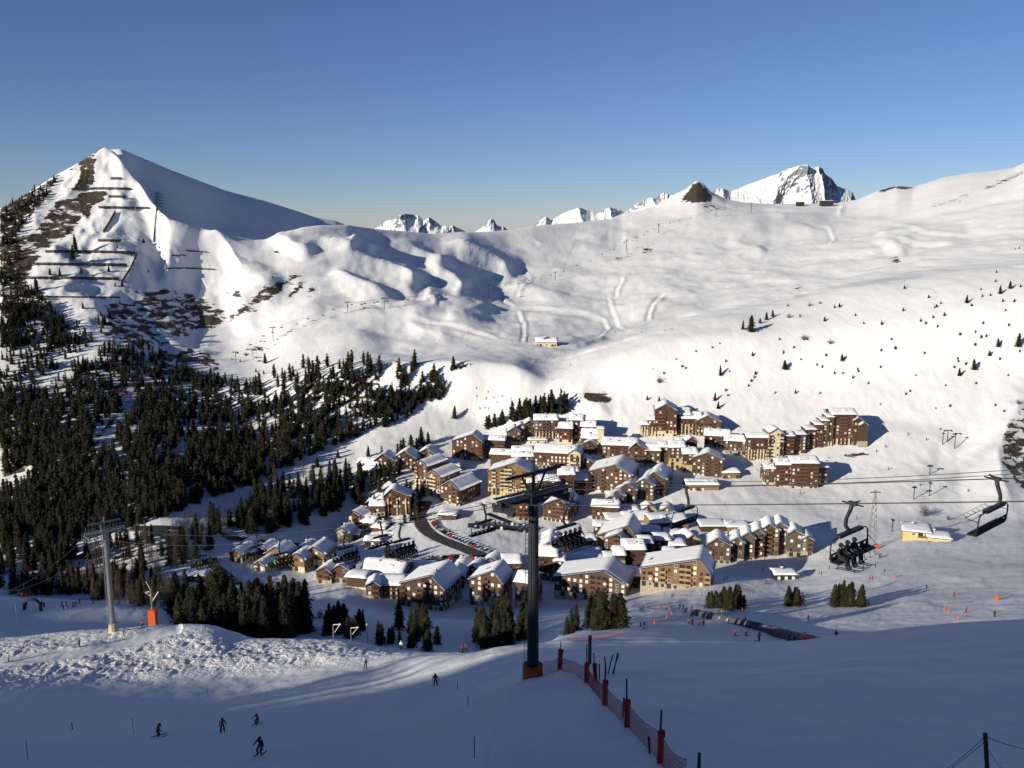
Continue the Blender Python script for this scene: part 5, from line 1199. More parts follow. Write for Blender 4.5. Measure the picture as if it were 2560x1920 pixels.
for q in [('dark snowy roofed block behind the long stepping hotel', (1078,1128,1206,1168,1154), 'E', 'wood_dark'), ('low shop with a snow cap on the little square above the ochre hotel', (1110,1150,1176,1166,1158), 'E', 'wood_tan'),
   ('dark wing joining the ochre hotel and the shaded block', (1318,1350,1250,1206,1192), 'E', 'wood_dark'), ('dark block right of the shaded snow slab', (1434,1468,1236,1200,1184), 'E', 'wood_dark'), ('brown block behind the riders right of the big tower', (1412,1490,1388,1352,1338), 'E', 'wood_red'),
   ('pair of snowy roofs above the split snow slabs', (1350,1404,1372,1352,1338), 'G', 'wood_dark'), ('long brown roofed wing behind the rider chair', (1430,1500,1410,1386,1372), 'E', 'wood_brown'), ('small snowy block left of the market halls', (1484,1520,1338,1316,1304), 'E', 'wood_red'),
   ('low snowy block in the shade under the market halls', (1592,1650,1346,1330,1318), 'E', 'wood_brown'), ('dark chalet between the market hall and the small yellow house', (1660,1702,1352,1338,1326), 'E', 'wood_dark'), ('cream pillared low block under the brown gabled block', (1806,1850,1196,1182,1172), 'E', 'wood_tan'),
   ('snowy roofed kiosk between the top hotel and the red pair', (1690,1722,1112,1102,1094), 'E', 'wood_red'), ('snow covered annex left of the white based hotel', (1396,1440,1106,1094,1084), 'E', 'wood_brown'), ('dark roofed annex under the windowless brown block', (1240,1290,1182,1170,1162), 'E', 'cream'),
   ('low annex left of the chapel like hall', (1404,1446,1190,1178,1168), 'E', 'wood_brown'), ('brown block on the slope left of the big tower foot', (1118,1160,1470,1440,1424), 'G', 'wood_red'), ('dark block under the road bend behind the gabled row', (1040,1092,1440,1424,1410), 'E', 'wood_brown'),
   ('snowy roof just below the curved road', (1130,1172,1436,1422,1410), 'G', 'wood_red'), ('long shaded wing behind the bottom centre gabled block', (1556,1606,1470,1440,1424), 'E', 'wood_dark'), ('brown block between the bottom centre gable and the dark cubes', (1412,1470,1430,1404,1390), 'E', 'wood_brown'),
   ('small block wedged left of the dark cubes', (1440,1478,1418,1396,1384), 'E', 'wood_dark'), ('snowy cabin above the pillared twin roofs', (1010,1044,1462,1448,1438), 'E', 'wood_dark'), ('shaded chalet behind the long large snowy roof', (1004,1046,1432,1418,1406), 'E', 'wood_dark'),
   ('garage with a flat snowy top under the stepping hotel', (1096,1140,1300,1288,1284), 'F', 'wood_dark'), ('brown chalet above the market halls', (1548,1596,1290,1276,1264), 'E', 'wood_brown'), ('small chalet right of the tiny yellow chalet', (1650,1684,1290,1278,1268), 'G', 'wood_brown')]:
    l, r, pb, pe, pr = q[1]
    B(q[0], (l + r) / 2, pb, [(l, r, pb, pe, pr, q[2], d(wall=q[3], D=12, base=0, bright=.5))], yaw=random.choice((-12, -6, 0, 6)))
B('mountain restaurant with a snowy roof and sun terrace at the foot of the bowl', 1365, 866, [(1340,1392,866,855,845,'E',d(wall='cream',D=14,base=0,win=.7,bright=.1)), (1352,1380,856,849,843,'G',d(wall='wood_dark',D=8,dY=4,base=0))], name='restaurant')
B('yellow concrete building with a stepped wall low on the right', 2300, 1350, [(2262,2322,1342,1330,1328,'F',d(wall='yellow',D=16,base=0,win=.3,snow=.4)), (2322,2372,1366,1346,1344,'F',d(wall='yellow',D=12,dY=-8,base=0,win=.5,snow=.4))], yaw=-20, name='concrete_building')
B('small lift station on the skyline below the great white mountain, left one', 2003, 516, [(1994,2011,509,505,503,'F',d(wall='steel_dark',D=14,base=0,nowin=True))], name='lift_station')
B('flat roofed lift station on the skyline below the great white mountain, right one', 2068, 516, [(2054,2084,507,502,500,'F',d(wall='steel_dark',D=16,base=0,nowin=True))], name='lift_station')
B('dark ski school hut with a snowy flat roof on the nursery slope', 1965, 1450, [(1938,1992,1452,1437,1434,'F',d(wall='steel_dark',D=8,base=0,win=.5,snow=.35))], name='hut')
B('small dark hut beside the parking area above the lower left tower', 200, 1398, [(196,232,1400,1386,1378,'E',d(wall='wood_dark',D=8,base=0,win=.2))], name='hut')
B('roadside shed with a tin roof left of the small ochre chalets', 488, 1455, [(470,512,1456,1440,1432,'E',d(wall='wood_dark',D=8,base=0,win=.2,snow=.5))], name='shed')

# ------------------------------------------------------------------ roads, parking, cars
def ribbon(name, line, w, m, label, lift=0.12, ws=None, kind='structure'):
    pts = []
    for i, (px, py) in enumerate(line):
        p = hit(px, py, 200)
        pts.append(Vector((p.x, p.y)))
    dense = []
    for i in range(len(pts) - 1):
        p0 = pts[max(0, i - 1)]; p1 = pts[i]; p2 = pts[i + 1]; p3 = pts[min(len(pts) - 1, i + 2)]
        n = max(2, int((p2 - p1).length / 3))
        for k in range(n):
            t = k / n
            dense.append(0.5 * ((2 * p1) + (p2 - p0) * t + (2*p0 - 5*p1 + 4*p2 - p3) * t*t + (3*p1 - p0 - 3*p2 + p3) * t**3))
    dense.append(pts[-1])
    V = []; cs = (-.5, -.25, 0, .25, .5)
    for i, q in enumerate(dense):
        t = (dense[min(i + 1, len(dense) - 1)] - dense[max(0, i - 1)]).normalized(); nrm = Vector((-t.y, t.x))
        zs = max(ground_z(q.x + nrm.x * w * c, q.y + nrm.y * w * c) for c in cs)
        for c in (-.56, -.5, .5, .56):
            e = q + nrm * w * c
            V.append((e.x, e.y, zs + lift if abs(c) < .52 else ground_z(e.x, e.y) - .5))
    me = np_mesh(name, np.array(V), grid_quads(len(dense), 4), m, smooth=False)
    o = link(name, me); tag(o, label, kind=kind)
    return dense
r1 = ribbon('road', [(1064, 1255), (1050, 1282), (1052, 1305), (1066, 1326), (1096, 1346), (1140, 1364), (1180, 1380), (1226, 1400)], 9, M['asphalt'], 'dark asphalt road curving down through the village')
r2 = ribbon('road', [(330, 1322), (380, 1324), (420, 1340), (448, 1366), (450, 1400)], 8, M['asphalt'], 'road bending down the left valley')
r3 = ribbon('road', [(372, 1318), (450, 1322), (540, 1336), (640, 1352), (760, 1364), (850, 1374)], 6, M['asphalt'], 'narrow road above the ochre chalets')
r4 = ribbon('road', [(528, 1400), (540, 1420), (566, 1442), (590, 1462)], 6, M['asphalt'], 'short road below the ochre chalets')
r5 = ribbon('road', [(1050, 1402), (1110, 1404), (1180, 1402), (1228, 1400)], 8, M['asphalt'], 'road passing behind the large snowy roofs')
r6 = ribbon('road', [(1170, 1314), (1230, 1316), (1290, 1322), (1340, 1330)], 9, M['asphalt'], 'parking strip in front of the village slope')

def car_mesh(paint, snowy):
    b = MB()
    prof = [(-2.1, .35), (-2.1, .85), (-1.9, 1.0), (-1.35, 1.05), (-.75, 1.48), (.85, 1.5), (1.5, 1.05), (2.0, .92), (2.12, .7), (2.12, .35)]
    n = len(prof)
    v = [(x, -.85, z) for x, z in prof] + [(x, .85, z) for x, z in prof]
    fs = [tuple(range(n - 1, -1, -1)), tuple(range(n, 2 * n))] + [(i, (i + 1) % n, n + (i + 1) % n, n + i) for i in range(n)]
    b.add([(x, y * (.86 if z > 1.3 else 1), z) for x, y, z in v], fs, 0)
    for s_ in (-1, 1): b.box(-.95, 1.1, s_ * .80 - .06, s_ * .80 + .06, 1.08, 1.38, 1)
    for x in (-1.35, 1.35):
        for s_ in (-1, 1): b.tube([(x, s_ * .72, .33), (x, s_ * .92, .33)], .33, 10, 2)
    if snowy: b.box(-.8, .9, -.7, .7, 1.5, 1.66, 3)
    return b.mesh('parked_car', [paint, M['glass'], M['black'], M['snow']])
paints = [mat('white car paint', (.6, .6, .6), .3), mat('black car paint', (.015, .015, .018), .25), mat('grey car paint', (.16, .17, .18), .3, metal=.4),
          mat('silver car paint', (.4, .41, .42), .3, metal=.5), mat('blue car paint', (.03, .06, .16), .3), mat('red car paint', (.3, .02, .02), .3)]
CARS = [car_mesh(p, i % 2 == 0) for i, p in enumerate(paints)]
cnames = ['white', 'black', 'grey', 'silver', 'blue', 'red']
def park(dense, w, step, side, n0, n1, where, ang=90):
    acc = 0; last = dense[0]
    for i in range(1, len(dense) - 1):
        f = i / len(dense)
        acc += (dense[i] - dense[i - 1]).length
        if f < n0 or f > n1 or acc < step: continue
        acc = 0
        t = (dense[i + 1] - dense[i - 1]).normalized(); nrm = Vector((-t.y, t.x)) * side
        q = dense[i] + nrm * w; k = random.randrange(6)
        o = link('parked_car', CARS[k], loc=(q.x, q.y, ground_z(q.x, q.y) + .35), rot=(0, 0, math.atan2(t.y, t.x) + math.radians(ang) + random.uniform(-.06, .06)))
        tag(o, cnames[k] + ' car parked ' + where, 'car', 'cars parked ' + where)
park(r1, 7.5, 2.9, 1, .3, .98, 'in the row along the curving village road')
park(r6, 5.5, 2.9, 1, .02, .98, 'in the row at the foot of the village slope')
park(r6, 5.5, 3.4, -1, .02, .98, 'in the front row at the foot of the village slope')
park(r5, 5.0, 4.5, 1, .1, .9, 'behind the large snowy roofs')
park(r1, 5.2, 7, -1, .02, .28, 'under the hotel at the top of the village road', 0)
park(r3, 4.2, 9, -1, .1, .9, 'on the narrow road above the ochre chalets', 0)
for i, (px, py) in enumerate([(150, 1410), (170, 1408), (192, 1412), (214, 1410), (236, 1412), (90, 1440), (40, 1442), (60, 1441), (312, 1414), (330, 1416)]):
    p = hit(px, py, 300); k = (i * 2) % 6
    tag(link('parked_car', CARS[k], loc=p + Vector((0, 0, .1)), rot=(0, 0, i * .7)), cnames[k] + ' car on the parking ground in the lower left valley', 'car', 'cars on the lower left parking ground')

# ------------------------------------------------------------------ retaining wall of dark rock above the village is bare ground in the terrain
# ------------------------------------------------------------------ avalanche barriers on the mountain
def barrier(line, label, hgt=3.2, posts=True):
    root = None
    pts = []
    for i in range(len(line) - 1):
        (x0, y0), (x1, y1) = line[i], line[i + 1]
        n = max(1, int(math.hypot(x1 - x0, y1 - y0) / 7))
        for k in range(n): pts.append((x0 + (x1 - x0) * k / n, y0 + (y1 - y0) * k / n))
    pts.append(line[-1])
    P3 = [hit(*q) for q in pts]
    P3 = [p for p in P3 if p is not None]
    root = empty('snow_barrier', P3[len(P3) // 2], 0, label, 'snow barrier')
    o = P3[len(P3) // 2]
    sl = MB(); ps = MB()
    up = Vector((0, -.45, 1)).normalized() * hgt
    for i in range(len(P3) - 1):
        a, b_ = P3[i] - o, P3[i + 1] - o
        if (b_ - a).length > 60: continue
        for f in (.06, .22, .38, .54, .70, .86, 1.0):
            sl.tube([a + up * f, b_ + up * f], .22, 4)
    for p in P3:
        q = p - o; ps.tube([q - Vector((0, 0, 1)), q + up * 1.05], .16, 4)
        ps.tube([q + up, q + Vector((0, 2.6, 1.2))], .12, 4)
    link('rail', sl.mesh('rail', M['postwood']), root); link('post', ps.mesh('post', M['postwood']), root)
for line, lab in [
 ([(277, 449), (306, 449)], 'highest short snow barrier just under the summit'), ([(180, 476), (250, 474), (329, 475)], 'long snow barrier crossing under the upper rock patch'),
 ([(272, 494), (314, 495)], 'short snow barrier between the two long upper ones'), ([(247, 521), (337, 523)], 'snow barrier in the middle of the summit flank'), ([(340, 523), (374, 523)], 'broken short snow barrier ending the middle one'),
 ([(289, 532), (276, 556), (259, 582)], 'slanting snow barrier leaning left under the middle one'), ([(246, 604), (304, 605)], 'short snow barrier above the three long lower ones'),
 ([(115, 632), (230, 632), (339, 635)], 'uppermost of the three long lower snow barriers'), ([(86, 663), (200, 664), (318, 665)], 'middle one of the three long lower snow barriers'),
 ([(52, 698), (170, 698), (298, 700)], 'lowest of the three long lower snow barriers'), ([(344, 637), (328, 672), (306, 708)], 'slanting snow barrier closing the three long ones on the right')]:
    barrier(line, lab)
for line, lab in [([(464, 628), (490, 630), (518, 632)], 'thin upper fence on the shaded flank'), ([(430, 640), (464, 640)], 'thin second fence on the shaded flank'), ([(415, 673), (470, 672), (536, 675)], 'thin long fence on the shaded flank'),
                  ([(300, 745), (160, 744), (40, 742)], 'thin low fence below the long barriers')]:
    barrier(line, lab, 1.6)
barrier([(394, 482), (392, 520), (388, 560), (384, 606)], 'vertical wooden snow fence down the crest', 2.2)
root = empty('snow_fence', hit(390, 540), 0, 'ladder like row of short cross fences beside the crest', 'snow barrier')
for i in range(16):
    a = hit(396, 486 + i * 7.6); c = hit(407 + (i % 3), 489 + i * 7.6)
    if a is None or c is None or (a - c).length > 40: continue
    b = MB(); o = hit(390, 540)
    for f in (.4, 1.0, 1.6): b.tube([a - o + Vector((0, 0, f)), c - o + Vector((0, 0, f))], .14, 4)
    link('cross_fence', b.mesh('cross_fence', M['postwood']), root)

# ------------------------------------------------------------------ people
def skin_body(joints, edges, radii, mats_, bone_mat, sub=1):
    """one continuous body grown over a skeleton; faces take the cloth of the nearest bone"""
    names = list(joints)
    me = bpy.data.meshes.new('skeleton')
    me.from_pydata([joints[n] for n in names], [(names.index(a), names.index(b)) for a, b in edges], [])
    o = bpy.data.objects.new('skeleton', me); COL.objects.link(o)
    sk = o.modifiers.new('skin', 'SKIN'); sk.use_smooth_shade = True
    ss = o.modifiers.new('sub', 'SUBSURF'); ss.levels = sub; ss.render_levels = sub
    lay = me.skin_vertices[0].data if me.skin_vertices else None
    for i, n in enumerate(names):
        r = radii[n]; lay[i].radius = (r, r) if not isinstance(r, tuple) else r
        lay[i].use_root = (n == 'pelvis')
    dg = bpy.context.evaluated_depsgraph_get()
    out = bpy.data.meshes.new_from_object(o.evaluated_get(dg))
    bpy.data.objects.remove(o)
    out.materials.clear()
    for m in mats_: out.materials.append(m)
    segs = [(Vector(joints[a]), Vector(joints[b]), bone_mat.get((a, b), 0)) for a, b in edges]
    for p in out.polygons:
        c = p.center; best = 1e9
        for a, b, k in segs:
            ab_ = b - a; t = max(0, min(1, (c - a).dot(ab_) / max(1e-9, ab_.length_squared)))
            dd_ = (c - a - ab_ * t).length
            if dd_ < best: best = dd_; p.material_index = k
    return out

def make_pose(kind):
    if kind == 'sit':
        J = dict(pelvis=(0, 0, .12), spine=(0, -.04, .36), chest=(0, -.02, .56), neck=(0, 0, .70), head=(0, .02, .80), crown=(0, .02, .92))
        for s, n in ((-1, 'l'), (1, 'r')):
            J.update({'sh' + n: (s * .2, -.01, .60), 'el' + n: (s * .27, .12, .36), 'wr' + n: (s * .2, .33, .33), 'ha' + n: (s * .17, .40, .34),
                      'hi' + n: (s * .10, .03, .10), 'kn' + n: (s * .13, .46, .12), 'an' + n: (s * .13, .50, -.32), 'to' + n: (s * .13, .68, -.38)})
    elif kind == 'ski':
        J = dict(pelvis=(0, -.10, .86), spine=(0, -.02, 1.08), chest=(0, .08, 1.28), neck=(0, .14, 1.42), head=(0, .18, 1.52), crown=(0, .19, 1.65))
        for s, n in ((-1, 'l'), (1, 'r')):
            J.update({'sh' + n: (s * .2, .08, 1.32), 'el' + n: (s * .33, .12, 1.08), 'wr' + n: (s * .36, .34, .98), 'ha' + n: (s * .35, .42, .96),
                      'hi' + n: (s * .10, -.09, .82), 'kn' + n: (s * .16, .14, .48), 'an' + n: (s * .17, -.04, .12), 'to' + n: (s * .17, .14, .06)})
    elif kind == 'board':
        J = dict(pelvis=(0, -.05, .84), spine=(.03, -.04, 1.06), chest=(.06, 0, 1.27), neck=(.08, .03, 1.41), head=(.09, .05, 1.52), crown=(.09, .05, 1.65))
        for s, n in ((-1, 'l'), (1, 'r')):
            J.update({'sh' + n: (s * .2 + .06, 0, 1.31), 'el' + n: (s * .40 + .04, .03, 1.12), 'wr' + n: (s * .60, .08, .98), 'ha' + n: (s * .68, .1, .95),
                      'hi' + n: (s * .11, -.05, .80), 'kn' + n: (s * .24, .10, .46), 'an' + n: (s * .24, -.03, .12), 'to' + n: (s * .25, .12, .07)})
    else:
        J = dict(pelvis=(0, 0, .92), spine=(0, .01, 1.14), chest=(0, .02, 1.35), neck=(0, .02, 1.49), head=(0, .04, 1.59), crown=(0, .04, 1.72))
        for s, n in ((-1, 'l'), (1, 'r')):
            J.update({'sh' + n: (s * .2, .01, 1.39), 'el' + n: (s * .28, .0, 1.12), 'wr' + n: (s * .27, .2, .96), 'ha' + n: (s * .26, .27, .93),
                      'hi' + n: (s * .10, 0, .88), 'kn' + n: (s * .13, .06, .48), 'an' + n: (s * .14, -.02, .12), 'to' + n: (s * .15, .15, .06)})
    return J
RAD = dict(pelvis=(.15, .12), spine=(.15, .11), chest=(.17, .12), neck=.06, head=.095, crown=.055)
EDG = [('pelvis', 'spine'), ('spine', 'chest'), ('chest', 'neck'), ('neck', 'head'), ('head', 'crown')]
BM = {('pelvis', 'spine'): 0, ('spine', 'chest'): 0, ('chest', 'neck'): 0, ('neck', 'head'): 2, ('head', 'crown'): 2}
for n in 'lr':
    RAD.update({'sh' + n: .085, 'el' + n: .062, 'wr' + n: .048, 'ha' + n: .055, 'hi' + n: .105, 'kn' + n: .082, 'an' + n: .07, 'to' + n: .06})
    EDG += [('chest', 'sh' + n), ('sh' + n, 'el' + n), ('el' + n, 'wr' + n), ('wr' + n, 'ha' + n), ('pelvis', 'hi' + n), ('hi' + n, 'kn' + n), ('kn' + n, 'an' + n), ('an' + n, 'to' + n)]
    BM.update({('chest', 'sh' + n): 0, ('sh' + n, 'el' + n): 0, ('el' + n, 'wr' + n): 0, ('wr' + n, 'ha' + n): 3, ('pelvis', 'hi' + n): 1, ('hi' + n, 'kn' + n): 1, ('kn' + n, 'an' + n): 1, ('an' + n, 'to' + n): 3})
_bodies = {}
def body(kind, top, bot):
    k = (kind, top, bot)
    if k not in _bodies:
        m = skin_body(make_pose(kind), EDG, RAD, [M[top], M[bot], M['skin'], M['black']], BM)
        m.name = 'body'; _bodies[k] = m
    return _bodies[k]
hb = MB(); hb.ball((0, 0, 0), .135, 12, 8, 0, 1.05); hb.box(-.10, .10, .085, .15, -.045, .035, 1); HELM = {}
def helmet(col):
    if col not in HELM: HELM[col] = hb.mesh('helmet', [M[col], M['glass']], True)
    return HELM[col]
sb_ = MB(); n_ = 9
for i in range(n_):
    y0, y1 = -.75 + 1.65 * i / n_, -.75 + 1.65 * (i + 1) / n_
    z0 = .02 + max(0, (y0 - .62)) ** 2 * 2.2; z1 = .02 + max(0, (y1 - .62)) ** 2 * 2.2; w = .05
    sb_.add([(-w, y0, z0), (w, y0, z0), (w, y1, z1), (-w, y1, z1), (-w, y0, z0 + .02), (w, y0, z0 + .02), (w, y1, z1 + .02), (-w, y1, z1 + .02)],
            [(0, 3, 2, 1), (4, 5, 6, 7), (0, 1, 5, 4), (1, 2, 6, 5), (2, 3, 7, 6), (3, 0, 4, 7)])
SKI = sb_.mesh('ski', M['navy'])
bb_ = MB(); bb_.box(-.75, .75, -.13, .13, .02, .05); BOARD = bb_.mesh('snowboard', M['navy'])
pb_ = MB(); pb_.tube([(0, 0, 0), (0, -.25, -.88)], .012, 5); pb_.tube([(0, -.235, -.83), (0, -.237, -.84)], .045, 8); POLE = pb_.mesh('ski_pole', M['steel_dark'])
def person(p, kind, top, bot, hel, heading, label, lean=0.0, scale=1.0, parent=None, poles=True, group=None):
    """heading: direction faced, degrees clockwise from straight away from the camera"""
    e = empty('person', p, 0, label, 'person', group)
    e.rotation_euler = (0, math.radians(lean), -math.radians(heading)); e.scale = (scale,) * 3
    link('body', body(kind, top, bot), e)
    J = make_pose(kind)
    link('helmet', helmet(hel), e, loc=Vector(J['head']) + Vector((0, 0, .06)))
    if kind in ('ski', 'stand'):
        for s in (-1, 1):
            link('ski', SKI, e, loc=(s * (.17 if kind == 'ski' else .14), .02, 0))
            if poles: link('ski_pole', POLE, e, loc=J['ha' + ('l' if s < 0 else 'r')], rot=(.15, 0, 0))
    if kind == 'board': link('snowboard', BOARD, e)
    if kind == 'sit':
        for s in (-1, 1): link('ski', SKI, e, loc=(s * .13, .56, -.46), rot=(.12, 0, 0))
    return e
def on(px, py, ymin=0):
    return hit(px, py, ymin)
person(on(648, 1888), 'ski', 'black', 'black', 'black', 200, 'skier all in black with one arm held out, largest of the foreground skiers', -9, 1.12)
person(on(395, 1842), 'ski', 'olive', 'black', 'navy', 60, 'skier in an olive jacket leaning into a turn on the left', 14)
person(on(557, 1831), 'ski', 'coral', 'navy', 'navy', 150, 'skier in a navy and coral jacket with two poles, middle of the foreground')
person(on(640, 1813), 'ski', 'redcloth', 'navy', 'black', 215, 'skier in a red jacket just above the all black one', -16, .95)
person(on(913, 1672), 'ski', 'black', 'black', 'black', 170, 'dark skier riding down alone below the crest', -8)
person(on(1089, 1716), 'ski', 'navy', 'navy', 'black', 180, 'dark skier facing the camera left of the big lift tower', 0)
person(on(356, 1571), 'stand', 'redcloth', 'black', 'black', 20, 'skier in a red jacket standing on the trampled crest', 0)
person(on(200, 1617), 'stand', 'navy', 'navy', 'black', 250, 'skier in dark blue on the groomed lane at the left', 0)
person(on(21, 1655), 'stand', 'whitecloth', 'black', 'black', 60, 'skier in a white jacket at the far left edge', 0)
person(on(1003, 1624), 'stand', 'whitecloth', 'black', 'whitecloth', 180, 'skier in a white jacket on the crest before the low green pines')
person(on(1072, 1628), 'stand', 'olive', 'black', 'black', 190, 'person in olive on the crest right of the white jacketed skier')
for i, (px, py, t) in enumerate([(1156, 1633, 'coral'), (1166, 1633, 'olive')]):
    person(on(px, py), 'stand', t, 'black', 'black', 120 + 60 * i, ['person in a coral jacket, left one of the pair on the crest', 'person in olive, right one of the pair on the crest'][i])

# tiny far skiers: one mesh each
def tiny_mesh(top, bot):
    b = MB()
    for s in (-1, 1):
        b.tube([(s * .13, 0, .05), (s * .13, .12, .5), (s * .09, -.04, .9)], [.07, .09, .11], 5, 1)
        b.tube([(s * .2, 0, 1.38), (s * .3, .08, 1.1), (s * .27, .3, .95)], [.07, .06, .05], 5, 0)
        b.box(s * .13 - .05, s * .13 + .05, -.75, .85, 0, .035, 1)
    b.tube([(0, -.03, .85), (0, 0, 1.1), (0, .05, 1.4), (0, .06, 1.5)], [.17, .17, .2, .07], 7, 0)
    b.ball((0, .08, 1.62), .13, 7, 5, 1)
    return b.mesh('person', [M[top], M[bot]], True)
TINY = [(tiny_mesh(a, b), c) for a, b, c in (('black', 'black', 'black'), ('navy', 'black', 'dark blue'), ('redcloth', 'black', 'red'), ('olive', 'navy', 'olive'), ('coral', 'black', 'coral'), ('black', 'navy', 'black'))]
def tiny(lst, where, group, s=1.0, ymin=0, only=None):
    for i, (px, py) in enumerate(lst):
        p = hit(px, py, ymin)
        if p is None: continue
        m, c = TINY[(i * 5 + int(px)) % len(TINY)] if only is None else TINY[only]
        o = link('person', m, loc=p, rot=(0, 0, px * .37), scale=(s, s, s))
        tag(o, 'tiny skier in %s %s' % (c, where), 'person', group)
q = lambda L_, ox, oy, k: [(ox + x / k, oy + y / k) for x, y in L_]
tiny(q([(310,140),(797,55),(828,38),(797,122),(855,108),(855,132),(977,152),(1043,118),(1043,140),(1130,115),(1198,147),(1093,198),(1108,200),(630,160),(738,164),(720,160),(335,232),(1502,266),(1702,324),(1792,438),(1996,472),(642,496),(182,513),(1080,395)], 1800, 1380, 2.91), 'on the nursery slope right of the village', 'skiers on the nursery slope', 1.1, 150)
tiny(q([(112,610),(188,612),(502,650),(540,658),(614,672),(277,706),(842,648)], 1800, 1380, 2.91) + q([(1745,1185),(1778,1195),(1845,1202),(1890,1204)], 1280, 1260, 3.95), 'beside the covered conveyor', 'skiers beside the covered conveyor', 1.05, 130)
tiny(q([(1580,925),(1600,920),(1300,1235),(1080,985),(1690,1040),(1720,1070),(1702,1085),(1655,1035),(1775,1045),(2130,740),(2100,745),(1870,905)], 1280, 1260, 3.95), 'on the piste below the honey coloured block', 'skiers below the village', 1.1, 150)
tiny(q([(210,40),(335,46),(350,56),(492,50),(522,50),(503,80),(577,55),(598,52),(628,28),(735,28)], 0, 1500, 3.16), 'on the shaded piste at the lower left', 'skiers on the shaded left piste', 1.1, 180, 0)
tiny([(493, 1508), (505, 1507), (513, 1516), (521, 1511)], 'in the shaded hollow behind the crest', 'skiers in the shaded hollow', 1.1, 180, 0)
tiny(q([(40,888),(60,888),(75,893),(100,912),(110,912),(220,888),(182,978),(210,1028),(330,932),(350,783),(380,783),(445,778),(505,757),(540,747),(625,712),(680,712),(485,808),(300,852),(950,707),(1000,697),(800,717),(360,783),(372,784),(335,783)], 1300, 560, 2.633), 'on the valley piste near the mountain restaurant', 'skiers near the restaurant', 1.3)
tiny(q([(1385,48),(1500,88),(1480,150),(1555,140),(1590,190),(1420,248),(1505,250),(1470,243),(1085,520),(1030,578),(1070,588),(1390,130),(1640,130),(1725,152)], 840, 960, 3.95), 'on the piste coming down behind the village', 'skiers behind the village', 1.2)
tiny([(2200, 1013), (2214, 1119), (2191, 1131), (2300, 1215), (2316, 1101), (2420, 1230), (2350, 1075)], 'on the slope right of the arched hotel', 'skiers right of the arched hotel', 1.4, 0, 0)
tiny([(2269, 1088), (2221, 1175), (2142, 1298), (2000, 1235)], 'on the slope right of the arched hotel', 'skiers right of the arched hotel', 1.5, 0, 2)
tiny([(1598, 1088), (1602, 1089), (1594, 1090), (1850, 1148), (1862, 1150), (1875, 1152), (1868, 1180), (1850, 1185), (1840, 1190)], 'on the village square', 'people on the village square', 1.1, 0)

# ------------------------------------------------------------------ chairlift
def Pt(px, py, Y): return P(px, py, Y)
T1b = Pt(1332, 1690, 68.0); T2b = Pt(283, 1573, 160.0)
T1b.z = ground_z(T1b.x, T1b.y); T2b.z = ground_z(T2b.x, T2b.y)
DIR = Vector((T1b.x - T2b.x, T1b.y - T2b.y, 0)).normalized()       # uphill, towards the camera's right
SID = Vector((-DIR.y, DIR.x, 0))                                      # to the far / right rope
if SID.y < 0: SID = -SID
z1 = Pt(1332, 1243, 68).z; z2 = Pt(270, 1330, 160).z
def rope_pts(side):
    off = SID * 3.1 * side
    a = Vector((T1b.x, T1b.y, z1)) + off; b = Vector((T2b.x, T2b.y, z2)) + off
    up = a + (DIR + Vector((0, 0, .26))) * 70
    dn = b - (DIR * 150) + Vector((0, 0, -62))
    return up, a, b, dn
def rope_at(side, seg, t):
    up, a, b, dn = rope_pts(side)
    p0, p1, sag = ((a, up, .3), (a, b, 2.6), (b, dn, 4.0))[seg]
    q_ = p0.lerp(p1, t); q_.z -= sag * 4 * t * (1 - t)
    return q_
for side, lab in ((-1, 'near steel rope of the chairlift'), (1, 'far steel rope of the chairlift')):
    b = MB()
    b.tube([rope_at(side, 0, t / 12) for t in range(12, 0, -1)] + [rope_at(side, 1, t / 24) for t in range(25)] + [rope_at(side, 2, t / 12) for t in range(1, 13)], .032, 6)
    o = link('lift_rope', b.mesh('lift_rope', M['rope'])); tag(o, lab, 'cable')
b = MB()
for k, (lft, rgt) in enumerate(((Vector((1425, 1195, 71)), Vector((2700, 1162, 48))), (Vector((1425, 1204, 70)), Vector((2700, 1172, 47))))):
    b = MB(); pl_, pr_ = P(*lft), P(*rgt)
    b.tube([pl_.lerp(pr_, t / 16) - Vector((0, 0, 1.2 * 4 * (t/16) * (1 - t/16) * .5)) for t in range(17)], .022, 5)
    tag(link('cable', b.mesh('cable', M['rope'])), ['upper one of the two thin cables above the chairs', 'lower one of the two thin cables above the chairs'][k], 'cable')

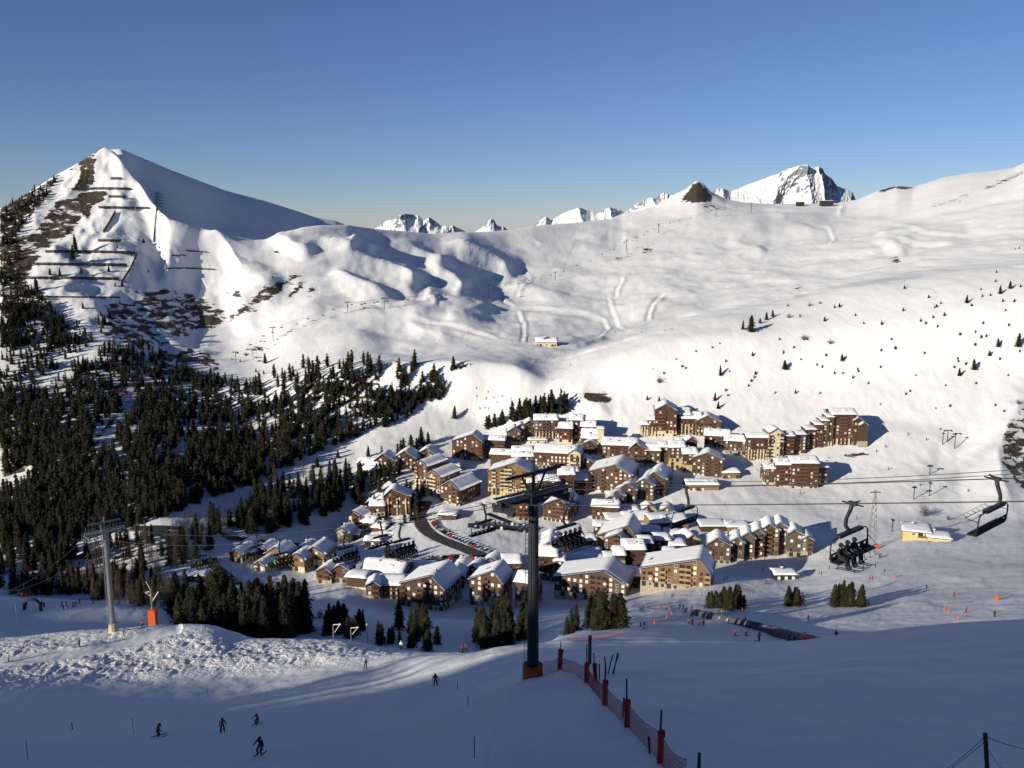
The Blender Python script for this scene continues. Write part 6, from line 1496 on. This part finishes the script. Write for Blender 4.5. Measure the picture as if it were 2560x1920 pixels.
def lift_tower(base, ztop, r, steel, name, label, pad=None, foot=None, gauge=3.1, cat='lift tower', az=None):
    H = ztop - base.z
    ang = math.atan2(DIR.y, DIR.x) if az is None else az            # local +x = uphill along the rope, +y = side
    e = empty(name, base, ang, label, cat)
    b = MB(); b.tube([(0, 0, -2), (0, 0, H * .5), (0, 0, H + .2)], [r, r * .9, r * .78], 16); link('mast', b.mesh('mast', steel, False), e)
    b = MB()
    for s in (-.2, .2): b.tube([(s, -r - .25, 1.5), (s, -r * .8 - .25, H + 1.6)], .025, 4)
    for k in range(int(H / .35)): b.tube([(-.2, -r - .25 + .2 * r * k * .35 / H, 1.6 + k * .35), (.2, -r - .25 + .2 * r * k * .35 / H, 1.6 + k * .35)], .016, 4, cap=False)
    link('ladder', b.mesh('ladder', steel), e)
    b = MB(); b.box(-.28, .28, -gauge - .5, gauge + .5, H - .15, H + .35); b.box(-.45, .45, -.6, .6, H - .4, H + .5); link('crossarm', b.mesh('crossarm', steel), e)
    b = MB()
    for s in (-1, 1):
        b.box(-.9, -.45, -gauge - .4, gauge + .4, H + .36, H + .40) if s < 0 else b.box(.45, .9, -gauge - .4, gauge + .4, H + .36, H + .40)
        for k in range(11): b.tube([(s * .9, -gauge + k * gauge / 5, H + .4), (s * .9, -gauge + k * gauge / 5, H + 1.45)], .022, 4)
        for z in (.9, 1.45): b.tube([(s * .9, -gauge - .4, H + z), (s * .9, gauge + .4, H + z)], .024, 4)
    link('catwalk', b.mesh('catwalk', steel), e)
    b = MB()
    for s in (-1, 1): b.tube([(0, s * .35, H + .3), (0, s * gauge * .42, H + 2.0)], .09, 6)
    b.box(-.09, .09, -gauge + .2, gauge - .2, H + 1.9, H + 2.12); b.tube([(0, 0, H), (0, 0, H + 3.0)], .12, 6)
    link('lifting_frame', b.mesh('lifting_frame', steel), e)
    for s in (-1, 1):
        TL = 1.25; w = MB(); sl = .26
        w.box(-TL, TL, s * gauge - .12, s * gauge + .12, H - .62, H - .42)
        w.add([(x, y + s * gauge, H - .52 + x * sl * .6 + dz) for x in (-TL, TL) for y in (-.08, .08) for dz in (-.14, .1)], [(0,1,3,2),(4,6,7,5),(0,4,5,1),(2,3,7,6),(1,5,7,3),(0,2,6,4)])
        for x in (-.6, .6): w.tube([(x, s * gauge, H - .1), (x, s * gauge, H - .5)], .08, 5)
        o = link('sheave_train', w.mesh('sheave_train', steel), e)
        for k in range(6):
            x = -1.2 + k * .48
            ww = MB(); ww.tube([(x, s * gauge - .06, H - .25 + x * sl * .3), (x, s * gauge + .06, H - .25 + x * sl * .3)], .2, 12)
            link('sheave', ww.mesh('sheave', M['steel_dark']), o)
        w2 = MB(); w2.box(-1.4, 1.4, s * (gauge + .5) - .25, s * (gauge + .5) + .25, H - .95, H - .91)
        for x in (-1.3, 0, 1.3): w2.tube([(x, s * (gauge + .7), H - .9), (x, s * (gauge + .7), H + .1)], .022, 4)
        w2.tube([(-1.3, s * (gauge + .7), H + .1), (1.3, s * (gauge + .7), H + .1)], .022, 4)
        link('service_step', w2.mesh('service_step', steel), e)
    if pad:
        b = MB(); b.tube([(0, 0, -1.2), (0, 0, 1.1)], r * 1.75, 8); link('foam_pad', b.mesh('foam_pad', M['orange']), e, rot=(0, 0, .3))
    if foot:
        b = MB(); b.tube([(0, 0, -2), (0, 0, 1.7)], [r * 1.9, r * 1.45], 10); link('concrete_foot', b.mesh('concrete_foot', M['concrete']), e)
    return e
lift_tower(T1b, z1, .50, M['steel_dark'], 'lift_tower', 'big dark chairlift tower with an orange pad in the centre foreground', pad=True)
lift_tower(T2b, z2, .52, M['steel'], 'lift_tower', 'grey chairlift tower on a sandy concrete foot at the lower left', foot=True)
p3 = hit(383, 1566, 0); p3 = P(383, 1548, p3.y + 14) if p3 else P(383, 1548, 180)
e = empty('lift_tower', P(383, 1552, 176), 0, 'short silver drag lift mast with an orange pad behind the crest', 'lift tower')
b = MB(); b.tube([(0, 0, -3), (0, 0, 7.0)], .22, 8); link('mast', b.mesh('mast', M['steel']), e)
b = MB(); b.tube([(0, 0, 4.2), (1.6, 0, 6.6)], .12, 6); b.tube([(-.2, 0, 5.6), (-1.2, 0, 6.4), (-.4, 0, 6.5)], .13, 6); b.tube([(0, 0, 6.8), (-.9, 0, 8.8)], .09, 6); link('arm', b.mesh('arm', M['frame_w']), e)
b = MB(); b.box(-.75, .75, -.75, .75, -1, 2.6); link('foam_pad', b.mesh('foam_pad', M['orange']), e)

# chair: parts built once
def chair_parts():
    pt = {}
    b = MB(); b.box(-.10, .10, -.24, .24, -.10, .14); b.tube([(-.08, .05, .08), (-.08, .34, .28)], .06, 6); b.tube([(0, -.62, -.02), (0, .6, -.02)], .055, 6); pt['grip'] = b.mesh('grip', M['steel_dark'])
    b = MB(); b.tube([(0, 0, .1), (.02, -.10, -.5), (.05, -.28, -1.2), (.05, -.30, -1.75), (0, -.1, -2.1)], [.12, .11, .10, .10, .10], 8); pt['hanger'] = b.mesh('hanger', M['steel_dark'], True)
    b = MB(); b.box(-.95, .95, -.2, .08, -2.28, -2.06); pt['crossbar'] = b.mesh('crossbar', M['steel_dark'])
    for s, nm in ((-1, 'frame_l'), (1, 'frame_r')):
        b = MB()
        b.tube([(s * .9, -.05, -2.18), (s * 1.3, -.05, -2.26), (s * 1.48, -.05, -2.5), (s * 1.52, -.04, -3.0), (s * 1.5, .0, -3.72)], .04, 6)
        b.tube([(s * 1.5, 0, -3.72), (s * 1.5, .5, -3.82)], .035, 6)
        pt[nm] = b.mesh('side_frame', M['steel_dark'], True)
    b = MB(); b.box(-1.5, 1.5, .0, .50, -3.86, -3.74); pt['seat'] = b.mesh('seat', M['black'])
    b = MB(); b.box(-1.5, 1.5, -.05, .02, -3.34, -3.26); b.box(-1.5, 1.5, -.02, .06, -3.76, -3.56)
    for k in range(7): b.box(-1.5 + k * .5 - (.12 if k else 0), -1.5 + k * .5 + (.12 if k < 6 else 0), -.04, .04, -3.58, -3.30)
    pt['backrest'] = b.mesh('backrest', M['black'])
    return pt
CH = chair_parts()
def safety(up):
    b = MB()
    if up:
        b.tube([(-1.45, 0, -2.8), (-1.3, .75, -2.75), (1.3, .75, -2.75), (1.45, 0, -2.8)], .025, 5)
        for k in range(6):
            x = -1.1 + k * .44; b.tube([(x, .75, -2.75), (x - .1, .95, -2.62)], .018, 4); b.tube([(x - .3, .98, -2.6), (x + .1, .98, -2.6)], .018, 4)
    else:
        b.tube([(-1.45, 0, -2.9), (-1.35, .62, -3.4), (1.35, .62, -3.4), (1.45, 0, -2.9)], .025, 5)
        for k in range(6):
            x = -1.1 + k * .44; b.tube([(x, .62, -3.4), (x, .78, -4.05)], .018, 4); b.tube([(x - .16, .8, -4.07), (x + .16, .8, -4.07)], .02, 4)
    return b.mesh('safety_bar', M['steel_dark'])
SAFE = {True: safety(True), False: safety(False)}
CZ = 0.72
def chair(side, px, label, riders=(), bar_up=True, wide=.95):
    # find the place on the rope that projects to this photo column
    best = None
    for seg in (0, 1, 2):
        for k in range(401):
            p_ = rope_at(side, seg, k / 400)
            if p_.y < 20: continue
            x_, y_ = proj(p_.x, p_.y, p_.z)
            if best is None or abs(x_ - px) < best[0]: best = (abs(x_ - px), p_)
    p_ = best[1]
    d_ = DIR if side < 0 else -DIR
    rz = math.atan2(d_.y, d_.x) - math.pi / 2                       # local +y = travel direction
    e = empty('lift_chair', p_, rz, label, 'lift chair'); e.scale = (wide, .96, CZ)
    for n in ('grip', 'hanger', 'crossbar', 'frame_l', 'frame_r', 'seat', 'backrest'): link('side_frame' if n[:5] == 'frame' else n, CH[n], e)
    link('safety_bar', SAFE[bar_up], e)
    c, s = math.cos(rz), math.sin(rz)
    for (x, top, bot, hel, lab) in riders:
        x *= wide; w = p_ + Vector((c * x - s * .17, s * x + c * .17, -3.76 * CZ))
        person(w, 'sit', top, bot, hel, -math.degrees(rz), lab, 0, .92)
chair(-1, 2135, 'chair with three riders hanging in front of the lattice pylon', [(-.05, 'navy', 'black', 'black', 'rider in navy, leftmost on the chair before the lattice pylon'), (.5, 'olive', 'black', 'black', 'rider in olive, in the middle on the chair before the lattice pylon'), (1.02, 'black', 'black', 'black', 'rider in black, rightmost on the chair before the lattice pylon')], False, 1.25)
chair(1, 2490, 'empty chair at the right edge with its safety bar raised', (), True, 1.25)
chair(1, 1715, 'empty chair hanging in front of the long low snowy roofs', (), True)
chair(-1, 1417, 'full chair of dark clothed riders just right of the big tower', [(-1.2, 'black', 'black', 'black', 'first rider from the left on the full chair by the big tower'), (-.7, 'navy', 'black', 'black', 'second rider from the left on the full chair by the big tower'), (-.2, 'black', 'black', 'black', 'third rider from the left on the full chair by the big tower'), (.3, 'navy', 'black', 'black', 'fourth rider from the left on the full chair by the big tower'), (.8, 'black', 'black', 'black', 'rightmost rider on the full chair by the big tower')], False)
chair(1, 1208, 'empty chair just left of the big tower above the open snow', (), True)
def crew(n, cols, where):
    return [(-1.2 + i * .48, cols[i % len(cols)], 'black', 'black', 'rider in %s, %s from left on chair %s' % (cols[i % len(cols)].replace('cloth', ''), ('first', 'second', 'third', 'fourth', 'fifth', 'sixth')[i], where)) for i in range(n)]
chair(-1, 1003, 'chair full of riders over the snow bank beside the road bend', crew(5, ['navy', 'black'], 'over the snow bank beside the road'), False)
chair(-1, 862, 'chair full of riders in front of the large snowy roof', crew(4, ['black', 'navy', 'black'], 'before the large snowy roof'), False)
chair(-1, 700, 'chair of riders in bright jackets in front of the ochre chalets', crew(5, ['redcloth', 'green', 'navy'], 'before the ochre chalets'), False)
chair(-1, 500, 'chair of riders right of the silver drag lift mast', crew(5, ['green', 'black', 'navy'], 'right of the silver drag mast'), False)
chair(1, 412, 'empty chair above the road bend at the lower left', (), True)
chair(-1, 300, 'chair of riders passing the lower left tower', crew(3, ['black', 'redcloth'], 'passing the lower left tower'), False)
chair(1, 150, 'empty chair over the shaded valley left of the lower left tower', (), True)
chair(-1, 60, 'chair of riders at the left edge over the shaded valley', crew(5, ['coral', 'black'], 'at the left edge over the valley'), False)
chair(1, 950, 'empty chair beyond the riders over the road bend', (), True)
chair(1, 640, 'empty chair over the dark conifers before the village', (), True)

# ------------------------------------------------------------------ padded posts, nets, poles on the near slope
def padded(px, pyb, pyt, pyp, label, wpx=14, lean=0.0):
    p = hit(px, pyb); _, bt = ab(px, pyt); _, bp_ = ab(px, pyp)
    H = (bt - p.z / p.y) * p.y; Hp = (bp_ - p.z / p.y) * p.y; w = wpx / F * p.y / 2
    e = empty('padded_post', p, 0, label, 'padded post'); e.rotation_euler = (0, lean, 0)
    b = MB(); b.tube([(0, .1, -.3), (0, .1, Hp)], .045, 6); link('pole', b.mesh('pole', M['bluepole']), e)
    b = MB(); b.tube([(0, 0, -.1), (0, 0, .05), (.01, 0, H * .5), (0, 0, H - .05), (0, 0, H + .02)], [w * .9, w, w * .96, w * 1.02, w * .7], 10); b.box(w * .3, w * 1.15, -.1, .12, H - .25, H - .02)
    link('foam_pad', b.mesh('foam_pad', M['red'], False), e)
    return p, H
pads = [padded(1399, 1673, 1624, 1606, 'padded red post nearest the big tower', 13, .04), padded(1466, 1706, 1657, 1613, 'second padded red post in the netted line', 13), padded(1489, 1702, 1659, 1634, 'leaning padded red post beside the second one', 12, -.08),
        padded(1512, 1763, 1701, 1658, 'fourth padded red post in the netted line', 15), padded(1568, 1817, 1750, 1699, 'fifth padded red post in the netted line', 17, -.03), padded(1650, 1907, 1827, 1778, 'padded red post nearest the camera', 19)]
def net(a, b_, h, label, cell=.22, m='net', segs=1):
    n = max(2, int((b_ - a).length / cell)); bb = MB()
    def g(t, z):
        q_ = a.lerp(b_, t); gz = ground_z(q_.x, q_.y) + .05
        return Vector((q_.x, q_.y, gz + z * (1 - .18 * 4 * t * (1 - t)) + .02 * math.sin(t * 40)))
    nz = max(2, int(h / cell))
    for i in range(n + 1):
        bb.tube([g(i / n, 0), g(i / n, h * .5), g(i / n, h)], .011, 3, cap=False)
    for j in range(nz + 1):
        bb.tube([g(i / n, h * j / nz) for i in range(n + 1)], .011 if j not in (0, nz) else .02, 3, cap=False)
    return tag(link('safety_net', bb.mesh('safety_net', M[m])), label, 'safety net')
ends = [T1b + Vector((.9, 0, 0))] + [pads[i][0] for i in (0, 1, 3, 4, 5)] + [P(1712, 2010, 29)]
labs = ['sagging red net between the big tower and the first padded post', 'red net between the first two padded posts', 'red net between the second and fourth padded posts', 'red net between the fourth and fifth padded posts', 'red net between the fifth and the nearest padded post', 'red net running out of the frame at the bottom']
for i in range(6): net(ends[i], ends[i + 1], 1.25 if i < 4 else 1.35, labs[i])
def stick(px, pyb, pyt, r, m, name, label, cat, lean=(0, 0)):
    p = hit(px, pyb); _, bt = ab(px, pyt); H = max(.5, bt * p.y - p.z)
    b = MB(); b.tube([(0, 0, -.3), (lean[0] * H * .5, 0, H * .5), (lean[0] * H, 0, H)], r, 6)
    tag(link(name, b.mesh(name, M[m]), loc=p), label, cat); return p, H
stick(1474, 1660, 1590, .17, 'postwood', 'wooden_post', 'thick pointed grey wooden post behind the padded posts', 'post')
for px, b0, t0, ln, lab in [(1498, 1700, 1660, 0, 'dark stake just right of the leaning padded post'), (1516, 1684, 1642, -.12, 'left one of the crossed dark stakes'), (1519, 1684, 1636, .25, 'second from the left of the crossed dark stakes'), (1530, 1684, 1634, .3, 'third from the left of the crossed dark stakes'), (1533, 1684, 1632, .18, 'tallest of the crossed dark stakes'), (1557, 1792, 1744, .03, 'dark stake left of the fifth padded post'), (1625, 1885, 1842, -.1, 'thin net stake left of the nearest padded post'), (1746, 1945, 1883, 0, 'dark blue pole at the bottom edge right of the nets')]:
    stick(px, b0, t0, .05 if px != 1746 else .07, 'bluepole', 'stake', lab, 'stake', (ln, 0))
for i, (px, b0, t0, ln) in enumerate([(70, 1899, 1848, 'thin piste marker at the lower left corner'), (334, 1836, 1795, 'thin piste marker left of the olive skier'), (519, 1737, 1709, 'thin piste marker above the navy and coral skier'), (1144, 1725, 1703, 'uppermost thin piste marker left of the big tower'), (1170, 1766, 1741, 'middle thin piste marker left of the nets'), (1186, 1896, 1842, 'lowest thin piste marker left of the nets'), (166, 1548, 1505, 'pale piste marker on the shaded left piste'), (43, 1560, 1512, 'pale piste marker at the far left')]):
    stick(px, b0, t0, .028, 'bluepole' if py < 0 or i < 6 else 'frame_w', 'piste_marker', ln, 'piste marker')
stick(181, 1824, 1806, .06, 'bluepole', 'marker_disc', 'short marker with a ring on the left slope', 'piste marker')
# T shaped snow lance posts on the crest
for px, b0, t0, lab in [(834, 1604, 1562, 'pale snow lance with a slanting arm on the crest'), (919, 1608, 1562, 'pale snow lance with a round head on the crest'), (878, 1606, 1570, 'low snow lance between the two pale ones on the crest')]:
    p = hit(px, b0); _, bt = ab(px, t0); H = bt * p.y - p.z
    e = empty('snow_lance', p, 0, lab, 'snow lance')
    b = MB(); b.tube([(0, 0, -.5), (0, 0, H)], .11, 6); link('mast', b.mesh('mast', M['steel']), e)
    b = MB()
    if px == 919: b.ball((0, 0, H + .1), .36, 10, 6)
    else: b.tube([(0, 0, H), (1.3, 0, H + .1)], .09, 6); b.tube([(.25, 0, H * .55), (1.2, 0, H)], .06, 6); b.ball((1.3, 0, H + .1), .2, 8, 5)
    link('head', b.mesh('head', M['frame_w']), e)
# post with ropes at the lower right corner
g = P(2466, 1990, 27); g.z = ground_z(g.x, g.y)
e = empty('rope_post', g, 0, 'dark wooden post strung with ropes at the lower right corner', 'post')
top = P(2463, 1834, 27) - g
b = MB(); b.tube([(0, 0, -.5), top], .075, 8); link('post', b.mesh('post', M['steel_dark']), e)
for a_, z_, s_ in ((P(2330, 1945, 26) - g, .1, .25), (P(2345, 1945, 26) - g, .3, .1), (P(2640, 1880, 28) - g, .1, .28), (P(2520, 1945, 26) - g, .35, .06), (P(2462, 1945, 26.5) - g, .05, 0)):
    b = MB(); s0 = top - Vector((0, 0, z_))
    b.tube([s0.lerp(a_, t / 10) - Vector((0, 0, s_ * 4 * (t/10) * (1 - t/10) * .5)) for t in range(11)], .012, 4, cap=False); link('rope', b.mesh('rope', M['rope']), e)

# small orange pads marking the pistes
def small_pad(px, py, h, label, m='orange', w=.35, ymin=150):
    p = hit(px, py, ymin); h *= .65; w *= .6
    b = MB(); b.tube([(0, 0, -.2), (0, 0, h * .5), (0, 0, h)], [w, w * .95, w * .6], 8); b.tube([(0, 0, h), (0, 0, h + .5)], .05, 4)
    tag(link('orange_pad', b.mesh('orange_pad', M[m]), loc=p), label, 'pad', 'orange pads along the pistes')
for i, (px, py) in enumerate([(1584, 1517), (1615, 1517), (1645, 1521), (1673, 1527), (1679, 1536), (1667, 1546), (1636, 1560), (1601, 1568)]):
    small_pad(px, py, 1.7, 'orange pad in the arc around the snow bank below the honey coloured block')
for px, py, h, w, lab in [(1714, 1491, 1.8, .6, 'large orange pad on the piste below the honey coloured block'), (1728, 1541, 2.6, .5, 'tall orange pad at the upper end of the covered conveyor'), (1757, 1528, 1.6, .35, 'orange pad left of the green pine thicket'), (1804, 1530, 1.5, .35, 'orange pad before the left pine thicket'), (1856, 1528, 1.5, .35, 'orange pad at the right end of the left pine thicket'),
                          (2238, 1443, 1.9, .8, 'square orange pad in the middle of the nursery slope'), (2493, 1500, 2.6, 1.1, 'orange cone of pads near the right edge'), (2360, 1526, 1.7, .4, 'upper orange pad of the short fence at the right'), (2372, 1531, 1.6, .4, 'second orange pad of the short fence at the right'), (2396, 1548, 1.6, .4, 'lower orange pad of the short fence at the right'),
                          (1995, 1242, 1.6, .5, 'orange pad below the rounded balcony block'), (2100, 1462, 1.5, .4, 'orange pad left of the ski school hut')]:
    small_pad(px, py, h, lab, w=w)
net(hit(1430, 1606, 130), hit(1553, 1586, 150), 1.0, 'long red net along the edge of the piste right of the big tower', .5, 'red')
net(hit(1905, 1462, 200), hit(1935, 1452, 200), .9, 'orange fence leading to the ski school hut', .6, 'orange'); net(hit(1830, 1478, 200), hit(1905, 1462, 200), .9, 'orange fence behind the left pine thicket', .6, 'orange')
# feather flag
p = hit(1932, 1440, 200); b = MB(); b.tube([(0, 0, 0), (0, 0, 5.5)], .05, 5); b.add([(0, 0, 1), (.9, .05, 1.6), (1.0, .05, 4.2), (0.2, 0, 5.6), (0, .04, 1), (.9, .09, 1.6), (1.0, .09, 4.2), (0.2, .04, 5.6)], [(0,1,2,3),(7,6,5,4),(0,4,5,1),(1,5,6,2),(2,6,7,3)])
tag(link('flag', b.mesh('flag', M['orange']), loc=p), 'orange feather flag beside the ski school hut', 'flag')
# covered conveyor
path = [(1742, 1538), (1790, 1548), (1850, 1562), (1920, 1580), (1990, 1600), (2050, 1616)]
PTS = [hit(x, y, 165) for x, y in path]
e = empty('covered_conveyor', PTS[0], 0, 'long covered conveyor tunnel running across the nursery slope', 'conveyor')
rings = []; ns = 9
dense = []
for i in range(len(PTS) - 1):
    for k in range(6): dense.append(PTS[i].lerp(PTS[i + 1], k / 6))
dense.append(PTS[-1])
VV = []
for i, c in enumerate(dense):
    t = (dense[min(i + 1, len(dense) - 1)] - dense[max(i - 1, 0)]); t.z = 0; t.normalize(); nrm = Vector((-t.y, t.x, 0))
    for k in range(ns):
        a_ = math.pi * k / (ns - 1)
        q_ = c + nrm * math.cos(a_) * 1.9 + Vector((0, 0, math.sin(a_) * 2.2 - .1)) - PTS[0]
        VV.append(q_)
link('tunnel', np_mesh('tunnel', np.array([tuple(v) for v in VV]), grid_quads(len(dense), ns), mat('smoked tunnel cover', (.07, .075, .085), .8), True), e)
for i, c in enumerate(dense[::2]):
    j = i * 2; t = (dense[min(j + 1, len(dense) - 1)] - dense[max(j - 1, 0)]); t.z = 0; t.normalize(); nrm = Vector((-t.y, t.x, 0))
    b = MB(); b.tube([c + nrm * math.cos(math.pi * k / 8) * 1.95 + Vector((0, 0, math.sin(math.pi * k / 8) * 2.25 - .1)) - PTS[0] for k in range(9)], .07, 4); link('hoop', b.mesh('hoop', M['steel']), e)

# ------------------------------------------------------------------ far lift towers with their ropes and chairs
def far_mast(px, pyb, pyt, label, arm=2.6, m='steel_dark'):
    p = hit(px, pyb); _, bt = ab(px, pyt); H = max(5, bt * p.y - p.z)
    e = empty('lift_tower', p, 0, label, 'lift tower')
    r = max(.3, .00028 * p.y)
    b = MB(); b.tube([(0, 0, -3), (0, 0, H)], r, 8); link('mast', b.mesh('mast', M[m]), e)
    b = MB(); b.box(-arm, arm, -.3, .3, H - .3, H + .4); b.box(-arm - .5, -arm + 1.0, -1.2, 1.2, H - .7, H - .3); b.box(arm - 1.0, arm + .5, -1.2, 1.2, H - .7, H - .3); link('crossarm', b.mesh('crossarm', M[m]), e)
    return p + Vector((0, 0, H - .8)), arm
def far_lift(towers, nch, where):
    tops = [far_mast(*t) for t in towers]
    for s in (-1, 1):
        b = MB(); pts = []
        for i in range(len(tops) - 1):
            a_, c = tops[i][0] + Vector((s * tops[i][1], 0, 0)), tops[i + 1][0] + Vector((s * tops[i + 1][1], 0, 0))
            for k in range(8):
                t = k / 8; q_ = a_.lerp(c, t); q_.z -= 4 * t * (1 - t) * (c - a_).length * .012; pts.append(q_)
        pts.append(tops[-1][0] + Vector((s * tops[-1][1], 0, 0)))
        b.tube(pts, .07, 4, cap=False); tag(link('lift_rope', b.mesh('lift_rope', M['rope'])), ('left' if s < 0 else 'right') + ' rope of the lift ' + where, 'cable')
        for k in range(nch):
            u_ = (k + .3 + .4 * (s > 0)) / nch * (len(pts) - 1); i = min(int(u_), len(pts) - 2); q_ = pts[i].lerp(pts[i + 1], u_ - i)
            b = MB(); b.tube([(0, 0, 0), (0, 0, -2.4)], .1, 4); b.box(-1.6, 1.6, -.1, .5, -3.4, -2.5)
            o = link('lift_chair', b.mesh('lift_chair', M['steel_dark']), loc=q_); tag(o, 'tiny chair on the lift ' + where, 'lift chair', 'far chairs on the lift ' + where)
far_lift([(590, 905, 880, 'lowest mast of the lift climbing the bowl'), (683, 852, 818, 'mast with a dark footing low on the left of the bowl'), (869, 782, 755, 'mast at the foot of the large shaded spur'), (961, 772, 745, 'mast right of the large shaded spur'), (1221, 745, 712, 'mast beside the winding tracks'), (1388, 702, 680, 'mast left of the rocky outcrop in the bowl'), (1566, 627, 600, 'mast just above the rocky outcrop in the bowl'), (1646, 582, 560, 'highest mast of the lift climbing the bowl'), (1790, 542, 520, 'mast below the brown rocky knoll'), (1878, 532, 508, 'top mast near the skyline below the great white mountain')], 26, 'climbing the snow bowl')
far_mast(2368, 1104, 1076, 'wide headed drag lift mast on the right slope', 3.2)
far_mast(2356, 1112, 1082, 'thin pole left of the wide headed mast', .4); far_mast(2386, 1122, 1083, 'thin pole right of the wide headed mast', .4)
far_mast(2324, 1186, 1164, 'small mast under the two thin cables at the right', 1.6); far_mast(2284, 1248, 1217, 'drag lift mast above the yellow concrete building', 1.0); far_mast(2323, 1240, 1206, 'thin mast right of the drag lift mast', .5)
far_mast(2230, 1330, 1298, 'dark thin pole left of the yellow concrete building', .2)
# lattice pylon with orange foot
p = hit(2178, 1372, 200); _, bt = ab(2172, 1232); H = bt * p.y - p.z
e = empty('lattice_pylon', p, 0, 'steel lattice pylon with an orange padded foot behind the riders', 'pylon')
b = MB(); W_ = 2.4
for k in range(4):
    sx, sy = (-1, 1)[k % 2], (-1, 1)[k // 2]
    b.tube([(sx * W_, sy * W_, -1), (sx * .35, sy * .35, H)], .13, 5)
link('leg', b.mesh('leg', M['steel']), e)
b = MB(); n = 9
for j in range(n):
    f0, f1 = j / n, (j + 1) / n; w0 = W_ + (.35 - W_) * f0; w1 = W_ + (.35 - W_) * f1
    for (ax, ay), (bx, by) in (((-1, -1), (1, -1)), ((1, -1), (1, 1)), ((1, 1), (-1, 1)), ((-1, 1), (-1, -1))):
        b.tube([(ax * w0, ay * w0, f0 * H), (bx * w1, by * w1, f1 * H)], .08, 4); b.tube([(bx * w0, by * w0, f0 * H), (ax * w1, ay * w1, f1 * H)], .08, 4)
link('bracing', b.mesh('bracing', M['steel']), e)
b = MB(); b.box(-3.0, 3.0, -.35, .35, H, H + .5); b.box(-1.2, 1.2, -.3, .3, H + .9, H + 1.2); b.tube([(0, 0, H), (0, 0, H + 2)], .12, 5); link('crossarm', b.mesh('crossarm', M['steel']), e)
b = MB(); b.box(-W_ - .4, -W_ + .9, -W_ - .4, -W_ + .8, -.5, 3.0); b.box(W_ - .6, W_ + .6, -W_ - .4, -W_ + .8, -.5, 3.6); link('foam_pad', b.mesh('foam_pad', M['orange']), e)
# inflatable arch on the shaded piste
p = hit(82, 1526, 180); b = MB(); b.tube([(-2.6, 0, -.2), (-2.5, 0, 2.2), (-1.2, 0, 3.7), (1.2, 0, 3.7), (2.5, 0, 2.2), (2.6, 0, -.2)], .55, 8)
tag(link('inflatable_arch', b.mesh('inflatable_arch', M['navy'], True), loc=p), 'dark inflatable arch on the shaded piste at the lower left', 'arch')
# street lamps along the village road
for i, (px, py) in enumerate([(1080, 1352), (1128, 1372), (1172, 1386), (1060, 1316), (1052, 1290)]):
    p = hit(px, py, 200); e = empty('street_lamp', p, 0, ['street lamp on the inner side of the curved village road', 'street lamp halfway along the curved village road', 'street lamp near the lower end of the curved village road', 'street lamp at the bend of the village road', 'street lamp under the hotel at the top of the road'][i], 'street lamp')
    b = MB(); b.tube([(0, 0, 0), (0, 0, 6)], .09, 6); b.tube([(0, 0, 6), (1.2, 0, 6.3)], .06, 5); link('pole', b.mesh('pole', M['steel_dark']), e)
    b = MB(); b.box(.9, 1.6, -.15, .15, 6.2, 6.35); link('lamp_head', b.mesh('lamp_head', M['frame_w']), e)
